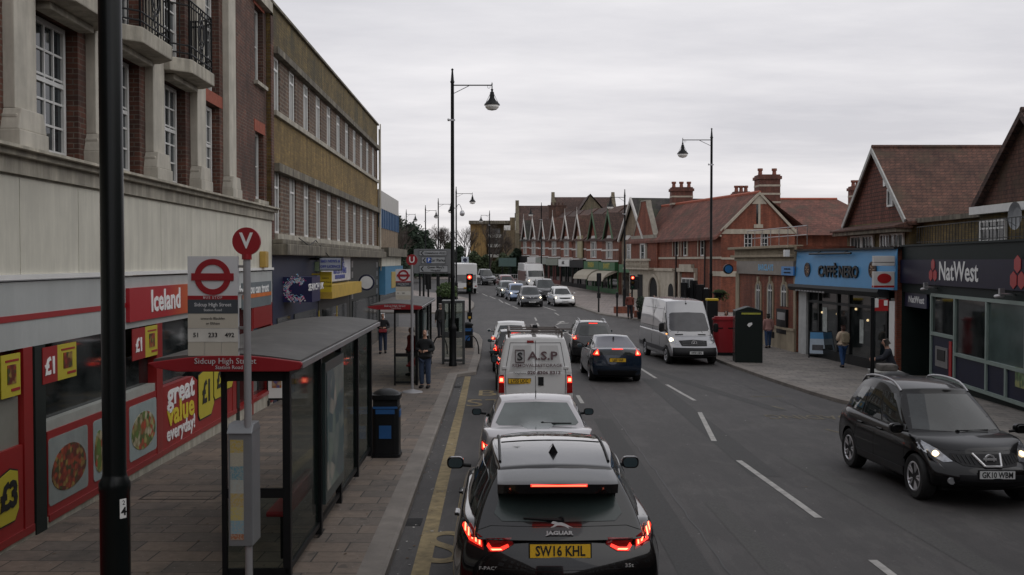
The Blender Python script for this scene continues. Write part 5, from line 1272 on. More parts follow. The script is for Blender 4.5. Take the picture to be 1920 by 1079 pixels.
        me = bpy.data.meshes.new(name); bm.to_mesh(me); bm.free()
        return link(name, me, parent or s.root, m)
    def plate(s, z, txt_, rear=True, x=0, y=None, w_=.52, h_=.112, tilt=0, sx=1):
        ax = 'R' if rear else 'F'; h, n = s.hit(x, z, ax, 0); y = h.y if y is None else y; sg = -1 if rear else 1
        q = MB(); q.box(-w_/2, w_/2, -.012, .03, -h_/2, h_/2); o = q.build('number_plate', M['platey'] if rear else M['platew'], s.root)
        o.location = (x, y+sg*.01, z); o.rotation_euler = (tilt, 0, 0 if rear else math.pi)
        q = MB(); q.box(-w_/2-.012, w_/2+.012, .0, .035, -h_/2-.012, h_/2+.012); q.build('plate_surround', M['black_plastic'], o)
        text(txt_, .118, M['ink'], o, (0, -.014, -.003), sx=.78*sx, bold=.003, ext=.001); return o
    def mirror(s, y, z, x0, m=None, glass=True, sz=(.17, .1, .12)):
        for sg in (-1, 1):
            xa = x0*sg+(.03 if sg > 0 else -.03-sz[0]); q = MB(); rr_ = min(sz[0], sz[2])*.42; q.prism(rpoly(xa, xa+sz[0], z-sz[2]/2, z+sz[2]/2, rr_, 5), y-sz[1]/2, y+sz[1]*.2, 'y'); q.prism(rpoly(xa+.02, xa+sz[0]-.02, z-sz[2]/2+.015, z+sz[2]/2-.015, rr_*.8, 5), y+sz[1]*.2, y+sz[1]*.5, 'y')
            o = q.build('door_mirror', m or s.pt, s.root, True, bev=.012)
            q = MB(); q.tube((x0*sg*.94, y, z-sz[2]*.3), (x0*sg+sg*.1, y, z-sz[2]*.2), .022); q.build('mirror_arm', M['black_plastic'], o)
            q = MB(); a = x0*sg+sg*(.03+sz[0]/2); q.prism(rpoly(a-sz[0]*.4, a+sz[0]*.4, z-sz[2]*.38, z+sz[2]*.38, sz[2]*.3, 5), y-sz[1]/2-.006, y-sz[1]/2+.004, 'y'); q.build('mirror_glass', mat('mirror_glass', (.05, .075, .085), .15, .2, 0), o)
    def wiper(s, p0, p1, ax='R', off=.02):
        q = MB(); a, _ = s.hit(*p0, ax, off); b, _ = s.hit(*p1, ax, off); m_ = a.lerp(b, .35)
        q.tube(a, m_, .022, .016, 6); q.tube(m_, b, .014, .008, 6); q.tube(a, a+Vector((0, .03, 0)), .03, .03, 8); q.build('rear_wiper' if ax == 'R' else 'wiper', M['black_plastic'], s.root, True)
    def handles(s, ys, z):
        for y in ys:
            for ax in ('L', 'Q'):
                h, n = s.hit(y, z, ax, .0); q = MB(); sg = -1 if ax == 'L' else 1
                q.box(h.x-.005 if sg > 0 else h.x-.035, h.x+.035 if sg > 0 else h.x+.005, y-.1, y+.1, z-.013, z+.018); q.build('door_handle', s.P.get('handle', s.pt), s.root, bev=.008)
    def seams(s, lines, ax='L', name='panel_gap', r=.004):
        q = MB()
        for a_ in (('L', 'Q') if ax == 'L' else (ax,)):
            for ln in lines:
                pts = []
                for a, b in zip(ln, ln[1:]):
                    for k in range(7): t = k/6; pts.append(s.hit(lerp(a[0], b[0], t), lerp(a[1], b[1], t), a_, .0)[0])
                for a, b in zip(pts, pts[1:]):
                    if (b-a).length > 1e-4: q.tube(a, b, r, n=4)
        return q.build(name, M['asphalt_dark'], s.root)
# general side glass for a hatch/saloon defined by fractions of the greenhouse
def glaze(c, ins=.07, pill=(.36, .66), rear=True, front=True, rearz=None, gm=None, fz=None, quarter=True, rear_in=.12, zt_=None, rw_s=1):
    P = c.P; L, H = P['L'], P['H']; yrb, yrt, yft, yfb = [v-L/2 for v in P['gh']]; gm = gm or M['carglass']
    zb = lambda y: pl(P['top'], y+L/2)+.015
    zt = (zt_ or H-.15)
    def y_at(a, z):
        yb, yt = lerp(yrb, yfb, a), lerp(yrt, yft, a); z0 = zb(yb); t = (z-z0)/(H-z0); return lerp(yb, yt, t)
    cuts = [rear_in]+list(pill)+[.93]
    names = ['quarter_window', 'rear_side_window', 'front_side_window'] if len(cuts) == 4 else ['rear_side_window', 'front_side_window']
    for (a, b), nm in zip(zip(cuts, cuts[1:]), names[-(len(cuts)-1):] if len(cuts) < 5 else ['quarter_window', 'quarter_window', 'rear_side_window', 'front_side_window']):
        g = .013; yb0, yb1 = lerp(yrb, yfb, a+g), lerp(yrb, yfb, b-g)
        z0, z1 = zb(yb0)+.01, zb(yb1)+.01
        poly = [(y_at(a+g, z0), z0), (y_at(b-g, z1), z1), (y_at(b-g, zt-.02 if b > .9 else zt), zt-.02 if b > .9 else zt), (y_at(a+g, zt), zt-(.04 if a <= rear_in else 0))]
        c.patch(poly, 'S', nm, gm, step=.12)
    rw = P['rw']
    if front:
        f0, f1 = fz or (zb(yfb)+.05, H-.13); wb = P.get('wb', c.W/2*.9)*.84; wt = rw*.84
        c.patch([(0, f0-.02), (wb, f0+.0), (wt, f1-.02), (0, f1)], 'F', 'windscreen', gm, sym=True, step=.1)
    if rear:
        r0, r1 = rearz; wb = rw*.98*rw_s; wt = rw*.8*rw_s
        c.patch([(0, r0-.01), (wb*.85, r0), (wb, r0+.05), (wt, r1-.02), (0, r1)], 'R', 'rear_window', gm, sym=True, step=.08)
BLK = paint('black_car_paint', (.003, .003, .0035)); SIL = paint('silver_car_paint', (.42, .4, .41), .4, .3); WHT = paint('white_car_paint', (.62, .62, .61), 0, .3)
BLU_ = paint('blue_car_paint', (.004, .013, .03), .2, .25); GRY = paint('dark_grey_paint', (.018, .019, .021), .3, .25); LBL = paint('light_blue_paint', (.16, .22, .34), .4, .3); REDP = paint('dark_red_paint', (.16, .03, .035), .3, .25); GRN = paint('grey_green_paint', (.09, .11, .11), .4, .3)
def gxp(u, Y): x = (u-960)/FPX*Y; return (x, Y)
def place(x, y): return (x, y, gz(x, y))
def tilt(c, p=None):
    """pitch/roll the car so that it stands on the sloping road"""
    o = c.root; y, x = o.location.y, o.location.x; sy = (gz(x, y+1.3)-gz(x, y-1.3))/2.6; rz = o.rotation_euler.z
    sx = (gz(x+.8, y)-gz(x-.8, y))/1.6
    fwd = Vector((-math.sin(rz), math.cos(rz))); rgt = Vector((math.cos(rz), math.sin(rz)))
    o.rotation_euler.x = math.atan(fwd.y*sy+fwd.x*sx); o.rotation_euler.y = -math.atan(rgt.y*sy+rgt.x*sx)
def hatch(**k):
    L, W, H = k['L'], k['W'], k['H']; zb = k.get('zb', .62*H); g = k.get('gh', (.18, .6, .53*L, .74*L))
    P = dict(L=L, W=W, H=H, zs=.22, top=[(0, zb*1.0), (.3, zb+.02), (g[3]-.2, zb-.03), (g[3]+.1, zb-.06), (L*.93, zb-.17), (L, zb-.3)], rear=[(0, .14), (.25, 0), (.55, .02), (.8, .05), (1, .12)],
      front=[(0, .1), (.3, 0), (.6, .02), (.85, .08), (1, .22)], gh=g, rw=k.get('rw', W*.33), xr=.17*L, xf=.82*L, wr=k.get('wr', .32), paint=k['paint'])
    P.update(k.get('extra', {})); return P
def front_face(c, zl=.62, hl=.13, plate=None, lit=True, grille=True, pz=.42, lights=.42):
    W = c.W
    for sg in (-1, 1):
        p = [(sg*W*.3, zl), (sg*W*.46, zl+hl*.55), (sg*W*.47, zl+hl*1.3), (sg*W*.36, zl+hl*1.05)]
        hd = c.patch(p, 'F', 'headlight', M['lens'], step=.07)
        if lit:
            h, n = c.hit(sg*W*.39, zl+hl*.6, 'F', .02); q = MB(); q.lathe([(.0, .03), (.05, .02), (.055, -.02)], (h.x, h.y, h.z), 12, 0, 'y'); q.build('lamp', M['headlit'], hd)
    if grille: c.patch([(0, zl-.02), (W*.24, zl+.0), (W*.26, zl+.09), (0, zl+.1)], 'F', 'grille', M['black_plastic'], sym=True)
    c.patch([(0, .26), (W*.3, .27), (W*.33, .38), (0, .4)], 'F', 'lower_grille', M['black_plastic'], sym=True)
    if plate is not None: c.plate(pz, plate, False)
def rear_face(c, z0, z1, x0, x1, plate=None, pz=.7, brake=None, lit=True, core=None):
    for sg in (-1, 1):
        p = [(sg*x0, z0+.03), (sg*x1, z0), (sg*(x1+.0), z1), (sg*(x0+.03), z1-.02)]
        t = c.patch(p, 'R', 'tail_light', M['redoff'], step=.06)
        if lit:
            xm = (x0+x1)/2; c.patch([(sg*(xm-.03), z0+.03), (sg*(x1-.03), z0+.03), (sg*(x1-.03), z1-.04), (sg*(xm-.03), z1-.05)], 'R', 'lit_lamp', M['redlit'], t, off=.012, step=.05)
            c.patch([(sg*(xm+.0), lerp(z0, z1, .35)), (sg*(x1-.05), lerp(z0, z1, .35)), (sg*(x1-.05), lerp(z0, z1, .7)), (sg*(xm+.0), lerp(z0, z1, .7))], 'R', 'lamp_core', M['redcore'], t, off=.018, step=.05)
    if brake: c.patch([(0, brake-.014), (.17, brake-.014), (.17, brake+.014), (0, brake+.014)], 'R', 'brake_light', M['redlit'], sym=True, off=.012, step=.05)
    if plate is not None: c.plate(pz, plate, True)
# ---------------------------------------------------------------- 1 black SUV in front of the camera
yr = 8.55
P = dict(L=4.73, W=1.94, H=1.655, zs=.24, top=[(0, 1.09), (.25, 1.16), (1.2, 1.15), (3.0, 1.1), (3.5, 1.06), (4.3, .98), (4.73, .8)], rear=[(0, .2), (.22, .0), (.5, .02), (.72, .03), (.86, .07), (1, .2)],
  front=[(0, .1), (.4, 0), (1, .2)], gh=(.12, .78, 2.85, 3.75), rw=.595, wb=.86, xr=.98, xf=3.86, wr=.375, wd=.25, paint=BLK, tr=.09, pr=.2, bow=.1, gtr=.13, rdrop=.03, wc=[(0, .93), (.2, .99), (.5, 1.0), (.75, .985), (.9, .95), (1, .9)])
c = Car('parked_suv', 'large black SUV seen from behind with brake lights on, nearest the camera', 'car', place(.38, yr+2.365), R(.9), P); c.root.name = 'black_suv'; SUV = c
glaze(c, rear=False, pill=(.24, .6), rear_in=.12)
c.patch([(0, 1.2), (.5, 1.2), (.57, 1.25), (.47, 1.49), (0, 1.51)], 'R', 'rear_window', mat('suv_rear_glass', (.034, .048, .046), .22, 0, .1, spec=.6), sym=True, step=.07)
c.patch([(0, -.62), (.5, -.6), (.5, .9), (0, 1.0)], 'T', 'panoramic_roof', mat('roof_glass', (.02, .02, .022), .06, 0, 0, coat=1, spec=1), sym=True, step=.15, off=.008)
for sg in (-1, 1):
    q = MB(); pts = [c.hit(sg*lerp(.515, .53, t), lerp(-1.35, .55, t), 'T', .004)[0] for t in [k/10 for k in range(11)]]
    q.path(pts, .014, 6); q.build('roof_rail', M['black_metal'], c.root, True)
# spoiler, with a black lower lip shaped to stand for the shadow under it
q = MB(); y0 = -2.365
vs = []
for x in (-.54, -.47, -.27, 0, .27, .47, .54):
    e = .16*abs(x/.54)**3; dz = -.035*(x/.54)**2
    vs += [(x, y0+1.1, 1.605+dz), (x, y0+.34+e, 1.565+dz), (x, y0+.27+e, 1.54+dz), (x, y0+.31+e, 1.45+dz), (x, y0+.95, 1.4+dz)]
fs = []
for i in range(6):
    for j in range(5): a = i*5+j; b = i*5+(j+1) % 5; fs.append((a, b, b+5, a+5))
fs += [(0, 1, 2, 3, 4), (34, 33, 32, 31, 30)]; q.add(vs, fs); sp_ = q.build('spoiler', BLK, c.root, True, ang=50)
q = MB(); q.box(-.25, .25, y0+.262, y0+.29, 1.516, 1.536); q.build('brake_light', mat('brake_lamp_soft', (1, .03, .015), .3, 0, 0, em=.8), sp_)
q = MB(); q.box(-.24, .24, y0+.256, y0+.262, 1.522, 1.530); q.build('brake_lamp_core', mat('brake_core_soft', (1, .25, .12), .3, 0, 0, em=1.6), sp_)
q = MB(); q.prism([(-.03, 0), (.03, 0), (.045, .08), (0, .2), (-.045, .08)], 1.67, 1.70, 'z'); q = MB(); h, _ = c.hit(0, -1.05, 'T', 0); q.add([(-.045, h.y-.12, h.z-.01), (.045, h.y-.12, h.z-.01), (.03, h.y+.13, h.z-.01), (-.03, h.y+.13, h.z-.01), (0, h.y-.13, h.z+.075), (0, h.y-.06, h.z+.07)], [(0, 1, 4), (0, 4, 5, 3), (1, 2, 5, 4), (3, 5, 2), (0, 3, 2, 1)]); q.build('shark_fin_aerial', BLK, c.root, True)
for sg in (-1, 1):
    t = c.patch([(sg*.40, 1.035), (sg*.50, .975), (sg*.62, .965), (sg*.645, 1.08), (sg*.42, 1.09)], 'R', 'inner_tail_light', M['redoff'], step=.045)
    c.patch([(sg*.44, 1.015), (sg*.5, .985), (sg*.6, .975), (sg*.635, 1.01), (sg*.62, 1.035), (sg*.59, 1.0), (sg*.52, 1.005), (sg*.45, 1.035)], 'R', 'lit_curve', M['redlit'], t, off=.014, step=.03)
    c.patch([(sg*.50, .99), (sg*.585, .982), (sg*.6, .992), (sg*.51, .998)], 'R', 'lamp_core', M['redcore'], t, off=.018, step=.03)
    t = c.patch([(sg*.66, .975), (sg*.80, 1.02), (sg*.9, 1.09), (sg*.88, 1.16), (sg*.78, 1.14), (sg*.67, 1.09)], 'R', 'outer_tail_light', M['redoff'], step=.045)
    c.patch([(sg*.675, 1.0), (sg*.79, 1.04), (sg*.86, 1.1), (sg*.85, 1.125), (sg*.77, 1.085), (sg*.68, 1.045)], 'R', 'lit_panel', M['redlit'], t, off=.014, step=.04)
    for k in range(5): x = .69+.033*k; z = 1.015+.017*k; c.patch([(sg*x, z), (sg*(x+.014), z+.004), (sg*(x+.014), z+.05), (sg*x, z+.046)], 'R', 'lamp_core', M['redcore'], t, off=.02, step=.03)
pt = c.plate(.995, 'SW16 KHL', True, tilt=R(-8))
c.wiper((.02, 1.21), (-.31, 1.225))
h, n = c.hit(0, 1.14, 'R', .006)
CH = mat('badge_chrome', (.7, .7, .7), .3, .6, 0)
text('JAGUAR', .042, CH, c.root, (.0, c.hit(0, 1.12, 'R', .02)[0].y, 1.13), rot=(R(80), 0, 0), sx=1.5, bold=.002)
cat = [(-.085, .03), (-.07, .045), (-.05, .043), (-.03, .035), (0, .036), (.04, .02), (.07, .004), (.09, -.004), (.05, .002), (.06, -.012), (.025, .004), (-.01, .012), (-.035, .012), (-.06, .0), (-.09, -.004), (-.07, .008), (-.055, .022), (-.075, .026)]
q = MB(); q.prism([(x*1.1, z*1.1) for x, z in cat], -.004, .004); o = q.build('leaping_emblem', CH, c.root); o.location = (.02, h.y-.01, 1.175); o.rotation_euler = (R(-10), 0, 0)
text('F-PACE', .04, CH, c.root, (-.62, c.hit(-.62, .84, 'R', .01)[0].y, .84), rot=(R(88), 0, R(-4)), sx=1.3); text('35t', .045, CH, c.root, (.6, c.hit(.6, .86, 'R', .01)[0].y, .86), rot=(R(88), 0, R(4)), sx=1.3)
c.mirror(.98, 1.16, .9, sz=(.2, .11, .14)); c.handles((-.75, .25), .98)
c.seams([[(-1.9, 1.1), (-1.5, .6)], [(-.45, 1.12), (-.45, .35)], [(.75, 1.1), (.8, .35)]]); c.seams([[(-.72, 1.13), (-.6, 1.165), (.6, 1.165), (.72, 1.13)]], 'R'); c.seams([[(-.66, .84), (.66, .84)]], 'R')
c.patch([(0, .3), (.6, .3), (.7, .5), (0, .52)], 'R', 'rear_bumper_trim', M['black_plastic'], sym=True)
tilt(c)
# ---------------------------------------------------------------- 2 silver saloon
P = dict(L=4.5, W=1.79, H=1.43, zs=.2, top=[(0, 1.0), (.2, 1.07), (.85, 1.08), (1.5, 1.0), (3.2, .95), (3.5, .92), (4.3, .8), (4.5, .65)], rear=[(0, .15), (.25, 0), (.6, .02), (.85, .05), (1, .12)], front=[(0, .1), (.4, 0), (1, .2)], gh=(.62, 1.5, 2.55, 3.5), rw=.58, wb=.79, xr=.95, xf=3.6, wr=.32, paint=SIL, tr=.1, pr=.22, bow=.09)
c = Car('silver_saloon', 'silver saloon waiting behind the white removals van', 'car', place(.37, 14.35+2.25), R(.5), P)
glaze(c, rear=False, pill=(.45,), rear_in=.1)
c.patch([(0, 1.10), (.58, 1.1), (.63, 1.13), (.49, 1.365), (0, 1.385)], 'R', 'rear_window', mat('tinted_rear_glass', (.07, .088, .083), .1, 0, .25, 2, spec=.8), sym=True, step=.08)
c.wiper((.08, 1.125), (.52, 1.125)); c.mirror(1.0, 1.0, .86, M['black_plastic']); c.seams([[(-.6, 1.07), (-.58, 1.0)]], 'L'); rear_face(c, .78, .95, .6, .86, 'KV05 ZGT', .75, lit=True)
q = MB(); h, _ = c.hit(0, -.6, 'T', 0); q.tube(h, h+Vector((0, -.06, .1)), .008, n=5); q.build('aerial', M['black_plastic'], c.root); tilt(c)
# ---------------------------------------------------------------- 3 white removals van
P = dict(L=4.45, W=1.82, H=1.95, zs=.26, top=[(0, 1.12), (3.2, 1.12), (3.55, 1.08), (4.2, .95), (4.45, .7)], rear=[(0, .08), (.2, 0), (.5, .03), (1, .06)], front=[(0, .1), (.4, 0), (1, .2)], gh=(.06, .2, 2.75, 3.65), rw=.70, wb=.87, xr=.9, xf=3.7, wr=.31, paint=WHT, tr=.02, pr=.06, bow=.05, gtr=.0, wc=[(0, .94), (.2, 1), (.5, 1), (1, .97)])
c = Car('removals_van', 'white removals van with roof rack and lettered rear doors', 'van', place(.54, 23.9+2.2), R(.5), P); V = c
c.patch([(0, 1.2), (.66, 1.22), (.56, 1.8), (0, 1.82)], 'F', 'windscreen', M['carglass'], sym=True)
GV = mat('van_door_recess', (.5, .5, .49), .4, 0, .05)
for sg in (-1, 1):
    c.patch([(sg*.05, 1.12), (sg*.63, 1.12), (sg*.53, 1.74), (sg*.1, 1.74)], 'R', 'door_panel', GV, off=.004, step=.1)
    rr = c.patch([(sg*.74, .62), (sg*.88, .62), (sg*.87, 1.05), (sg*.75, 1.05)], 'R', 'tail_light', M['redoff'], step=.06, off=.02)
    c.patch([(sg*.75, .86), (sg*.865, .86), (sg*.86, 1.0), (sg*.755, 1.0)], 'R', 'lit_lamp', M['redlit'], rr, step=.05, off=.03); c.patch([(sg*.77, .89), (sg*.85, .89), (sg*.845, .97), (sg*.775, .97)], 'R', 'lamp_core', M['redcore'], rr, step=.05, off=.036)
    h, _ = c.hit(sg*.73, 1.22, 'R', 0); q = MB(); q.box(sg*.73-.06, sg*.73+.06, h.y-.04, h.y+.05, 1.18, 1.24); q.build('door_hinge', WHT, c.root, bev=.01)
    c.patch([(sg*.1, .3), (sg*.86, .3), (sg*.88, .5), (sg*.1, .5)], 'R', 'bumper', M['black_plastic'], off=.03)
c.seams([[(0, .5), (0, 1.85)], [(-.7, .55), (-.72, 1.1), (-.6, 1.8), (.6, 1.8), (.72, 1.1), (.7, .55)]], 'R', r=.008); c.seams([[(-1.3, .5), (-1.3, 1.75)], [(.2, .5), (.2, 1.75)], [(-1.9, 1.15), (1.4, 1.15)]], 'L', r=.006)
q = MB(); h, _ = c.hit(-.11, 1.83, 'R', .01); q.box(-.2, -.04, h.y-.02, h.y+.04, 1.8, 1.86); q.build('brake_light', M['redoff'], c.root, bev=.01)
DKM = mat('maroon_grey_lettering', (.09, .045, .05), .5, 0, 0)
yh = lambda z: c.hit(.1, z, 'R', .028)[0].y
ta = math.atan2(c.hit(0.1, 1.7, 'R', 0)[0].y-c.hit(0.1, 1.2, 'R', 0)[0].y, .5)
RT = (math.pi/2-ta, 0, 0)
text('A.S.P', .27, DKM, c.root, (.17, yh(1.49)-.006, 1.49), rot=RT, sx=1.25, bold=.006); text('S', .26, M['ink'], c.root, (-.37, yh(1.47)-.006, 1.47), rot=RT, sx=1.1, bold=.008)
q = MB(); 
for (a, b, z0, z1) in ((-.48, -.465, 1.34, 1.64), (-.275, -.26, 1.34, 1.64), (-.48, -.26, 1.34, 1.352), (-.48, -.26, 1.628, 1.64)): q.box(a, b, yh((z0+z1)/2)-.004, yh((z0+z1)/2)+.03, z0, z1)
q.build('letter_frame', DKM, c.root)
text('REMOVALS&STORAGE', .1, DKM, c.root, (.04, yh(1.27)-.03, 1.27), rot=RT, sx=1.2, bold=.001); text('Telephone', .07, M['ink'], c.root, (-.38, yh(1.1)-.01, 1.09), rot=RT); text('020 8306 8313', .1, DKM, c.root, (.2, yh(1.1)-.006, 1.1), rot=RT, sx=1.3, bold=.003)
p_ = c.plate(.9, 'LY55 UCC', True, x=-.38); c.patch([(.06, .8), (.19, .8), (.19, 1.0), (.06, 1.0)], 'R', 'door_handle', M['black_plastic'], off=.02)
q = MB(); zt = 1.98
for sg in (-1, 1):
    q.box(sg*.62-.02, sg*.62+.02, -2.0, .9, zt+.08, zt+.11)
    for y in (-1.8, -.6, .7): q.box(sg*.64-.025, sg*.64+.025, y-.03, y+.03, 1.82, zt+.1)
for y in (-1.8, -.6, .7): q.box(-.62, .62, y-.03, y+.03, zt+.05, zt+.09)
q.box(-.2, .9, -1.86, -1.8, zt+.12, zt+.16); q.box(-.05, .05, -1.9, .9, zt+.1, zt+.15); q.build('roof_rack', mat('galvanised', (.16, .14, .13), .5, .6, .2), c.root)
q = MB(); q.prism([(-.07, 0), (.07, 0), (.05, .09), (-.05, .09)], -1.75, -1.5, 'y'); o = q.build('ladder_clamp', M['black_plastic'], c.root); o.location = (0, 0, zt+.14)
c.mirror(1.5, 1.15, .9, M['black_plastic'], sz=(.17, .1, .22)); tilt(c)
# ---------------------------------------------------------------- queue ahead
P = hatch(L=4.2, W=1.74, H=1.5, paint=GRY)
c = Car('grey_hatchback', 'dark grey hatchback mostly hidden in front of the removals van', 'car', place(.33, 31.8), R(1), P); glaze(c, rearz=(1.0, 1.36)); rear_face(c, .78, 1.05, .6, .84, 'RX57 LFD', .72, 1.42); c.mirror(.6, 1.0, .84); tilt(c)
P = hatch(L=4.0, W=1.72, H=1.46, paint=BLK)
c = Car('black_hatchback', 'black hatchback with brake lights on behind the white car at the junction', 'car', place(.12, 37.6), R(1), P); glaze(c, rearz=(.98, 1.32)); rear_face(c, .75, .98, .6, .84, 'GN08 XTR', .7, 1.38); c.mirror(.5, .98, .83); tilt(c)
P = hatch(L=4.1, W=1.72, H=1.44, paint=WHT, gh=(.4, 1.1, 2.2, 3.1))
c = Car('white_hatchback', 'white hatchback first in the left queue at the junction', 'car', place(-.05, 43.3), R(0), P); glaze(c, rearz=(1.0, 1.32)); rear_face(c, .75, .92, .6, .82, 'HJ06 KWN', .7); c.mirror(.7, .98, .83); tilt(c)
# ---------------------------------------------------------------- blue hatchback, right lane
P = dict(L=4.4, W=1.72, H=1.44, zs=.18, top=[(0, 1.06), (.2, 1.1), (1.0, 1.02), (3.0, .95), (3.5, .9), (4.2, .75), (4.4, .6)], rear=[(0, .12), (.3, 0), (.6, .03), (.85, .06), (1, .1)], front=[(0, .1), (.4, 0), (1, .25)], gh=(.18, 1.35, 2.5, 3.5), rw=.56, wb=.76, xr=.85, xf=3.4, wr=.31, paint=BLU_, tr=.06, pr=.16, bow=.08)
c = Car('blue_hatchback', 'dark blue hatchback with triangular tail lights in the right hand lane', 'car', place(3.32, 32.5+2.2), R(2), P); glaze(c, rear=False, pill=(.45,), rear_in=.14)
c.patch([(0, 1.14), (.6, 1.14), (.5, 1.40), (0, 1.41)], 'R', 'rear_window', mat('sloping_glass', (.1, .1, .12), .1, .3, .1), sym=True, step=.1)
c.patch([(0, .9), (.55, .9), (.58, 1.04), (0, 1.06)], 'R', 'lower_rear_window', M['carglass'], sym=True)
for sg in (-1, 1):
    t = c.patch([(sg*.56, .86), (sg*.86, .86), (sg*.84, .98), (sg*.66, 1.12), (sg*.58, 1.1)], 'R', 'tail_light', M['redoff'], step=.05, off=.012)
    c.patch([(sg*.59, .89), (sg*.8, .89), (sg*.72, 1.0), (sg*.62, 1.08)], 'R', 'lit_lamp', M['redlit'], t, off=.02, step=.05); c.patch([(sg*.62, .92), (sg*.72, .92), (sg*.65, 1.03)], 'R', 'lamp_core', M['redcore'], t, off=.026, step=.05)
c.patch([(0, 1.075), (.18, 1.075), (.18, 1.1), (0, 1.1)], 'R', 'brake_light', M['redlit'], sym=True, off=.014, step=.05); c.plate(.74, 'LJ60 VAF'); c.patch([(0, .25), (.6, .25), (.66, .4), (0, .42)], 'R', 'bumper_trim', M['black_plastic'], sym=True)
q = MB(); h, _ = c.hit(0, -1.0, 'T', 0); q.prism([(-.1, 0), (.1, 0), (-.06, .09)], -.02, .02, 'x'); o = q.build('aerial', M['black_plastic'], c.root); o.location = (0, -1.0, h.z-.005); c.mirror(.95, .98, .8); tilt(c)
# ---------------------------------------------------------------- dark SUV, right lane
P = dict(hatch(L=4.5, W=1.82, H=1.62, paint=GRY, zb=1.05, wr=.36, rw=.6), zs=.26)
c = Car('grey_suv', 'dark grey SUV with silver roof rails ahead of the blue hatchback', 'car', place(3.1, 39+2.3), R(2), P); glaze(c, rearz=(1.1, 1.48))
rear_face(c, .92, 1.14, .58, .86, 'AK12 WYB', .8, 1.555)
def rails(c, x0, y0, y1, m, up=.06):
    for sg in (-1, 1):
        q = MB(); pts = []
        for k in range(13):
            t = k/12; h, _ = c.hit(sg*x0, lerp(y0, y1, t), 'T', 0); pts.append(h+Vector((0, 0, up*min(1, min(t, 1-t)*7)-.0)))
        q.path(pts, .02, 8); q.build('roof_rail', m, c.root, True)
rails(c, .5, -1.6, .5, M['alu'], .07); c.mirror(.75, 1.1, .88); tilt(c)
# ---------------------------------------------------------------- silver panel van, oncoming
P = dict(L=5.9, W=1.99, H=2.5, zs=.28, top=[(0, 1.2), (4.4, 1.2), (4.75, 1.17), (5.45, 1.02), (5.9, .75)], rear=[(0, .05), (1, .05)], front=[(0, .12), (.35, 0), (.55, .03), (.8, .12), (1, .3)], gh=(.05, .12, 4.15, 5.05), rw=.8, wb=.95, xr=1.25, xf=4.92, wr=.34, paint=paint('silver_van_paint', (.31, .31, .32), .3, .3), tr=.01, pr=.04, pf=.22, bow=.08, gtr=0, wc=[(0, .95), (.2, 1), (.6, 1), (1, .975)])
c = Car('silver_van', 'tall silver panel van driving towards the camera with its headlights on', 'van', (0, 0, 0), R(185.3), P); fw = Vector((.092, -.996)); ctr = Vector((7.1, 38.9))-fw*2.95; c.root.location = place(ctr.x, ctr.y)
c.patch([(0, 1.26), (.74, 1.28), (.8, 1.36), (.72, 1.93), (.62, 1.98), (0, 2.0)], 'F', 'windscreen', mat('van_screen', (.045, .045, .05), .1, 0, .3), sym=True)
c.patch([(1.1, 1.25), (1.95, 1.2), (1.5, 1.95), (1.1, 1.98)], 'S', 'cab_window', M['carglass'])
for sg in (-1, 1):
    hd = c.patch([(sg*.6, .78), (sg*.94, .86), (sg*.93, 1.08), (sg*.72, 1.02)], 'F', 'headlight', M['lens'], step=.07)
    h, _ = c.hit(sg*.82, .95, 'F', .02); q = MB(); q.lathe([(0, .05), (.07, .03), (.08, -.03)], (h.x, h.y, h.z), 14, 0, 'y'); q.build('lamp', M['headlit'], hd) if sg > 0 else q.build('lamp', M['lens'], hd)
    c.patch([(sg*.3, 1.13), (sg*.62, 1.12), (sg*.62, 1.16), (sg*.3, 1.17)], 'F', 'bonnet_vent', M['black_plastic'])
gr = c.patch([(0, .74), (.5, .74), (.56, .93), (0, .97)], 'F', 'grille', M['black_plastic'], sym=True, off=.012)
h, _ = c.hit(0, .85, 'F', .03); q = MB(); q.lathe([(.085, .0), (.11, .0), (.11, .02), (.085, .02), (.085, .0)], (h.x, h.y, h.z), 24, 0, 'y')
for k in range(3): t = R(90+120*k); q.tube((h.x, h.y+.01, h.z), (h.x+.1*math.cos(t), h.y+.01, h.z+.1*math.sin(t)), .018, .006, 5)
q.build('star_emblem', CH, gr)
q = MB()
for z in (.79, .85, .91): a, _ = c.hit(-.45, z, 'F', .02); b, _ = c.hit(0, z, 'F', .02); d, _ = c.hit(.45, z, 'F', .02); q.tube(a, b, .008, n=4); q.tube(b, d, .008, n=4)
q.build('grille_bar', M['alu'], gr)
c.patch([(0, .3), (.9, .3), (.97, .55), (.95, .68), (0, .68)], 'F', 'front_bumper', M['black_plastic'], sym=True, off=.02); c.plate(.5, 'HF58 XBN', False, w_=.52)
c.patch([(-2.9, .45), (2.0, .45), (2.0, .62), (-2.9, .62)], 'S', 'side_moulding', mat('grey_trim', (.06, .06, .065), .5), off=.012, step=.2)
c.seams([[(1.0, .4), (1.0, 2.2)], [(-.4, .4), (-.4, 2.2)], [(-2.8, 1.35), (1.0, 1.35)], [(-2.8, 2.1), (1.1, 2.1)]], 'L', r=.008); c.mirror(1.75, 1.4, .97, M['black_plastic'], sz=(.2, .12, .36))
q = MB(); h, _ = c.hit(0, 1.25, 'T', 0); q.tube(h, h+Vector((0, -.25, .55)), .006, n=4); q.lathe([(.03, -.01), (.03, .04), (.01, .05)], h, 8); q.build('aerial', M['black_plastic'], c.root)
h, _ = c.hit(1.75, 1.15, 'Q', .02); q = MB(); q.box(h.x-.02, h.x+.015, h.y-.03, h.y+.03, h.z-.02, h.z+.02); q.build('side_indicator', mat('amber_lit', (1, .35, .05), .3, 0, 0, em=3), c.root); tilt(c)
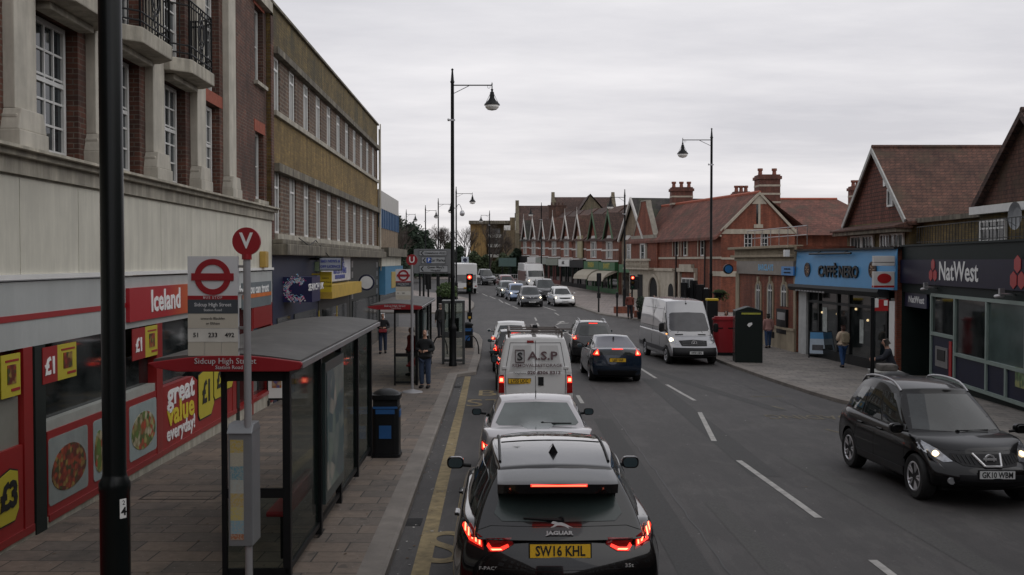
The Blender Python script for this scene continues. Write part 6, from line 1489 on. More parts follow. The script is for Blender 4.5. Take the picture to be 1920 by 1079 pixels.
# ---------------------------------------------------------------- black crossover, oncoming at the right
P = dict(L=4.33, W=1.8, H=1.63, zs=.26, top=[(0, 1.0), (.25, 1.04), (1.6, 1.0), (3.0, .96), (3.25, .96), (3.5, .93), (4.1, .84), (4.33, .66)], rear=[(0, .16), (.25, 0), (.55, .02), (.8, .05), (1, .12)], front=[(0, .14), (.25, .02), (.45, .0), (.65, .03), (.85, .1), (1, .26)], gh=(.18, .66, 2.4, 3.28), rw=.6, wb=.815, xr=.84, xf=3.47, wr=.345, wd=.23, paint=mat('black_crossover_paint', (.003, .003, .0035), .3, 0, 0, coat=.55, spec=.1), tr=.07, pr=.18, pf=.34, tf=.09, bow=.12, wc=[(0, .94), (.2, 1), (.45, .99), (.7, 1), (.9, .96), (1, .91)])
c = Car('black_crossover', 'black crossover with silver roof rails driving towards the camera at the right', 'car', place(6.95, 16.75), R(182.5), P); glaze(c, rear=False, pill=(.36, .62), rear_in=.14, fz=(1.0, 1.5))
c.patch([(.05, 1.12), (.58, 1.12), (.5, 1.45), (.05, 1.47)], 'R', 'rear_window', M['carglass'])
for sg in (-1, 1):
    hd = c.patch([(sg*.5, .66), (sg*.62, .64), (sg*.84, .78), (sg*.87, .9), (sg*.8, .92), (sg*.62, .8)], 'F', 'headlight', mat('headlamp_glass', (.3, .31, .33), .1, .5, .5, 14), step=.05, off=.01)
    h, _ = c.hit(sg*.66, .735, 'F', .02); q = MB(); q.lathe([(0, .03), (.04, .02), (.05, -.03)], h, 14, 0, 'y'); q.build('lamp', mat('headlamp_dim', (1, .72, .4), .3, 0, 0, em=3.0), hd)
    h, _ = c.hit(sg*.6, .4, 'F', .008); q = MB(); q.lathe([(0, .01), (.05, .01), (.055, -.02)], h, 12, 0, 'y'); q.build('fog_lamp', M['lens'], c.root)
gr = c.patch([(0, .6), (.4, .62), (.52, .7), (.5, .76), (0, .77)], 'F', 'grille', M['black_plastic'], sym=True, off=.01)
q = MB()
for a, b in (((-.21, .775), (-.12, .62)), ((-.12, .62), (.12, .62)), ((.12, .62), (.21, .775))):
    pa_, _ = c.hit(*a, 'F', .03); pb_, _ = c.hit(*b, 'F', .03); q.tube(pa_, pb_, .018, n=6)
h, _ = c.hit(0, .71, 'F', .03)
q.lathe([(.055, -.01), (.075, -.01), (.075, .015), (.055, .015), (.055, -.01)], h, 24, 0, 'y'); q.box(h.x-.095, h.x+.095, h.y-.005, h.y+.018, h.z-.014, h.z+.014); q.build('chrome_emblem', CH, gr, True)
q = MB()
for sg in (-1, 1):
    for k in range(5): a, _ = c.hit(sg*(.24+.055*k), .64+.006*k, 'F', .015); b, _ = c.hit(sg*(.25+.055*k), .745, 'F', .015); q.tube(a, b, .008, n=4)
q.build('grille_bar', M['black_metal'], gr)
c.patch([(0, .3), (.4, .3), (.55, .36), (.5, .5), (0, .52)], 'F', 'lower_grille', M['black_plastic'], sym=True, off=.008); c.plate(.52, 'GK10 WBM', False)
c.patch([(0, .22), (.7, .24), (.86, .34), (.84, .38), (.6, .28), (0, .27)], 'F', 'skid_trim', mat('grey_cladding', (.035, .035, .036), .6), sym=True, off=.012)
c.patch([(-1.2, .3), (1.2, .3), (1.2, .42), (-1.2, .42)], 'S', 'sill_cladding', mat('grey_cladding', (.035, .035, .036)), off=.01, step=.15)
c.seams([[(-.95, .95), (-1.05, .6)], [(-.2, 1.0), (-.2, .35)], [(.95, .95), (1.0, .4)]], 'L'); c.seams([[(-.78, .88), (-.55, .8), (.55, .8), (.78, .88)]], 'F')
rails(c, .56, -1.6, .1, M['alu'], .055); c.mirror(.95, 1.03, .86, sz=(.21, .13, .15)); c.handles((-.8, .0), .88)
c.patch([(-2.1, .92), (-1.98, .92), (-1.9, 1.06), (-2.05, 1.06)], 'S', 'tail_light', M['redoff'], off=.008, step=.06)
c.wiper((.05, .985), (-.5, 1.0), 'F', .015); tilt(c)
# ---------------------------------------------------------------- far traffic
def far(name, label, cat, u, Y, rot, paint_, L=4.1, W=1.74, H=1.46, fx=None, plate='EK09 RVO', lit=True, **kw):
    P = hatch(L=L, W=W, H=H, paint=paint_, **kw); x = (u-960)/FPX*Y
    c = Car(name, label, cat, place(x, Y+1.8), R(rot), P); glaze(c, rearz=(.68*H, .9*H)); zl = .42*H
    front_face(c, zl, .13, plate, lit); c.mirror(.6, .68*H, W*.48); tilt(c); return c
far('white_hatchback', 'white hatchback with headlights on leading the oncoming traffic on the right', 'car', 1054, 79.5, 188, WHT, H=1.5)
c = far('grey_crossover', 'dark grey crossover with chrome nose and bright headlights beside the white hatchback', 'car', 994, 79, 185, GRY, H=1.56, W=1.78)
q = MB(); h, _ = c.hit(0, .75, 'F', .03)
for sg in (-1, 1): q.tube((sg*.2, h.y, .85), (sg*.08, h.y, .66), .02, n=5)
q.build('chrome_trim', CH, c.root)
far('black_suv', 'tall black SUV behind the white hatchback and grey crossover', 'car', 1023, 88, 187, BLK, H=1.82, W=1.95, L=4.7, lit=False)
far('blue_saloon', 'pale blue saloon partly hidden behind the grey crossover', 'car', 969, 87, 188, LBL, H=1.45)
far('green_saloon', 'grey green saloon behind the pale blue saloon', 'car', 951, 93, 189, GRN, H=1.45)
far('red_estate', 'dark red estate with pale roof near the bend', 'car', 949, 108, 191, REDP, H=1.5, W=1.8)
c = far('pickup_truck', 'dark pickup truck with pale roof coming round the far bend', 'truck', 908, 119, 198, GRY, H=1.85, W=1.85, L=5.0, zb=1.15, gh=(1.6, 1.8, 3.1, 3.7), lit=False)
P = dict(L=5.9, W=2.1, H=2.75, zs=.3, top=[(0, 1.1), (4.6, 1.1), (5.4, 1.0), (5.9, .8)], rear=[(0, .05), (1, .05)], front=[(0, .1), (.4, 0), (1, .3)], gh=(.05, .1, 4.4, 5.2), rw=.95, wb=1.0, xr=1.2, xf=4.8, wr=.34, paint=WHT, tr=.01, pr=.04, gtr=0)
c = Car('white_motorhome', 'white motorhome with brown side stripe in the oncoming queue', 'van', place(2.2, 112), R(192), P); c.patch([(0, 1.3), (.85, 1.3), (.82, 1.95), (0, 1.98)], 'F', 'windscreen', M['carglass'], sym=True); front_face(c, .8, .16, 'WF07 UUB')
c.patch([(-2.6, .8), (1.2, .8), (1.2, 1.9), (-2.6, 1.9)], 'S', 'brown_side_panel', mat('brown_panel', (.12, .06, .05), .4), step=.3); c.mirror(1.9, 1.5, 1.05, M['black_plastic']); tilt(c)
P = dict(L=6.5, W=2.2, H=3.0, zs=.5, top=[(0, 1.2), (5.5, 1.2), (6.5, 1.0)], rear=[(0, .02), (1, .02)], front=[(0, .1), (1, .1)], gh=(.02, .04, 5.9, 6.2), rw=1.05, wb=1.07, xr=1.4, xf=5.3, wr=.45, paint=WHT, tr=0, pr=.02, gtr=0)
c = Car('white_lorry', 'white box lorry behind the dark posts at the left of the junction', 'truck', place(-4.9, 102), R(8), P); c.patch([(0, 1.1), (.95, 1.1), (.95, 1.9), (0, 1.9)], 'R', 'grey_rear_door', mat('grey_shutter', (.16, .16, .16), .5), sym=True); rear_face(c, .7, .85, .8, 1.0, 'BX11 LKC', .62, lit=False); tilt(c)
# ================================================================ STREET FURNITURE
BM = M['black_metal']
def lamp_head(parent, x, z, s=1.0, dirx=1):
    q = MB(); q.lathe([(.02, .42), (.05, .4), (.03, .33), (.07, .3), (.09, .1), (.13, .02), (.27, -.12), (.29, -.17), (.25, -.17)], (x, 0, z), 20)
    for k in range(6): t = R(60*k); q.tube((x+.06*math.cos(t), .06*math.sin(t), z+.25), (x+.25*math.cos(t), .25*math.sin(t), z-.14), .01, n=4)
    o = q.build('lamp_hood', BM, parent, True)
    q = MB(); q.lathe([(.25, -.17), (.25, -.24), (.17, -.33), (0, -.37)], (x, 0, z), 20); q.build('lamp_glass', mat('milky_glass', (.85, .84, .8), .2, 0, 0), o, True)
def lamp_post(x, y, top, arm, label, drop=.5, col_r=.075, cctv=False, dbl=False, rz=0, zg=None):
    zg = gz(x, y)+PAV if zg is None else zg
    r = empty('street_lamp', (x, y, zg), rz, label, 'street lamp', 'tall black street lamps with ornate arms along the street'); h = top-zg
    q = MB(); q.lathe([(.15, 0), (.15, .1), (.13, .15), (.13, 1.35), (.15, 1.4), (.1, 1.5), (col_r, 1.6), (col_r, 3.2), (col_r*1.25, 3.25), (col_r*.95, 3.35), (col_r*.8, h-.55), (col_r*1.1, h-.5), (col_r*.8, h-.45), (.03, h-.1), (.05, h-.05), (0, h)], n=16); q.build('column', BM, r, True, ang=50)
    za = h-.62; q = MB(); q.tube((0, 0, za), (arm, 0, za), .022, n=8); q.tube((0, 0, za-.32), (arm*.42, 0, za-.02), .012, n=6); q.tube((arm, 0, za), (arm, 0, za-.2), .02)
    for k in range(12):
        t0, t1 = R(30*k), R(30*k+30); q.tube((arm*.92+.05*math.cos(t0), 0, za-.06+.05*math.sin(t0)), (arm*.92+.05*math.cos(t1), 0, za-.06+.05*math.sin(t1)), .008, n=4)
    q.lathe([(.03, .02), (.02, .06), (0, .12)], (arm, 0, za), 8); q.build('lamp_arm', BM, r, True)
    lamp_head(r, arm, za-.55)
    q = MB(); q.box(-.1, .1, -.12, -.06, za-1.3, za-1.24); q.lathe([(0, -.05), (.04, -.04), (.04, .04), (0, .05)], (-.14, 0, za-1.25), 8); q.build('bracket', M['alu'], r)
    return r
pa = gp(849, 687, PAV); top = at(849, 128, pa.y).z; arm = (923-849)/FPX*pa.y
lamp_post(pa.x, pa.y, top, arm, 'tall street lamp with arm to the right, standing by the phone kiosk')
def lpx(u, Y, vt, uarm, label): x = (u-960)/FPX*Y; return lamp_post(x, Y, at(u, vt, Y).z, (uarm-u)/FPX*Y, label)
lB = lpx(1333, 52, 240, 1279, 'street lamp with arm to the left beside the red brick building, above the silver van'); lpx(1171, 77, 355, 1144, 'street lamp with arm to the left in front of the stock brick gabled house')
lpx(1015, 112, 380, 995, 'thin far street lamp in front of the white fronted terrace shops')
lE = lpx(855.5, 88, 350, 886, 'street lamp with a hanging globe camera behind the tall nearer lamp'); lpx(822, 104, 372, 845, 'far street lamp just left of the tallest lamp, above the direction sign'); lpx(798, 117, 385, 818, 'far street lamp above the direction sign, between two others'); lpx(762, 126, 393, 779, 'leftmost far street lamp in front of the dark evergreen'); lpx(918, 130, 395, 902, 'street lamp with arm to the left in front of the yellow flats')
# globe camera on E
q = MB(); zc_ = at(866, 393, 88).z-lE.location.z
pts = [(0, 0, zc_+.1)]+[(.0+.45*(k/6), 0, zc_+.1+.35*math.sin(R(30*k))) for k in range(1, 6)]+[(.52, 0, zc_-.1)]
q.path(pts, .03, 6); q.lathe([(.12, -.1), (.2, -.25), (.22, -.4), (.15, -.55), (0, -.6)], (.52, 0, zc_), 14); q.build('globe_camera', M['alu'], lE, True)
# near black column at the left edge
pn = Vector(((211-960)/FPX*6.3, 6.3)); zg = gz(pn.x, pn.y)+PAV
r = empty('street_lamp', (pn.x, pn.y, zg), 0, 'thick glossy black lamp column with a numbered sticker crossing the left of the view', 'street lamp')
GB = mat('gloss_black_column', (.004, .006, .006), .3, 0, .1, 8, spec=.3)
zb = at(211, 908, 6.3).z-zg
q = MB(); q.lathe([(.1, 0), (.095, .1), (.091, .12), (.091, zb-.05), (.095, zb-.03), (.095, zb+.01), (.075, zb+.05), (.071, zb+.07), (.068, 8), (.06, 10)], n=32); q.build('column', GB, r, True, ang=50)
q = MB(); th = R(-62)
for k in range(4): pass
q.box(-.022, .022, -.002, .0, -.06, .06); stk = q.build('sticker', M['white'], r); stk.location = (.094*math.cos(th), .094*math.sin(th), zb-.14); stk.rotation_euler = (0, 0, R(90)+th)
text('4', .07, M['ink'], stk, (.004, -.003, -.02), ext=.0005, bold=.002); text('2', .04, M['ink'], stk, (.004, -.003, .035), ext=.0005)
stk.location = (.0915*math.cos(R(-38)), .0915*math.sin(R(-38)), zb-.14); stk.rotation_euler = (0, 0, R(52))
# ---------------------------------------------------------------- bus stop flags
RR = mat('signal_red', (.27, .011, .017), .4, 0, .03); DG = mat('dark_slate', (.05, .06, .07), .4); BG = mat('beige_tile', (.46, .43, .36), .5, 0, .04); FW = mat('flag_white', (.56, .57, .58), .45, 0, .04)
def ring(mb, r0, r1, y0, y1, c, n=40, m=0):
    mb.lathe([(r0, y0), (r1, y0), (r1, y1), (r0, y1), (r0, y0)], c, n, m, 'y')
def flag(parent, x0, x1, z0, z1, y, near, nm=('Sidcup High Street', 'Station Road')):
    W = x1-x0; H = z1-z0; cx_ = (x0+x1)/2
    q = MB(); q.box(x0, x1, y-.02, y+.02, z0, z1); f = q.build('stop_flag', FW, parent)
    R_ = W*.36; cz = z1-W*.41; q = MB(); ring(q, R_*.68, R_, y-.028, y-.02, (cx_, 0, cz)); q.box(cx_-W*.42, cx_+W*.42, y-.032, y-.02, cz-R_*.2, cz+R_*.2); q.build('roundel', RR, f)
    za = z1-H*.395; zb_ = z1-H*.435; q = MB(); q.box(x0, x1, y-.026, y-.02, zb_, za); q.build('red_strip', RR, f)
    q = MB(); q.box(x0, x1, y-.026, y-.02, z1-H*.575, zb_); q.build('name_panel', DG, f)
    q = MB(); q.box(x0, x1, y-.024, y-.02, z0, z1-H*.575)
    q.build('tile_panel', BG, f)
    q = MB(); q.box(x0, x1, y-.026, y-.022, z1-H*.727, z1-H*.723); q.box(x0, x1, y-.026, y-.022, z1-H*.862, z1-H*.858)
    for t in (1/3, 2/3): q.box(lerp(x0, x1, t)-.001, lerp(x0, x1, t)+.001, y-.026, y-.022, z0, z1-H*.727)
    q.build('tile_joint', M['alu'], f)
    q = MB(); q.box(x0, x1, y-.027, y-.022, z1-H*.86, z1-H*.727); q.build('route_tile', mat('route_white', (.56, .55, .5), .5), f)
    text('BUS STOP', W*.075, FW, f, (cx_, y-.027, (za+zb_)/2), ext=.001, sp=1.2); text(nm[0], W*.1, FW, f, (cx_, y-.027, z1-H*.487), ext=.001, sx=.98, bold=.0006); text(nm[1], W*.07, FW, f, (cx_, y-.027, z1-H*.54), ext=.001)
    if near: text('towards Blackfen', W*.07, M['ink'], f, (cx_, y-.026, z1-H*.625), ext=.001); text('or Eltham', W*.07, M['ink'], f, (cx_, y-.026, z1-H*.675), ext=.001)
    for k, t in enumerate(('51', '233', '492') if near else ('51', '233', '')):
        if t: text(t, W*.125, M['ink'], f, (lerp(x0, x1, (k+.5)/3), y-.029, z1-H*.793), ext=.001, bold=.001)
    return f
YF = 9.3
def XX(u, Y=YF): return (u-960)/FPX*Y
px, zg = XX(463), gz(XX(463), YF)+PAV
r = empty('bus_stop_post', (px, YF, zg), 0, 'grey bus stop post with red V disc and timetable case, nearest the camera', 'bus stop')
zt = at(463, 487, YF).z-zg
q = MB(); q.tube((0, 0, 0), (0, 0, zt), .034, n=16); q.build('pole', mat('grey_pole', (.3, .3, .31), .4, .2, .08), r, True)
q = MB(); q.tube((0, 0, zt), (0, 0, zt+.05), .045, n=16); q.build('pole_cap', RR, r, True)
zv = at(463, 453, YF).z-zg; q = MB(); q.lathe([(0, -.02), (.128, -.02), (.128, .02), (0, .02)], (0, 0, zv), 32, 0, 'y'); q.tube((0, 0, zt), (0, 0, zv), .02); vd = q.build('stop_letter_disc', RR, r)
text('V', .2, M['wtxt'], vd, (0, -.024, zv), ext=.002, bold=.004, sx=.95)
flag(r, XX(353)-px, XX(447)-px, at(400, 667, YF).z-zg, at(400, 481, YF).z-zg, 0, True)
q = MB()
for v in (500, 550, 615, 655): z = at(400, v, YF).z-zg; q.box(XX(446)-px, 0, -.012, .012, z-.012, z+.012)
q.build('flag_bracket', M['alu'], r)
z0, z1 = at(450, 1022, YF).z-zg, at(450, 795, YF).z-zg; a, b = XX(428)-px, XX(456)-px
q = MB(); q.box(a, a+.22, -.05, .25, z0, z1-.06); q.prism([(-.07, z1-.08), (.27, z1-.08), (.2, z1), (0, z1)], a-.01, a+.225, 'x'); cs_ = q.build('timetable_case', mat('case_grey', (.2, .21, .22), .4, .3, .1), r, bev=.008)
def rowsm(name, base, cols, h):
    m, t, b_ = _nt(name); co = t.nodes.new('ShaderNodeTexCoord').outputs['Object']; s_ = t.nodes.new('ShaderNodeSeparateXYZ'); t.links.new(co, s_.inputs[0])
    mm_ = t.nodes.new('ShaderNodeMath'); mm_.operation = 'FRACT'; d_ = t.nodes.new('ShaderNodeMath'); d_.operation = 'DIVIDE'; t.links.new(s_.outputs[2], d_.inputs[0]); d_.inputs[1].default_value = h; t.links.new(d_.outputs[0], mm_.inputs[0])
    rr = t.nodes.new('ShaderNodeValToRGB'); t.links.new(mm_.outputs[0], rr.inputs[0]); rr.color_ramp.interpolation = 'CONSTANT'
    for i, c_ in enumerate(cols):
        e = rr.color_ramp.elements[i] if i < 2 else rr.color_ramp.elements.new(i/len(cols)); e.position = i/len(cols); e.color = (*c_, 1)
    t.links.new(_mixcol(t, _ramp(t, _noise(t, co, 60, 2), .45, 0.0, .55, .6), rr.outputs[0], base), b_.inputs['Base Color']); b_.inputs['Roughness'].default_value = .3; return m
TTM = rowsm('timetable_sheet', (.35, .33, .28), [(.45, .38, .12), (.4, .3, .1), (.35, .38, .36), (.12, .25, .3), (.4, .38, .3), (.42, .32, .08), (.3, .12, .06), (.2, .32, .38)], 1.0)
q = MB(); q.box(a+.02, a+.14, -.054, -.05, z0+.06, z1-.14); q.build('timetable', TTM, cs_)
q = MB(); q.box(a+.16, a+.2, .0, .05, 0, z0); q.build('case_leg', BM, r)
# second stop
p2 = gp(773, 736, PAV); Y2 = p2.y
r = empty('bus_stop_post', tuple(p2), 0, 'further bus stop post with red U disc beside the second shelter', 'bus stop'); zg = p2.z
zt = at(773, 497, Y2).z-zg; q = MB(); q.tube((0, 0, 0), (0, 0, zt), .04, n=12); q.lathe([(.3, 0), (.28, .03), (.06, .08), (.05, .09)], n=20); q.build('pole', MC['grey_pole'], r, True)
zv = at(773, 488, Y2).z-zg; q = MB(); q.lathe([(0, -.02), (.16, -.02), (.16, .02), (0, .02)], (0, 0, zv), 28, 0, 'y'); vd = q.build('stop_letter_disc', RR, r); text('U', .24, M['wtxt'], vd, (0, -.024, zv), ext=.002, bold=.005)
flag(r, XX(742, Y2)-p2.x, XX(771, Y2)-p2.x, at(757, 562, Y2).z-zg, at(757, 505, Y2).z-zg, 0, False)
# ---------------------------------------------------------------- shelters
SHG = mat('shelter_roof_grey', (.07, .067, .062), .6, 0, .35, 1.5, streak=.3)
def clearm():
    m = bpy.data.materials.new('clear_glass'); m.use_nodes = True; t = m.node_tree; b = t.nodes['Principled BSDF']; b.inputs['Base Color'].default_value = (.02, .03, .028, 1); b.inputs['Roughness'].default_value = .04
    tr = t.nodes.new('ShaderNodeBsdfTransparent'); tr.inputs['Color'].default_value = (.84, .88, .86, 1); mx_ = t.nodes.new('ShaderNodeMixShader'); fr = t.nodes.new('ShaderNodeFresnel'); fr.inputs[0].default_value = 1.5
    ad = t.nodes.new('ShaderNodeMath'); ad.operation = 'MULTIPLY_ADD'; ad.inputs[1].default_value = .45; ad.inputs[2].default_value = .05; t.links.new(fr.outputs[0], ad.inputs[0]); t.links.new(ad.outputs[0], mx_.inputs[0])
    t.links.new(tr.outputs[0], mx_.inputs[1]); t.links.new(b.outputs[0], mx_.inputs[2]); t.links.new(mx_.outputs[0], t.nodes['Material Output'].inputs['Surface']); return m
CLR = clearm()
def shelter(loc, rz, L, w_, h, label, ad=True, nm=True, slope=0):
    """+y away along kerb, x from -w_ (shop side) to 0 (road side)"""
    r = empty('bus_shelter', loc, rz, label, 'bus shelter', 'red edged bus shelters'); r.rotation_euler.x = slope
    # curved roof
    q = MB(); n = 12; top = []
    for i in range(n+1): t = i/n; top.append((lerp(-w_-.15, .12, t), h+.07+.09*math.sin(math.pi*(t*.85+.1))))
    bot = [(-w_-.15, h+.02)]+[(lerp(-w_-.15, .12, t), h-.02+.06*math.sin(math.pi*t)) for t in (.25, .5, .75)]+[(.12, h+.0)]
    q.prism(top+bot[::-1], -.05, L, 'y'); rf = q.build('roof', SHG, r, True)
    q = MB(); q.prism([(x, z-.01) for x, z in [(-w_-.2, h+.07)]+[(lerp(-w_-.15, .14, i/12), h+.08+.07*math.sin(math.pi*(i/12))) for i in range(13)]+[(.15, h+.05), (.12, h+.0), (0, h-.02), (-w_+.1, h-.02), (-w_-.12, h+.02)]], -.1, -.052, 'y'); fr_ = q.build('red_roof_end', RR, r, bev=.01)
    if nm: text('Sidcup High Street', .085, FW, fr_, (-w_*.5-.02, -.105, h+.08), ext=.002); text('Station Road', .055, FW, fr_, (-w_*.5+.02, -.105, h+.015), ext=.002)
    q = MB(); q.box(.1, .15, -.05, L, h-.0, h+.06); q.build('gutter', M['alu'], rf)
    # posts on the road side
    ys = [0, L*.27, L*.5, L*.75, L-.05]
    for y in ys: q = MB(); q.box(-.08, .0, y, y+.09, 0, h+.02); q.build('post', BM, r)
    we = .72
    q = MB(); q.box(-we, -we+.05, 0, .06, 0, h+.03); q.build('post', BM, r)
    q = MB(); q.box(-we, -.04, 0, .05, h-.14, h-.02); q.box(-we, -.04, .01, .05, .9, 1.0); q.box(-we, -.04, .01, .05, .08, .15)
    for a, b in zip(ys, ys[1:]): q.box(-.06, -.02, a, b, h-.1, h-.0); q.box(-.06, -.02, a, b, .1, .16)
    q.build('frame_rail', BM, r)
    for a, b in zip(ys, ys[1:]):
        if ad and a == ys[1]: continue
        q = MB(); q.box(-.045, -.035, a+.09, b, .16, h-.1); q.build('glass_panel', CLR, r)
    q = MB(); q.box(-we+.05, -.08, .02, .03, .15, .9); q.build('glass_panel', CLR, r)
    if ad:
        a, b = ys[1]+.09, ys[2]; q = MB(); q.box(-.12, .04, a, b, .35, h-.15); ap = q.build('advert_case', mat('advert_frame', (.03, .045, .045), .3), r, bev=.01)
        q = MB(); q.box(.042, .048, a+.08, b-.08, .5, h-.28); q.build('advert_poster', foodm('advert_sheet', (.06, .1, .1), [(.06, .1, .11), (.16, .2, .17), (.08, .1, .11), (.2, .22, .2), (.3, .28, .24)], 3.2), ap)
    q = MB(); q.box(-.42, -.16, .7, 3.1, .52, .58); q.box(-.2, -.15, .7, 3.1, .58, .75); q.build('bench', RR, r, bev=.02)
    q = MB()
    for y in (.9, 2.9): q.tube((-.28, y, 0), (-.28, y, .52), .02)
    q.build('bench_leg', BM, r)
    return r
x1, Y1 = XX(560, 10.6), 10.6; zg = gz(x1, Y1)+PAV
hh = at(500, 690, 10.6).z-zg
slp = math.atan((gz(-2.3, 17.5)-gz(-2.3, 10.6))/6.9)
SH1 = shelter((x1-.1, Y1, zg), R(.9), 7.0, 1.25, hh, 'near bus shelter with grey curved roof, red name board and glass side panels', slope=0)
x2 = XX(783, 30.6); zg = gz(x2, 30.6)+PAV; shelter((x2, 30.6, zg-.03), R(.9), 6.6, 1.32, at(740, 577, 30.6).z-zg, 'further bus shelter with red roof end behind the U stop', ad=True)
# ---------------------------------------------------------------- litter bins
def litter_bin(p, label, w_=.46, h=1.15):
    r = empty('litter_bin', tuple(p), R(1), label, 'litter bin', 'black litter bins with blue slots'); a = w_/2
    q = MB(); q.prism(rpoly(-a, a, -a*1.0, a*1.0, .08), .03, h*.78, 'z'); q.prism(rpoly(-a-.02, a+.02, -a-.02, a+.02, .08), 0, .06, 'z'); q.build('bin_body', BM, r)
    q = MB(); q.prism(rpoly(-a-.02, a+.02, -a-.02, a+.02, .09), h*.9, h*.97, 'z'); q.lathe([(a*1.1, h*.95), (a*.9, h*1.0), (a*.5, h*1.04), (0, h*1.05)], n=20); q.build('bin_lid', BM, r, True)
    q = MB(); q.box(-a+.02, a-.02, -a+.02, a-.02, h*.76, h*.91); q.build('bin_opening', M['asphalt_dark'], r)
    q = MB(); q.box(-a*.7, a*.7, -a-.012, -a, h*.68, h*.75); q.box(-a*.45, a*.45, -a-.012, -a, h*.3, h*.5); q.box(-a*.9, a*.9, -a-.014, -a+.02, h*.76, h*.79)
    q.box(a, a+.012, -a*.6, a*.6, h*.62, h*.72); q.build('blue_label', mat('litter_blue', (.02, .1, .28), .4, 0, .1), r); return r
pb = gp(725, 855, PAV); litter_bin(pb, 'black litter bin with blue labels at the end of the near bus shelter', .48, 1.16)
pb = gp(877, 652, PAV); litter_bin(pb, 'litter bin beside the left traffic light at the junction corner', .46, 1.1)
pb = at(1680, 700, 24.5); pb = Vector((pb.x, pb.y, gz(pb.x, pb.y)+PAV)); litter_bin(pb, 'dark litter bin behind the black crossover, beside the signpost', .62, 1.0)
# ---------------------------------------------------------------- phone kiosk / advert frame
p = gp(850, 684, PAV); r = empty('phone_kiosk', tuple(p), R(2), 'open grey framed glass phone kiosk beside the tall lamp column', 'phone kiosk'); W_, H_ = XX(872, p.y)-XX(829, p.y), 2.28
FG = mat('kiosk_frame', (.07, .075, .075), .4, .2, .1)
q = MB(); q.box(-W_/2, -W_/2+.09, 0, .8, 0, H_); q.box(W_/2-.09, W_/2, 0, .8, 0, H_); q.box(-W_/2, W_/2, -.03, .85, H_, H_+.1); q.box(-W_/2+.09, W_/2-.09, 0, .06, .1, .2); q.box(-W_/2+.09, W_/2-.09, .0, .06, 1.0, 1.22); q.build('kiosk_frame', FG, r, bev=.015)
q = MB(); q.box(-W_/2+.09, W_/2-.09, .7, .72, .2, H_); q.box(-W_/2+.09, W_/2-.09, .02, .03, 1.22, H_); q.build('glass_panel', CLR, r)
q = MB(); q.box(-.2, .2, .5, .69, .95, 1.7); q.build('telephone', M['black_plastic'], r, bev=.02)
# dark cycle stand loops beside it
for k, u in enumerate((825, 884)):
    p = gp(u, 664, PAV); q = MB(); pts = [(-.3*math.cos(R(18*j)), 0, .15+.6*math.sin(R(18*j))) for j in range(11)]
    q.path([(-.3, 0, 0)]+pts+[(.3, 0, 0)], .025, 8); o = q.build('cycle_stand', BM, None, True); o.location = tuple(p); tag(o, 'black metal cycle hoop %s the phone kiosk' % ('left of' if k == 0 else 'right of'), 'cycle stand', 'cycle hoops by the phone kiosk')
# ---------------------------------------------------------------- traffic signals
GRNL = mat('dark_green_lens', (.01, .05, .03), .2); AMB = mat('dark_amber_lens', (.08, .04, .005), .2)
def signal(p, h, label, facing=0, lit=True, extra=False, box=True, arrow_=False):
    r = empty('traffic_light', tuple(p), R(facing), label, 'traffic light', 'traffic lights at the junction')
    q = MB(); q.tube((0, 0, 0), (0, 0, h), .06, n=12); q.build('pole', BM, r, True)
    q = MB(); q.box(-.16, .16, -.32, -.06, h-.85, h+.1); q.build('signal_head', M['black_plastic'], r, bev=.03)
    for k, (m_, nm) in enumerate(((M['redlit'] if lit else M['redoff'], 'red_lamp'), (AMB, 'amber_lamp'), (GRNL, 'green_lamp'))):
        q = MB(); z = h-.07-.3*k; q.lathe([(0, -.36), (.06, -.355), (.105, -.335), (.105, -.32)], (0, 0, z), 18, 0, 'y'); o = q.build(nm, m_, r, True)
        if lit and k == 0: q = MB(); q.lathe([(0, -.372), (.05, -.368), (.06, -.355)], (0, 0, z), 14, 0, 'y'); q.build('lamp_core', M['redcore'], o)
        q = MB(); q.lathe([(.125, -.46), (.132, -.46), (.132, -.32), (.125, -.32)], (0, 0, z), 16, 0, 'y', False); q.build('hood', M['black_plastic'], o, True)
    if extra: q = MB(); q.box(.06, .34, -.3, -.08, h-.85, h-.25); q.box(.2, .5, .06, .3, h-.8, h+.0); q.build('side_signal', M['black_plastic'], r, bev=.03)
    if box: q = MB(); q.box(-.12, .12, -.2, -.06, 1.0, 1.35); pb_ = q.build('push_button_box', M['black_plastic'], r); q = MB(); q.box(-.06, .06, -.21, -.2, 1.05, 1.15); q.build('push_button', mat('button_yellow', (.6, .35, .03), .5), pb_)
    return r
p = gp(881, 637, PAV); h = at(880, 520, p.y).z-p.z+.07; signal(p, h, 'left junction traffic light showing red beside the litter bin', 0)
p = gp(1185, 597, PAV); h = at(1186, 521, p.y).z-p.z+.07; signal(p, h, 'right junction traffic light showing red with side signals', 0, extra=True)
p = gp(1122.5, 586, PAV); h = at(1122, 517, p.y).z-p.z+.07; signal(p, h, 'unlit traffic light facing away in front of the green fronted shops', 170, lit=False)
p = gp(1157, 594, PAV); q = MB(); q.lathe([(.06, 0), (.06, 1.25), (.1, 1.3), (.1, 1.6), (0, 1.65)], n=12); o = q.build('signal_post', BM, None, True); o.location = p; tag(o, 'short black post between the two right hand traffic lights', 'post')
p = Vector((XX(1298, 50), 50, gz(8.9, 50)+PAV)); h = at(1298, 530, 50).z-p.z; r = signal(p, h, 'cluster of dark traffic signals on one pole behind the silver van', 150, lit=False, extra=True)
q = MB(); q.box(-.55, -.2, -.2, .05, h-.9, h-.1); q.box(-.9, -.6, -.15, .1, h-1.1, h-.3); q.build('side_signal', M['black_plastic'], r, bev=.03)
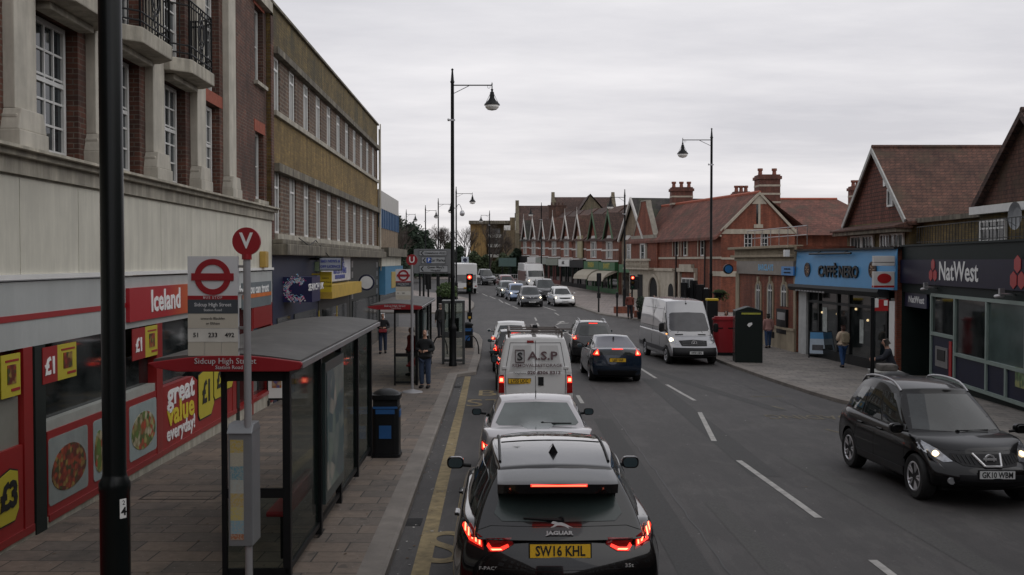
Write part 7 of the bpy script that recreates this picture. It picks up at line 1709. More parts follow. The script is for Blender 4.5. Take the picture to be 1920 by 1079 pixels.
p = Vector((XX(803, 62), 62, gz(-5, 62)+0)); h = at(803, 517, 62).z-p.z; signal(p, h, 'traffic light seen from behind below the direction sign', 180, lit=False)
# road name plate near lamp B
pq = Vector((XX(1318, 51), 51)); r = empty('road_sign', (pq.x, pq.y, gz(pq.x, 51)+PAV), 0, 'small white two line road sign on the pole above the silver van', 'sign'); zz0 = at(1318, 553, 51).z-r.location.z; zz1 = at(1318, 540, 51).z-r.location.z
q = MB(); q.tube((.15, .02, 0), (.15, .02, zz1), .03); q.build('pole', BM, r); q = MB(); q.box(-.25, .25, -.02, .0, zz0, zz1); sg = q.build('sign_plate', M['white'], r); text('NO ENTRY', .11, M['ink'], sg, (0, -.022, lerp(zz0, zz1, .72)), ext=.001) if False else None
q = MB(); q.box(-.2, .2, -.022, -.02, lerp(zz0, zz1, .58), lerp(zz0, zz1, .82)); q.box(-.2, .2, -.022, -.02, lerp(zz0, zz1, .15), lerp(zz0, zz1, .4)); q.build('sign_lettering', mat('grey_lettering', (.2, .2, .2), .5), sg)
# hanging basket of greenery and yellow topped bin
def leafblob(name, c, rx, ry_, rz_, n, sz, m, parent=None, seed=1, hollow=.35):
    rd = random.Random(seed); vs = []; fs = []
    for i in range(n):
        while True:
            v = Vector((rd.uniform(-1, 1), rd.uniform(-1, 1), rd.uniform(-1, 1)))
            if hollow < v.length < 1: break
        p = Vector((c[0]+v.x*rx, c[1]+v.y*ry_, c[2]+v.z*rz_)); a = Vector((rd.gauss(0, 1), rd.gauss(0, 1), rd.gauss(0, 1))).normalized(); b = a.orthogonal().normalized(); s_ = sz*rd.uniform(.5, 1.3); k = len(vs)
        vs += [p-a*s_, p+b*s_*.5, p+a*s_, p-b*s_*.5]; fs.append((k, k+1, k+2, k+3))
    me = bpy.data.meshes.new(name); me.from_pydata([tuple(v) for v in vs], [], fs); return link(name, me, parent, m)
LEAF = mat('leaf_green', (.05, .085, .02), .7, 0, .5, 3); LEAFD = mat('evergreen_dark', (.018, .035, .018), .8, 0, .5, .8); LEAFH = mat('hedge_green', (.05, .07, .03), .8, 0, .5, .6)
r = empty('hanging_basket', (XX(1349, 51.5), 51.5, at(1349, 556, 51.5).z), 0, 'green trailing hanging basket on the street lamp above the silver van', 'hanging basket')
leafblob('foliage', (0, 0, .2), .34, .34, .14, 420, .06, LEAF, r, 3, 0); leafblob('trailing_leaves', (.12, 0, .0), .42, .3, .26, 260, .06, LEAF, r, 4, .3); q = MB(); q.lathe([(0, -.1), (.2, -.05), (.32, .15), (.33, .2)], n=14); q.build('basket', BM, r)
p = gp(1352, 640, PAV); 
r = empty('grit_bin', (XX(1335, 46), 46, gz(9.1, 46)+PAV), 0, 'black bin with yellow top half hidden behind the silver van', 'bin'); hz0 = at(1335, 560, 46).z-r.location.z
q = MB(); q.box(-.24, .24, -.2, .2, 0, hz0-.1); q.build('bin_body', M['black_plastic'], r, bev=.03); q = MB(); q.box(-.26, .26, -.22, .22, hz0-.1, hz0); q.build('bin_lid', mat('bright_yellow', (.6, .42, .02), .5), r, bev=.02)
r = empty('planter', (XX(838, 52), 52, gz(-3, 52)+PAV), 0, 'bushy green planter on legs at the corner left of the traffic light', 'planter'); zz = at(838, 560, 52).z-r.location.z
leafblob('foliage', (0, 0, zz+.35), .55, .5, .5, 1200, .08, LEAF, r, 5, 0); q = MB(); q.box(-.5, .5, -.3, .3, zz-.25, zz+.1)
for x in (-.45, .45): q.box(x-.03, x+.03, -.03, .03, 0, zz)
q.build('planter_box', BM, r)
# ---------------------------------------------------------------- direction sign
Yd = 58; xd = XX(812, Yd); r = empty('direction_sign', (xd, Yd, gz(xd, Yd)), 0, 'large grey direction sign with three arrowed panels on two posts', 'sign'); zg = r.location.z
def Xs(u): return XX(u, Yd)-xd
def Zs(v): return at(812, v, Yd).z-zg
q = MB(); q.box(Xs(776), Xs(846), .0, .06, Zs(513), Zs(467)); q.build('sign_back', mat('grey_sign_back', (.17, .175, .18), .5), r)
q = MB(); q.tube((Xs(794), .1, 0), (Xs(794), .1, Zs(510)), .06); q.tube((Xs(787), .1, 0), (Xs(787), .1, Zs(510)), .05); q.tube((Xs(820), .1, 0), (Xs(820), .1, Zs(510)), .06); q.tube((Xs(842), .1, 0), (Xs(842), .1, Zs(510)), .06); q.build('post', BM, r)
PG = mat('sign_panel_pale', (.33, .34, .35), .5)
for (u0, u1, v0, v1, tx_, sz) in ((786, 838, 470, 480, ['Chislehurst A222'], .17), (790, 835, 482, 495, ['Car Parks'], .22), (786, 840, 498, 511, ["Queen Mary's", 'Hospital'], .17)):
    a, b, z0, z1 = Xs(u0), Xs(u1), Zs(v1), Zs(v0); q = MB(); q.box(a, b, -.02, 0, z0, z1); pn_ = q.build('sign_panel', PG, r)
    q = MB(); 
    for bx_ in ((a, b, z0, z0+.02), (a, b, z1-.02, z1), (a, a+.02, z0, z1), (b-.02, b, z0, z1)): q.box(bx_[0], bx_[1], -.026, -.02, bx_[2], bx_[3])
    zm_ = (z0+z1)/2; hh_ = (z1-z0)*.36; q.prism([(a+.08, zm_), (a+.2, zm_+hh_), (a+.27, zm_+hh_), (a+.16, zm_), (a+.27, zm_-hh_), (a+.2, zm_-hh_)], -.03, -.02); q.build('panel_border', M['ink'], pn_)
    off = .2 if 'Car' not in tx_[0] else .38
    for k, t in enumerate(tx_): text(t, sz, M['ink'], pn_, ((a+b)/2+off*.6, -.03, zm_+(.0 if len(tx_) == 1 else (.09 if k == 0 else -.09))), ext=.001, bold=.003)
    if 'Car' in tx_[0]: q = MB(); q.box(a+.3, a+.58, -.028, -.02, z0+.05, z1-.05); q.build('parking_square', mat('parking_blue', (.02, .08, .35), .5), pn_); text('P', .26, M['wtxt'], pn_, (a+.44, -.032, zm_), ext=.001, bold=.005)
# far green sign
Yg = 128; xg = XX(951, Yg); r = empty('direction_sign', (xg, Yg, gz(xg, Yg)), 0, 'dark green direction sign on two posts in front of the far terrace', 'sign')
q = MB(); q.box(XX(935, Yg)-xg, XX(968, Yg)-xg, 0, .1, at(951, 500, Yg).z-r.location.z, at(951, 484, Yg).z-r.location.z); q.build('sign_panel', mat('green_sign', (.07, .12, .11), .5), r); q = MB()
for u in (942, 958): q.tube((XX(u, Yg)-xg, .15, 0), (XX(u, Yg)-xg, .15, at(951, 484, Yg).z-r.location.z), .08)
q.build('post', BM, r)
# ---------------------------------------------------------------- right pavement: post box, cabinet, board, signpost
p = gp(1402, 679, PAV); r = empty('telephone_cabinet', tuple(p), R(-6), 'dark green windowless kiosk with pyramid top and yellow strip', 'kiosk'); W_ = (XX(1428, p.y)-XX(1378, p.y)); H_ = at(1400, 583, p.y).z-p.z
DGR = mat('dark_green_kiosk', (.004, .009, .0075), .45, 0, .12, 3, spec=.3)
q = MB(); q.box(-W_/2, W_/2, -W_*.35, W_*.55, 0, H_); q.prism([(-W_/2-.03, H_), (W_/2+.03, H_), (W_*.06, H_+.16), (-W_*.06, H_+.16)], -W_*.35, W_*.55, 'y'); q.build('kiosk_body', DGR, r, bev=.02)
q = MB(); q.box(-W_*.28, W_*.42, -W_*.35-.01, -W_*.35, H_-.13, H_-.06); q.build('yellow_strip', mat('olive_yellow', (.33, .33, .04), .5), r)
q = MB(); q.box(-W_/2-.008, -W_/2, -W_*.25, W_*.45, .3, H_-.2); q.build('side_panel', mat('side_glass_green', (.05, .075, .07), .15), r)
q = MB(); q.prism([(-.08, -.02), (.0, -.1), (.12, .0), (.11, .08), (-.02, .06)], -W_*.35-.006, -W_*.35); o = q.build('torn_sticker', M['white'], r); o.location = (0, 0, H_-.52)
q = MB(); q.box(W_/2-.004, W_/2+.0, -.3, .5, .1, H_-.1) if False else None
p = gp(1358, 668, PAV); p.x += .12; p.y += .5; r = empty('post_box', (p.x, p.y, p.z), R(-6), 'red double post box between the silver van and the green kiosk', 'post box'); W_ = .98; H_ = 1.62
q = MB(); q.prism(rpoly(-W_/2, W_/2, -.3, .3, .28, 6), .12, H_-.12, 'z'); q.build('box_body', RR, r, True); q = MB(); q.prism(rpoly(-W_/2-.04, W_/2+.04, -.34, .34, .3, 6), H_-.14, H_-.06, 'z'); q.prism(rpoly(-W_/2+.04, W_/2-.04, -.26, .26, .24, 6), H_-.06, H_, 'z'); q.build('box_cap', RR, r); q = MB(); q.prism(rpoly(-W_/2-.01, W_/2+.01, -.31, .31, .28, 6), 0, .13, 'z'); q.build('black_base', BM, r)
for a in (-.36, .1): q = MB(); q.box(a, a+.26, -.305, -.29, 1.12, 1.17); q.build('letter_slot', BM, r)
p = gp(1543, 672, PAV); p.x -= .25; r = empty('pavement_board', tuple(p), R(-22), 'blue and white A board outside the coffee shop', 'A board')
q = MB(); q.M = Matrix.Rotation(R(-14), 4, 'X'); q.box(-.34, .34, -.02, .02, .12, 1.12); q.box(-.34, -.29, -.02, .02, 0, .12); q.box(.29, .34, -.02, .02, 0, .12); q.M = Matrix.Translation((0, .56, 0)) @ Matrix.Rotation(R(14), 4, 'X'); q.box(-.34, .34, -.02, .02, 0, 1.12); q.build('board_frame', BM, r)
q = MB(); q.M = Matrix.Rotation(R(-14), 4, 'X'); q.box(-.29, .29, -.026, -.02, .18, 1.07, 0); q.box(-.29, .29, -.03, -.026, .8, 1.07, 1); q.box(-.2, .25, -.03, -.026, .32, .55, 2); q.build('board_poster', [mat('pale_blue_poster', (.42, .5, .58), .5, 0, .1, 6), BLF, mat('dark_photo', (.05, .05, .06), .5, 0, .5, 10)], r)
Yq = 22.6; xq = XX(1637, Yq); r = empty('sign_post', (xq, Yq, gz(xq, Yq)+PAV), 0, 'black signpost with small red and white side sign on the right pavement', 'signpost'); zt = at(1637, 560, Yq).z-r.location.z
q = MB(); q.tube((0, 0, 0), (0, 0, zt+.02), .045, n=12); q.build('pole', BM, r, True)
q = MB(); q.box(.02, .34, -.02, .02, zt-.28, zt-.02, 1); q.box(-.0, .12, -.024, .024, zt-.2, zt, 0); q.box(.24, .32, -.026, .026, zt-.16, zt-.04, 0); q.build('side_sign', [M['white'], RD], r)
# market cart outside the bank
Yc = 26.0; xc = XX(1662, Yc); r = empty('hand_cart', (xc, Yc, gz(xc, Yc)+PAV), R(-5), 'pale handcart with yellow crate beside the man by the bank', 'cart')
q = MB(); q.box(-.35, .35, -.4, .4, .85, .95); q.box(-.33, -.28, -.35, -.3, 0, .85); q.box(.28, .33, -.35, -.3, 0, .85); q.box(-.33, -.28, .3, .35, 0, .85); q.box(.28, .33, .3, .35, 0, .85); q.box(-.32, .32, -.38, .38, .15, .2); q.build('cart_frame', mat('pale_wood', (.3, .3, .28), .6), r, bev=.01); q = MB(); q.box(-.25, .25, -.3, .3, .2, .55); q.build('yellow_crate', M['yellow'], r, bev=.02); q = MB(); q.box(-.2, .25, -.25, .25, .95, 1.12); q.build('cloth_bundle', mat('grey_cloth', (.12, .11, .1), .9, 0, .4, 9), r, bev=.05)
# A board near the near shelter (news board)
p = gp(519, 762, PAV); r = empty('pavement_board', tuple(p), R(5), 'white poster board standing behind the near bus shelter', 'A board'); Hb = at(519, 700, p.y).z-p.z
q = MB(); q.box(-.24, .24, 0, .04, .15, Hb); q.box(-.24, -.2, -.1, .3, 0, .15); q.box(.2, .24, -.1, .3, 0, .15); q.build('board_frame', BM, r); q = MB(); q.box(-.21, .21, -.01, 0, .2, Hb-.04, 0); q.box(-.12, .12, -.014, -.01, .55*Hb, .85*Hb, 1); q.build('board_poster', [M['white'], foodm('poster_photo', (.3, .12, .04), [(.4, .12, .02), (.1, .1, .25), (.4, .3, .2)], 12)], r)
# red planter wall and railings by the far right signal
a = gx(1150, 72); q = MB(); L_ = gx(1160, 70); 
for (u0, u1, v, Y) in ((1152, 1190, 577, 71), (1190, 1215, 583, 67)): 
    x0, x1 = XX(u0, Y), XX(u1, Y); z = gz(x0, Y)+PAV; qq = MB(); qq.box(x0, x1, Y, Y+.5, z-.1, z+.45); o = qq.build('planter_wall', BR_OR, None); tag(o, 'low red brick planter wall %s' % ('left of the red traffic light' if u0 == 1152 else 'right of the red traffic light'), 'wall')
r = empty('shrub', (XX(1203, 66), 66, gz(8, 66)+PAV), 0, 'dark conical shrub in a tub beside the right traffic light', 'shrub')
leafblob('foliage', (0, 0, .95), .36, .36, .55, 800, .07, LEAFD, r, 8, .1); q = MB(); q.lathe([(.25, 0), (.32, .45), (.28, .45)], n=14); q.build('tub', BM, r)
# ================================================================ TREES
BARK = mat('bark', (.07, .055, .045), .9, 0, .3, 4)
def bare_tree(x, y, h, label, seed, spread=.55, thick=.18, cat_='tree', lean=0, ivy=False, depth=6):
    rd = random.Random(seed); zg = gz(x, y); r = empty('bare_tree', (x, y, zg), 0, label, 'tree', 'trees at the end of the road'); q = MB(); tw = MB()
    def grow(p, d, L, rad, k):
        e = p+d*L; (q if k < 3 else tw).tube(p, e, rad, rad*.68, 6 if k < 2 else (4 if k < 4 else 3), cap=False)
        if k >= depth: return
        for i in range(3 if k else 4):
            a = Vector((rd.gauss(0, 1), rd.gauss(0, 1), rd.gauss(.25, .5))).normalized(); nd_ = (d+a*spread*rd.uniform(.6, 1.2)).normalized(); grow(p+d*L*rd.uniform(.65, 1), nd_, L*rd.uniform(.6, .82), rad*.6, k+1)
    grow(Vector((0, 0, -.2)), Vector((lean, 0, 1)).normalized(), h*.3, thick, 0); q.build('trunk', BARK, r, True); tw.build('branches', BARK, r)
    if ivy: leafblob('ivy', (0, 0, h*.3), h*.12, h*.12, h*.28, 2500, .25, LEAFH, r, seed, 0)
    return r
def XY(u, Y): return (u-960)/FPX*Y
def evergreen(u, Y, vt, vb, wpx, label, seed, n=9000, m=LEAFD, layered=True):
    x = XY(u, Y); zg = gz(x, Y); top = at(u, vt, Y).z-zg; r = empty('evergreen_tree', (x, Y, zg), 0, label, 'tree', 'trees at the end of the road'); hw = wpx/FPX*Y/2
    q = MB(); q.tube((0, 0, -.3), (0, 0, top*.8), .35, .08, 8); rd = random.Random(seed); vs = []; fs = []
    for b in range(70):
        z = top*rd.uniform(.12, .97); t = rd.uniform(0, 6.28); L_ = hw*(1-(z/top)**2.2)*rd.uniform(.55, 1.15)+.3; d = Vector((math.cos(t), math.sin(t), rd.uniform(-.1, .25)))
        q.tube((0, 0, z), d*L_+Vector((0, 0, z)), .07, .02, 4, cap=False)
        for i in range(n//70):
            f = rd.uniform(.15, 1.05); c_ = d*L_*f+Vector((rd.gauss(0, .35), rd.gauss(0, .35), z+rd.gauss(0, .22))); a = Vector((rd.gauss(0, 1), rd.gauss(0, 1), rd.gauss(0, .5))).normalized(); bb = a.orthogonal().normalized(); s_ = rd.uniform(.1, .28); k = len(vs)
            vs += [c_-a*s_, c_+bb*s_*.5, c_+a*s_, c_-bb*s_*.5]; fs.append((k, k+1, k+2, k+3))
    q.build('trunk', BARK, r); me = bpy.data.meshes.new('crown'); me.from_pydata([tuple(v) for v in vs], [], fs); link('crown', me, r, m); return r
evergreen(768, 128, 417, 500, 54, 'spreading dark cedar at the far left of the junction', 11, 14000)
evergreen(742, 112, 405, 500, 24, 'narrow dark evergreen just beyond the low blue windowed building', 12, 5000)
evergreen(795, 140, 432, 500, 40, 'dark green evergreen behind the direction sign', 13, 9000)
bare_tree(XY(822, 150), 150, 8.6, 'twiggy bare tree above the direction sign, left of the tall lamp', 21, depth=6)
bare_tree(XY(842, 155), 155, 8.8, 'bare brown tree directly behind the tall lamp columns', 22, depth=6, ivy=True); bare_tree(XY(872, 150), 150, 8, 'bare tree just right of the tall lamp columns', 23, depth=6)
bare_tree(XY(919, 140), 140, 9, 'tall bare tree in front of the yellow flats', 24, depth=6); bare_tree(XY(724, 90), 90, 8.6, 'bare twigs above the low blue windowed building', 25, depth=6)
bare_tree(XY(943, 160), 160, 7, 'small bare tree right of the yellow flats', 26, depth=6)
def hedge(u0, u1, v0, Y, label, seed, n=7000, m=LEAFH):
    x0, x1 = XY(u0, Y), XY(u1, Y); zb = gz((x0+x1)/2, Y); zt = at((u0+u1)/2, v0, Y).z; rd = random.Random(seed); vs = []; fs = []
    for i in range(n):
        x = rd.uniform(x0, x1); top = zt+.5*math.sin(x*1.3+seed)+.4*math.sin(x*3.1); p = Vector((x, Y+rd.uniform(-1.2, 1.2), rd.uniform(zb, top))); a = Vector((rd.gauss(0, 1), rd.gauss(0, 1), rd.gauss(0, 1))).normalized(); b = a.orthogonal().normalized(); s_ = rd.uniform(.12, .32); k = len(vs)
        vs += [p-a*s_, p+b*s_*.6, p+a*s_, p-b*s_*.6]; fs.append((k, k+1, k+2, k+3))
    me = bpy.data.meshes.new('hedge'); me.from_pydata([tuple(v) for v in vs], [], fs); o = link('hedge', me, None, m); tag(o, label, 'hedge')
    return o
hedge(868, 962, 482, 146, 'mixed green hedge behind the boundary wall at the bend', 2, 9000)
hedge(745, 868, 470, 145, 'dense dark shrubbery behind the direction sign', 4, 14000, LEAFD)
hedge(955, 990, 475, 140, 'dark evergreen bushes beside the green direction sign', 6, 4000, LEAFD)
# pedestrian guard rail at the bend
Yf = 124; x0, x1 = XY(905, Yf), XY(975, Yf); r = empty('guard_rail', (x0, Yf, gz(x0, Yf)), 0, 'pale pedestrian guard rail behind the pickup truck', 'railing'); q = MB(); L_ = x1-x0
for k in range(int(L_/.25)+1): q.box(k*.25-.02, k*.25+.02, -.02, .02, 0, 1.1)
q.box(0, L_, -.03, .03, 1.07, 1.13); q.box(0, L_, -.03, .03, .1, .16); q.build('rails', M['alu'], r)
# small far signs
def small_sign(u, v0, v1, Y, w_, m_, label, blue=False):
    x = XY(u, Y); zg = gz(x, Y); r = empty('road_sign', (x, Y, zg), 0, label, 'sign'); z0, z1 = at(u, v1, Y).z-zg, at(u, v0, Y).z-zg; q = MB(); q.tube((0, .05, 0), (0, .05, z1), .05); q.build('pole', BM, r); q = MB(); q.box(-w_/2, w_/2, -.02, .02, z0, z1); s_ = q.build('sign_plate', m_, r)
    q = MB(); q.lathe([(0, -.03), (w_*.28, -.03), (w_*.28, -.02)], (0, 0, (z0+z1)/2), 12, 0, 'y'); q.build('sign_symbol', M['ink'] if not blue else M['navy'], s_)
small_sign(872, 482, 494, 110, .8, mat('pale_blue_plate', (.4, .45, .5), .5), 'white square road sign above the lorry, right of the lamp column', True); small_sign(883, 496, 503, 118, .5, M['white'], 'small white plate on a post left of the pickup truck')
small_sign(989, 492, 500, 115, .5, M['white'], 'small square white sign in front of the black terrace shop', True); small_sign(1005, 494, 512, 112, .55, M['white'], 'white banner sign with round red mark before the sage fronted shop')
# ================================================================ PEOPLE
SKIN = mat('skin', (.42, .24, .17), .55, 0, .06); 
def skinm(nodes, edges, sub=2):
    me = bpy.data.meshes.new('sk'); me.from_pydata([n[0] for n in nodes], edges, []); o = bpy.data.objects.new('sk', me); col.objects.link(o)
    md = o.modifiers.new('s', 'SKIN'); md.use_smooth_shade = True; md.branch_smoothing = .6
    for v, n in zip(me.skin_vertices[0].data, nodes): rr = n[1]; v.radius = rr if isinstance(rr, tuple) else (rr, rr)
    me.skin_vertices[0].data[0].use_root = True
    s_ = o.modifiers.new('u', 'SUBSURF'); s_.levels = sub; s_.render_levels = sub
    r = evalmesh(o); bpy.data.objects.remove(o)
    for p in r.polygons: p.use_smooth = True
    return r
def person(x, y, label, face=0, h=1.72, coat=(.02, .02, .025), legs=(.03, .04, .07), hair=(.1, .08, .06), stride=.0, arms='down', coatlen=.55, bag=None, bald=False, zoff=PAV, hat=None, lean=0, group=None):
    """local +y = forward"""
    z0 = gz(x, y)+zoff; r = empty('person', (x, y, z0), R(face), label, 'person', group); k = h/1.75
    def S_(p): return (p[0]*k, (p[1]+lean*max(0, p[2]-.9))*k, p[2]*k)
    N = []; E = []
    def add(p, rr, par=None):
        N.append((S_(p), (rr[0]*k, rr[1]*k) if isinstance(rr, tuple) else rr*k)); i = len(N)-1
        if par is not None: E.append((par, i))
        return i
    pel = add((0, 0, .95), (.15, .11)); wa = add((0, .0, 1.1), (.14, .1), pel); chs = add((0, 0, 1.3), (.16, .11), wa); nk0 = add((0, -.01, 1.45), (.09, .075), chs); nk = add((0, .0, 1.52), .055, nk0); hd0 = add((0, .02, 1.6), (.068, .08), nk); hd1 = add((0, .015, 1.68), (.072, .088), hd0); add((0, .005, 1.73), (.05, .06), hd1)
    nose = add((0, .115, 1.625), .014, hd0)
    jl = {}
    for sg in (-1, 1):
        st = stride*sg; hp = add((sg*.09, 0, .88), .085, pel); kn = add((sg*.1, st*.5+.02, .5), .058, hp); an = add((sg*.1, st-.02, .1), .042, kn); add((sg*.105, st+.07, .045), (.03, .025), an)
        sh = add((sg*.19, -.01, 1.4), .06, chs)
        if arms == 'front': el = (sg*.25, -.02, 1.14); wr_ = (sg*.1, .22, 1.12)
        elif arms == 'swing': el = (sg*.24, -st*.35-.02, 1.14); wr_ = (sg*.25, -st*.7+.08, .9)
        elif arms == 'reach': el = (sg*.24, .15, 1.2); wr_ = (sg*.2, .42, 1.15)
        else: el = (sg*.24, -.03, 1.13); wr_ = (sg*.25, .04, .88)
        ei = add(el, .045, sh); wi = add(wr_, .03, ei); d = (Vector(wr_)-Vector(el)).normalized(); side = Vector((0, 1, 0)) if arms in ('down', 'swing') else Vector((0, .2, 1)).normalized()
        palm = Vector(wr_)+d*.06; pi_ = add(tuple(palm), (.032, .02), wi); jl[sg] = (el, wr_)
        for f in range(4): o_ = side*(-.03+.02*f); e1_ = palm+d*.045+o_; i1 = add(tuple(e1_), .0095, pi_); e2_ = e1_+d*(.03-.004*abs(f-1.5))+Vector((-sg*.012, 0, 0)); add(tuple(e2_), .008, i1)
        t1 = palm+side*.035+d*.0; i1 = add(tuple(t1), .011, pi_); add(tuple(t1+d*.03+side*.01), .009, i1)
    me = skinm(N, E); b = link('person_body', me, r, SKIN); b.name = 'body'
    # coat
    def cm(nodes, edges, name, m_, parent=r): return link(name, skinm([(S_(p), (q_[0]*k, q_[1]*k) if isinstance(q_, tuple) else q_*k) for p, q_ in nodes], edges), parent, m_)
    cmat = mat('cloth_%d_%d_%d' % tuple(int(v*255) for v in coat), coat, .9, 0, .2, 8, .3, 20); lmat = mat('cloth_%d_%d_%d' % tuple(int(v*255) for v in legs), legs, .9, 0, .2, 8, .3, 20); smat = M['black_plastic']
    zb = .95-(coatlen-.5)
    nodes = [((0, 0, 1.1), (.195, .155)), ((0, 0, 1.3), (.205, .155)), ((0, -.01, 1.46), (.12, .1)), ((0, 0, .95), (.205, .165)), ((0, 0, zb), (.215, .17))]; ed = [(0, 1), (1, 2), (0, 3), (3, 4)]
    for sg in (-1, 1):
        el, wr_ = jl[sg]; i = len(nodes); nodes += [((sg*.2, -.01, 1.4), .088), (el, .07), (tuple(Vector(el).lerp(Vector(wr_), .92)), .052)]; ed += [(1, i), (i, i+1), (i+1, i+2)]
    cm(nodes, ed, 'coat', cmat)
    nodes = [((0, 0, .95), (.155, .12))]; ed = []
    for sg in (-1, 1):
        st = stride*sg; i = len(nodes); nodes += [((sg*.09, 0, .86), .108), ((sg*.1, st*.5+.02, .5), .085), ((sg*.1, st-.02, .09), .07)]; ed += [(0, i), (i, i+1), (i+1, i+2)]
    cm(nodes, ed, 'trousers', lmat)
    for sg in (-1, 1):
        st = stride*sg; cm([((sg*.1, st-.06, .06), (.062, .06)), ((sg*.105, st+.06, .05), (.062, .052)), ((sg*.11, st+.19, .035), (.052, .038))], [(0, 1), (1, 2)], 'shoe', smat)
    if not bald:
        nodes = [((0, -.02, 1.64), (.083, .085)), ((0, -.01, 1.72), (.078, .088)), ((0, -.045, 1.57), (.07, .05))]; ed = [(0, 1), (0, 2)]
        if hat == 'hood': nodes += [((0, -.08, 1.48), (.1, .06))]; ed += [(2, 3)]
    else: nodes = [((0, -.045, 1.64), (.08, .07)), ((0, -.05, 1.7), (.07, .06)), ((0, -.05, 1.58), (.065, .045))]; ed = [(0, 1), (0, 2)]
    cm(nodes, ed, 'hair', mat('hair_%d' % int(hair[0]*255), hair, .8, 0, .3, 20))
    q = MB()
    for sg in (-1, 1): q.lathe([(0, -.012), (.012, 0), (0, .012)], S_((sg*.03, .094, 1.645)), 8)
    q.box(-.025*k, .025*k, (.096+lean*.7)*k, (.104+lean*.7)*k, 1.575*k, 1.583*k); q.build('eyes_and_mouth', mat('dark_feature', (.05, .02, .02), .4), r)
    if bag:
        q = MB(); kind, bc = bag; bmt = mat('bag_%d_%d' % (int(bc[0]*255), int(bc[1]*255)), bc, .7, 0, .15, 8)
        if kind == 'back': q.box(-.15*k, .15*k, -.3*k, -.13*k, 1.02*k, 1.42*k); q.build('backpack', bmt, None, bev=.05)
        elif kind == 'hand': q.box(.2*k, .3*k, -.08*k, .2*k, .5*k, .8*k); q.tube((.25*k, -.04*k, .8*k), (.25*k, .05*k, .9*k), .008); q.tube((.25*k, .16*k, .8*k), (.25*k, .05*k, .9*k), .008); q.build('handbag', bmt, None, bev=.03)
        elif kind == 'waist': q.box(-.17*k, .17*k, .12*k, .24*k, .92*k, 1.06*k); q.build('bag', bmt, None, bev=.03)
        o = bpy.data.objects[-1] if False else [o_ for o_ in col.objects if o_.name.startswith(('backpack', 'handbag', 'bag')) and 'label' not in o_][-1]
        o.location = r.location; o.rotation_euler = r.rotation_euler; nm_ = {'back': 'pale backpack', 'hand': 'dark handbag', 'waist': 'red bag'}[kind]
        tag(o, nm_+' carried by the '+' '.join(label.split(' carrying')[0].split()[:9]), 'bag')
    return r
def pp(u, v): p = gp(u, v, PAV); return p.x, p.y
x, y = pp(797, 728); person(x, y, 'balding man in dark coat and jeans standing beside the U bus stop', 170, 1.74, (.012, .014, .016), (.035, .055, .1), (.3, .3, .3), 0, 'front', .62, bald=True)
x, y = pp(718, 663); person(x, y, 'white haired man in black jacket carrying a red bag beyond the near shelter', 185, 1.7, (.01, .01, .012), (.02, .03, .06), (.6, .6, .6), .12, 'front', .6, bag=('waist', (.3, .03, .04)))
x, y = pp(764, 718); person(x-.1, y+2.2, 'person in red and grey top waiting inside the further bus shelter', 120, 1.62, (.22, .03, .03), (.08, .08, .085), (.08, .06, .05), 0, 'down', .6)
x, y = pp(826, 634); person(x, y, 'distant man in dark clothes left of the phone kiosk', 20, 1.72, (.02, .02, .02), (.015, .015, .02), (.15, .1, .08), .1, 'down')
x, y = pp(1440, 653); person(x, y, 'person in a pale pink coat walking past the brick bank', 0, 1.6, (.36, .2, .18), (.03, .06, .13), (.03, .025, .02), .12, 'down', .68, bag=('hand', (.02, .02, .02)), hat='hood')
x, y = pp(1580, 689); person(x, y, 'woman in cream jacket and jeans with a backpack outside the coffee shop', 10, 1.6, (.5, .4, .3), (.02, .06, .16), (.05, .02, .015), .2, 'front', .64, bag=('back', (.3, .25, .17)), hat='hood')
x, y = XX(1675, 27.5), 27.5; person(x, y, 'man in dark jacket bending over the pale handcart outside the bank', 70, 1.7, (.01, .012, .02), (.02, .02, .03), (.03, .02, .02), 0, 'reach', .6, lean=.25)
x, y = pp(1184, 592); person(XX(1181, 66), 66, 'pedestrian in dark red top behind the right traffic light', 180, 1.7, (.12, .03, .02), (.015, .015, .02), (.03, .02, .02), .1)
person(XX(1226, 62), 62, 'person in black beside the stone entrance, left of the silver van', 200, 1.75, (.02, .02, .02), (.02, .02, .02), (.03, .02, .02), .1); person(XX(1238, 60), 60, 'dark haired person just above the silver van roof', 160, 1.8, (.015, .015, .02), (.02, .02, .02), (.03, .02, .02), 0)
person(XX(1362, 46), 46, 'pedestrian half hidden behind the red post box', 160, 1.72, (.05, .03, .03), (.02, .02, .02), (.05, .03, .025), 0)
x, y = pp(516, 770); person(x-.6, y+.3, 'dark figure standing at the shop doorway behind the near bus shelter', 90, 1.75, (.012, .012, .012), (.012, .012, .015), (.03, .02, .02), 0)
# ================================================================ THE STREET BEHIND THE CAMERA (the bus the picture was taken from, the buildings it has passed)
RB_ = mat('bus_red', (.33, .015, .015), .3, 0, .05, coat=.6); bus = empty('double_decker_bus', (.2, -5.6, gz(.2, -5.6)), R(1), 'red double decker bus that the picture is taken from', 'bus')
q = MB(); q.prism(rpoly(-1.25, 1.25, .35, 4.35, .22, 5), -5.4, 5.2, 'y'); q.build('body', RB_, bus, True)
q = MB(); q.box(-1.1, 1.1, 5.18, 5.24, 2.55, 3.95); q.box(-1.1, 1.1, 5.18, 5.24, 1.1, 2.1); q.build('front_window', M['carglass'], bus)
for z0 in (1.2, 2.75): q = MB(); q.box(-1.265, 1.265, -5, 4.8, z0, z0+.9); q.build('side_window', M['carglass'], bus)
for y in (-3.2, 3.0):
    for x in (-1.1, 1.1): q = MB(); q.lathe([(0, -.14), (.48, -.14), (.48, .14), (0, .14)], (x, y, .48), 20, 0, 'x'); q.build('wheel', M['rubber'], bus, True)
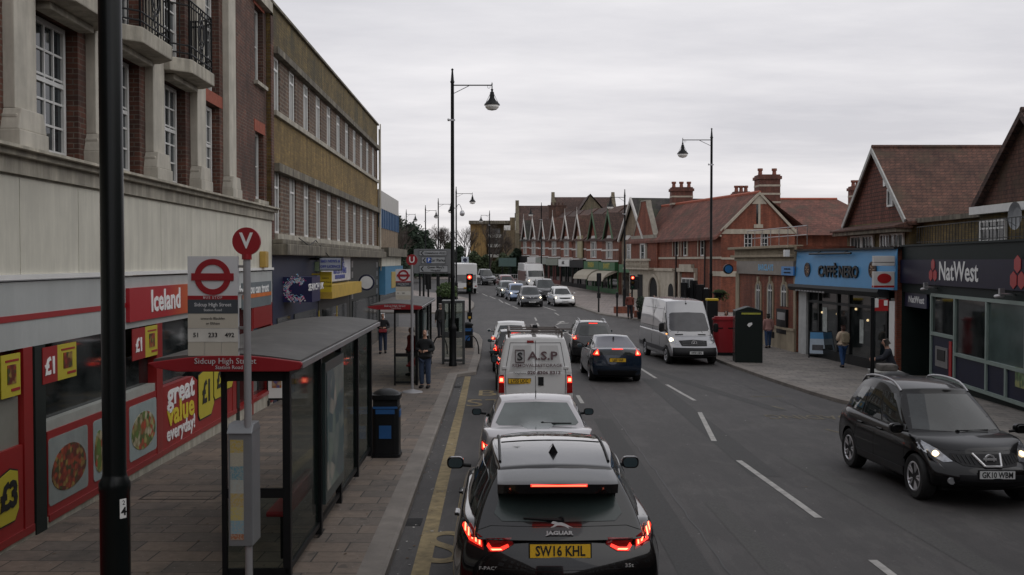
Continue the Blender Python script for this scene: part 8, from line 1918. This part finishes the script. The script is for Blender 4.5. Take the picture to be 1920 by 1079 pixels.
def back_row(name, label, x0, x1, y0, y1, h, m, side):
    r = empty(name, ((x0+x1)/2, (y0+y1)/2, 0), 0, label, 'building'); W_, D_ = (x1-x0)/2, (y1-y0)/2
    q = MB(); q.box(-W_, W_, -D_, D_, -.5, h); q.build('wall', m, r); xf = W_ if side < 0 else -W_; n = int(2*D_/3)
    for k in range(n):
        for z in ((4.6, 7.4) if h > 8 else (4.4,)):
            if z+1.5 < h: win(r, xf, z, 1.2, 1.5, 2, 2, -D_+1.5+k*3, rz=math.pi/2 if side < 0 else -math.pi/2)
    q = MB(); q.box(min(xf, xf-side*.05), max(xf, xf-side*.05), -D_+.3, D_-.3, .3, 2.6); q.build('shop_window', M['shopglass'], r)
back_row('shop_row', 'brick row on the left behind the viewpoint', -15, -5.6, -60, 1.8, 11, BR_DK, -1)
back_row('shop_row', 'brick row on the right behind the viewpoint', 12.0, 22, -60, 16.5, 9, BR_DK, 1)
back_row('end_building', 'brick building closing the street behind the viewpoint', -30, 30, -80, -70, 11, BR_LN, 1)
# ---- separate countable pieces that share one mesh into parts of their own
def loose_split(o):
    me = o.data; n = len(me.vertices); par = list(range(n))
    def fd(a):
        while par[a] != a: par[a] = par[par[a]]; a = par[a]
        return a
    for p in me.polygons:
        a = fd(p.vertices[0])
        for v in p.vertices[1:]: par[fd(v)] = a
    g = {}
    for p in me.polygons: g.setdefault(fd(p.vertices[0]), []).append(p.index)
    if len(g) < 2: return
    bm0 = bmesh.new(); bm0.from_mesh(me); bm0.faces.ensure_lookup_table(); first = True
    for idx in g.values():
        bm = bm0.copy(); bm.faces.ensure_lookup_table(); keep = set(idx)
        bmesh.ops.delete(bm, geom=[f for f in bm.faces if f.index not in keep], context='FACES'); m2 = bpy.data.meshes.new(me.name); bm.to_mesh(m2); bm.free()
        for m_ in me.materials: m2.materials.append(m_)
        if first: o.data = m2; first = False; continue
        c = o.copy(); c.data = m2; col.objects.link(c)
    bm0.free()
SPL = {'window_sill', 'brick_lintel', 'blue_label', 'stone_trim', 'small_notices', 'drain_pipe', 'stone_stripe', 'bargeboard', 'dark_opening', 'navy_panel', 'shop_window', 'front_window', 'frame_rail', 'bench_leg', 'sill_band', 'ledge', 'yellow_window_trim', 'white_trim', 'stone_band', 'balcony', 'upper_band', 'bonnet_vent', 'case_leg', 'chrome_trim', 'post', 'church_window', 'letter_frame', 'quarter_window', 'panel_gap'}
for o in [o for o in bpy.data.objects if o.type == 'MESH' and o.name.split('.')[0] in SPL and o.data.users == 1]: loose_split(o)
for o in bpy.data.objects:
    if o.get('label') and len(o['label'].split()) > 16: print('LONG', o['label'])
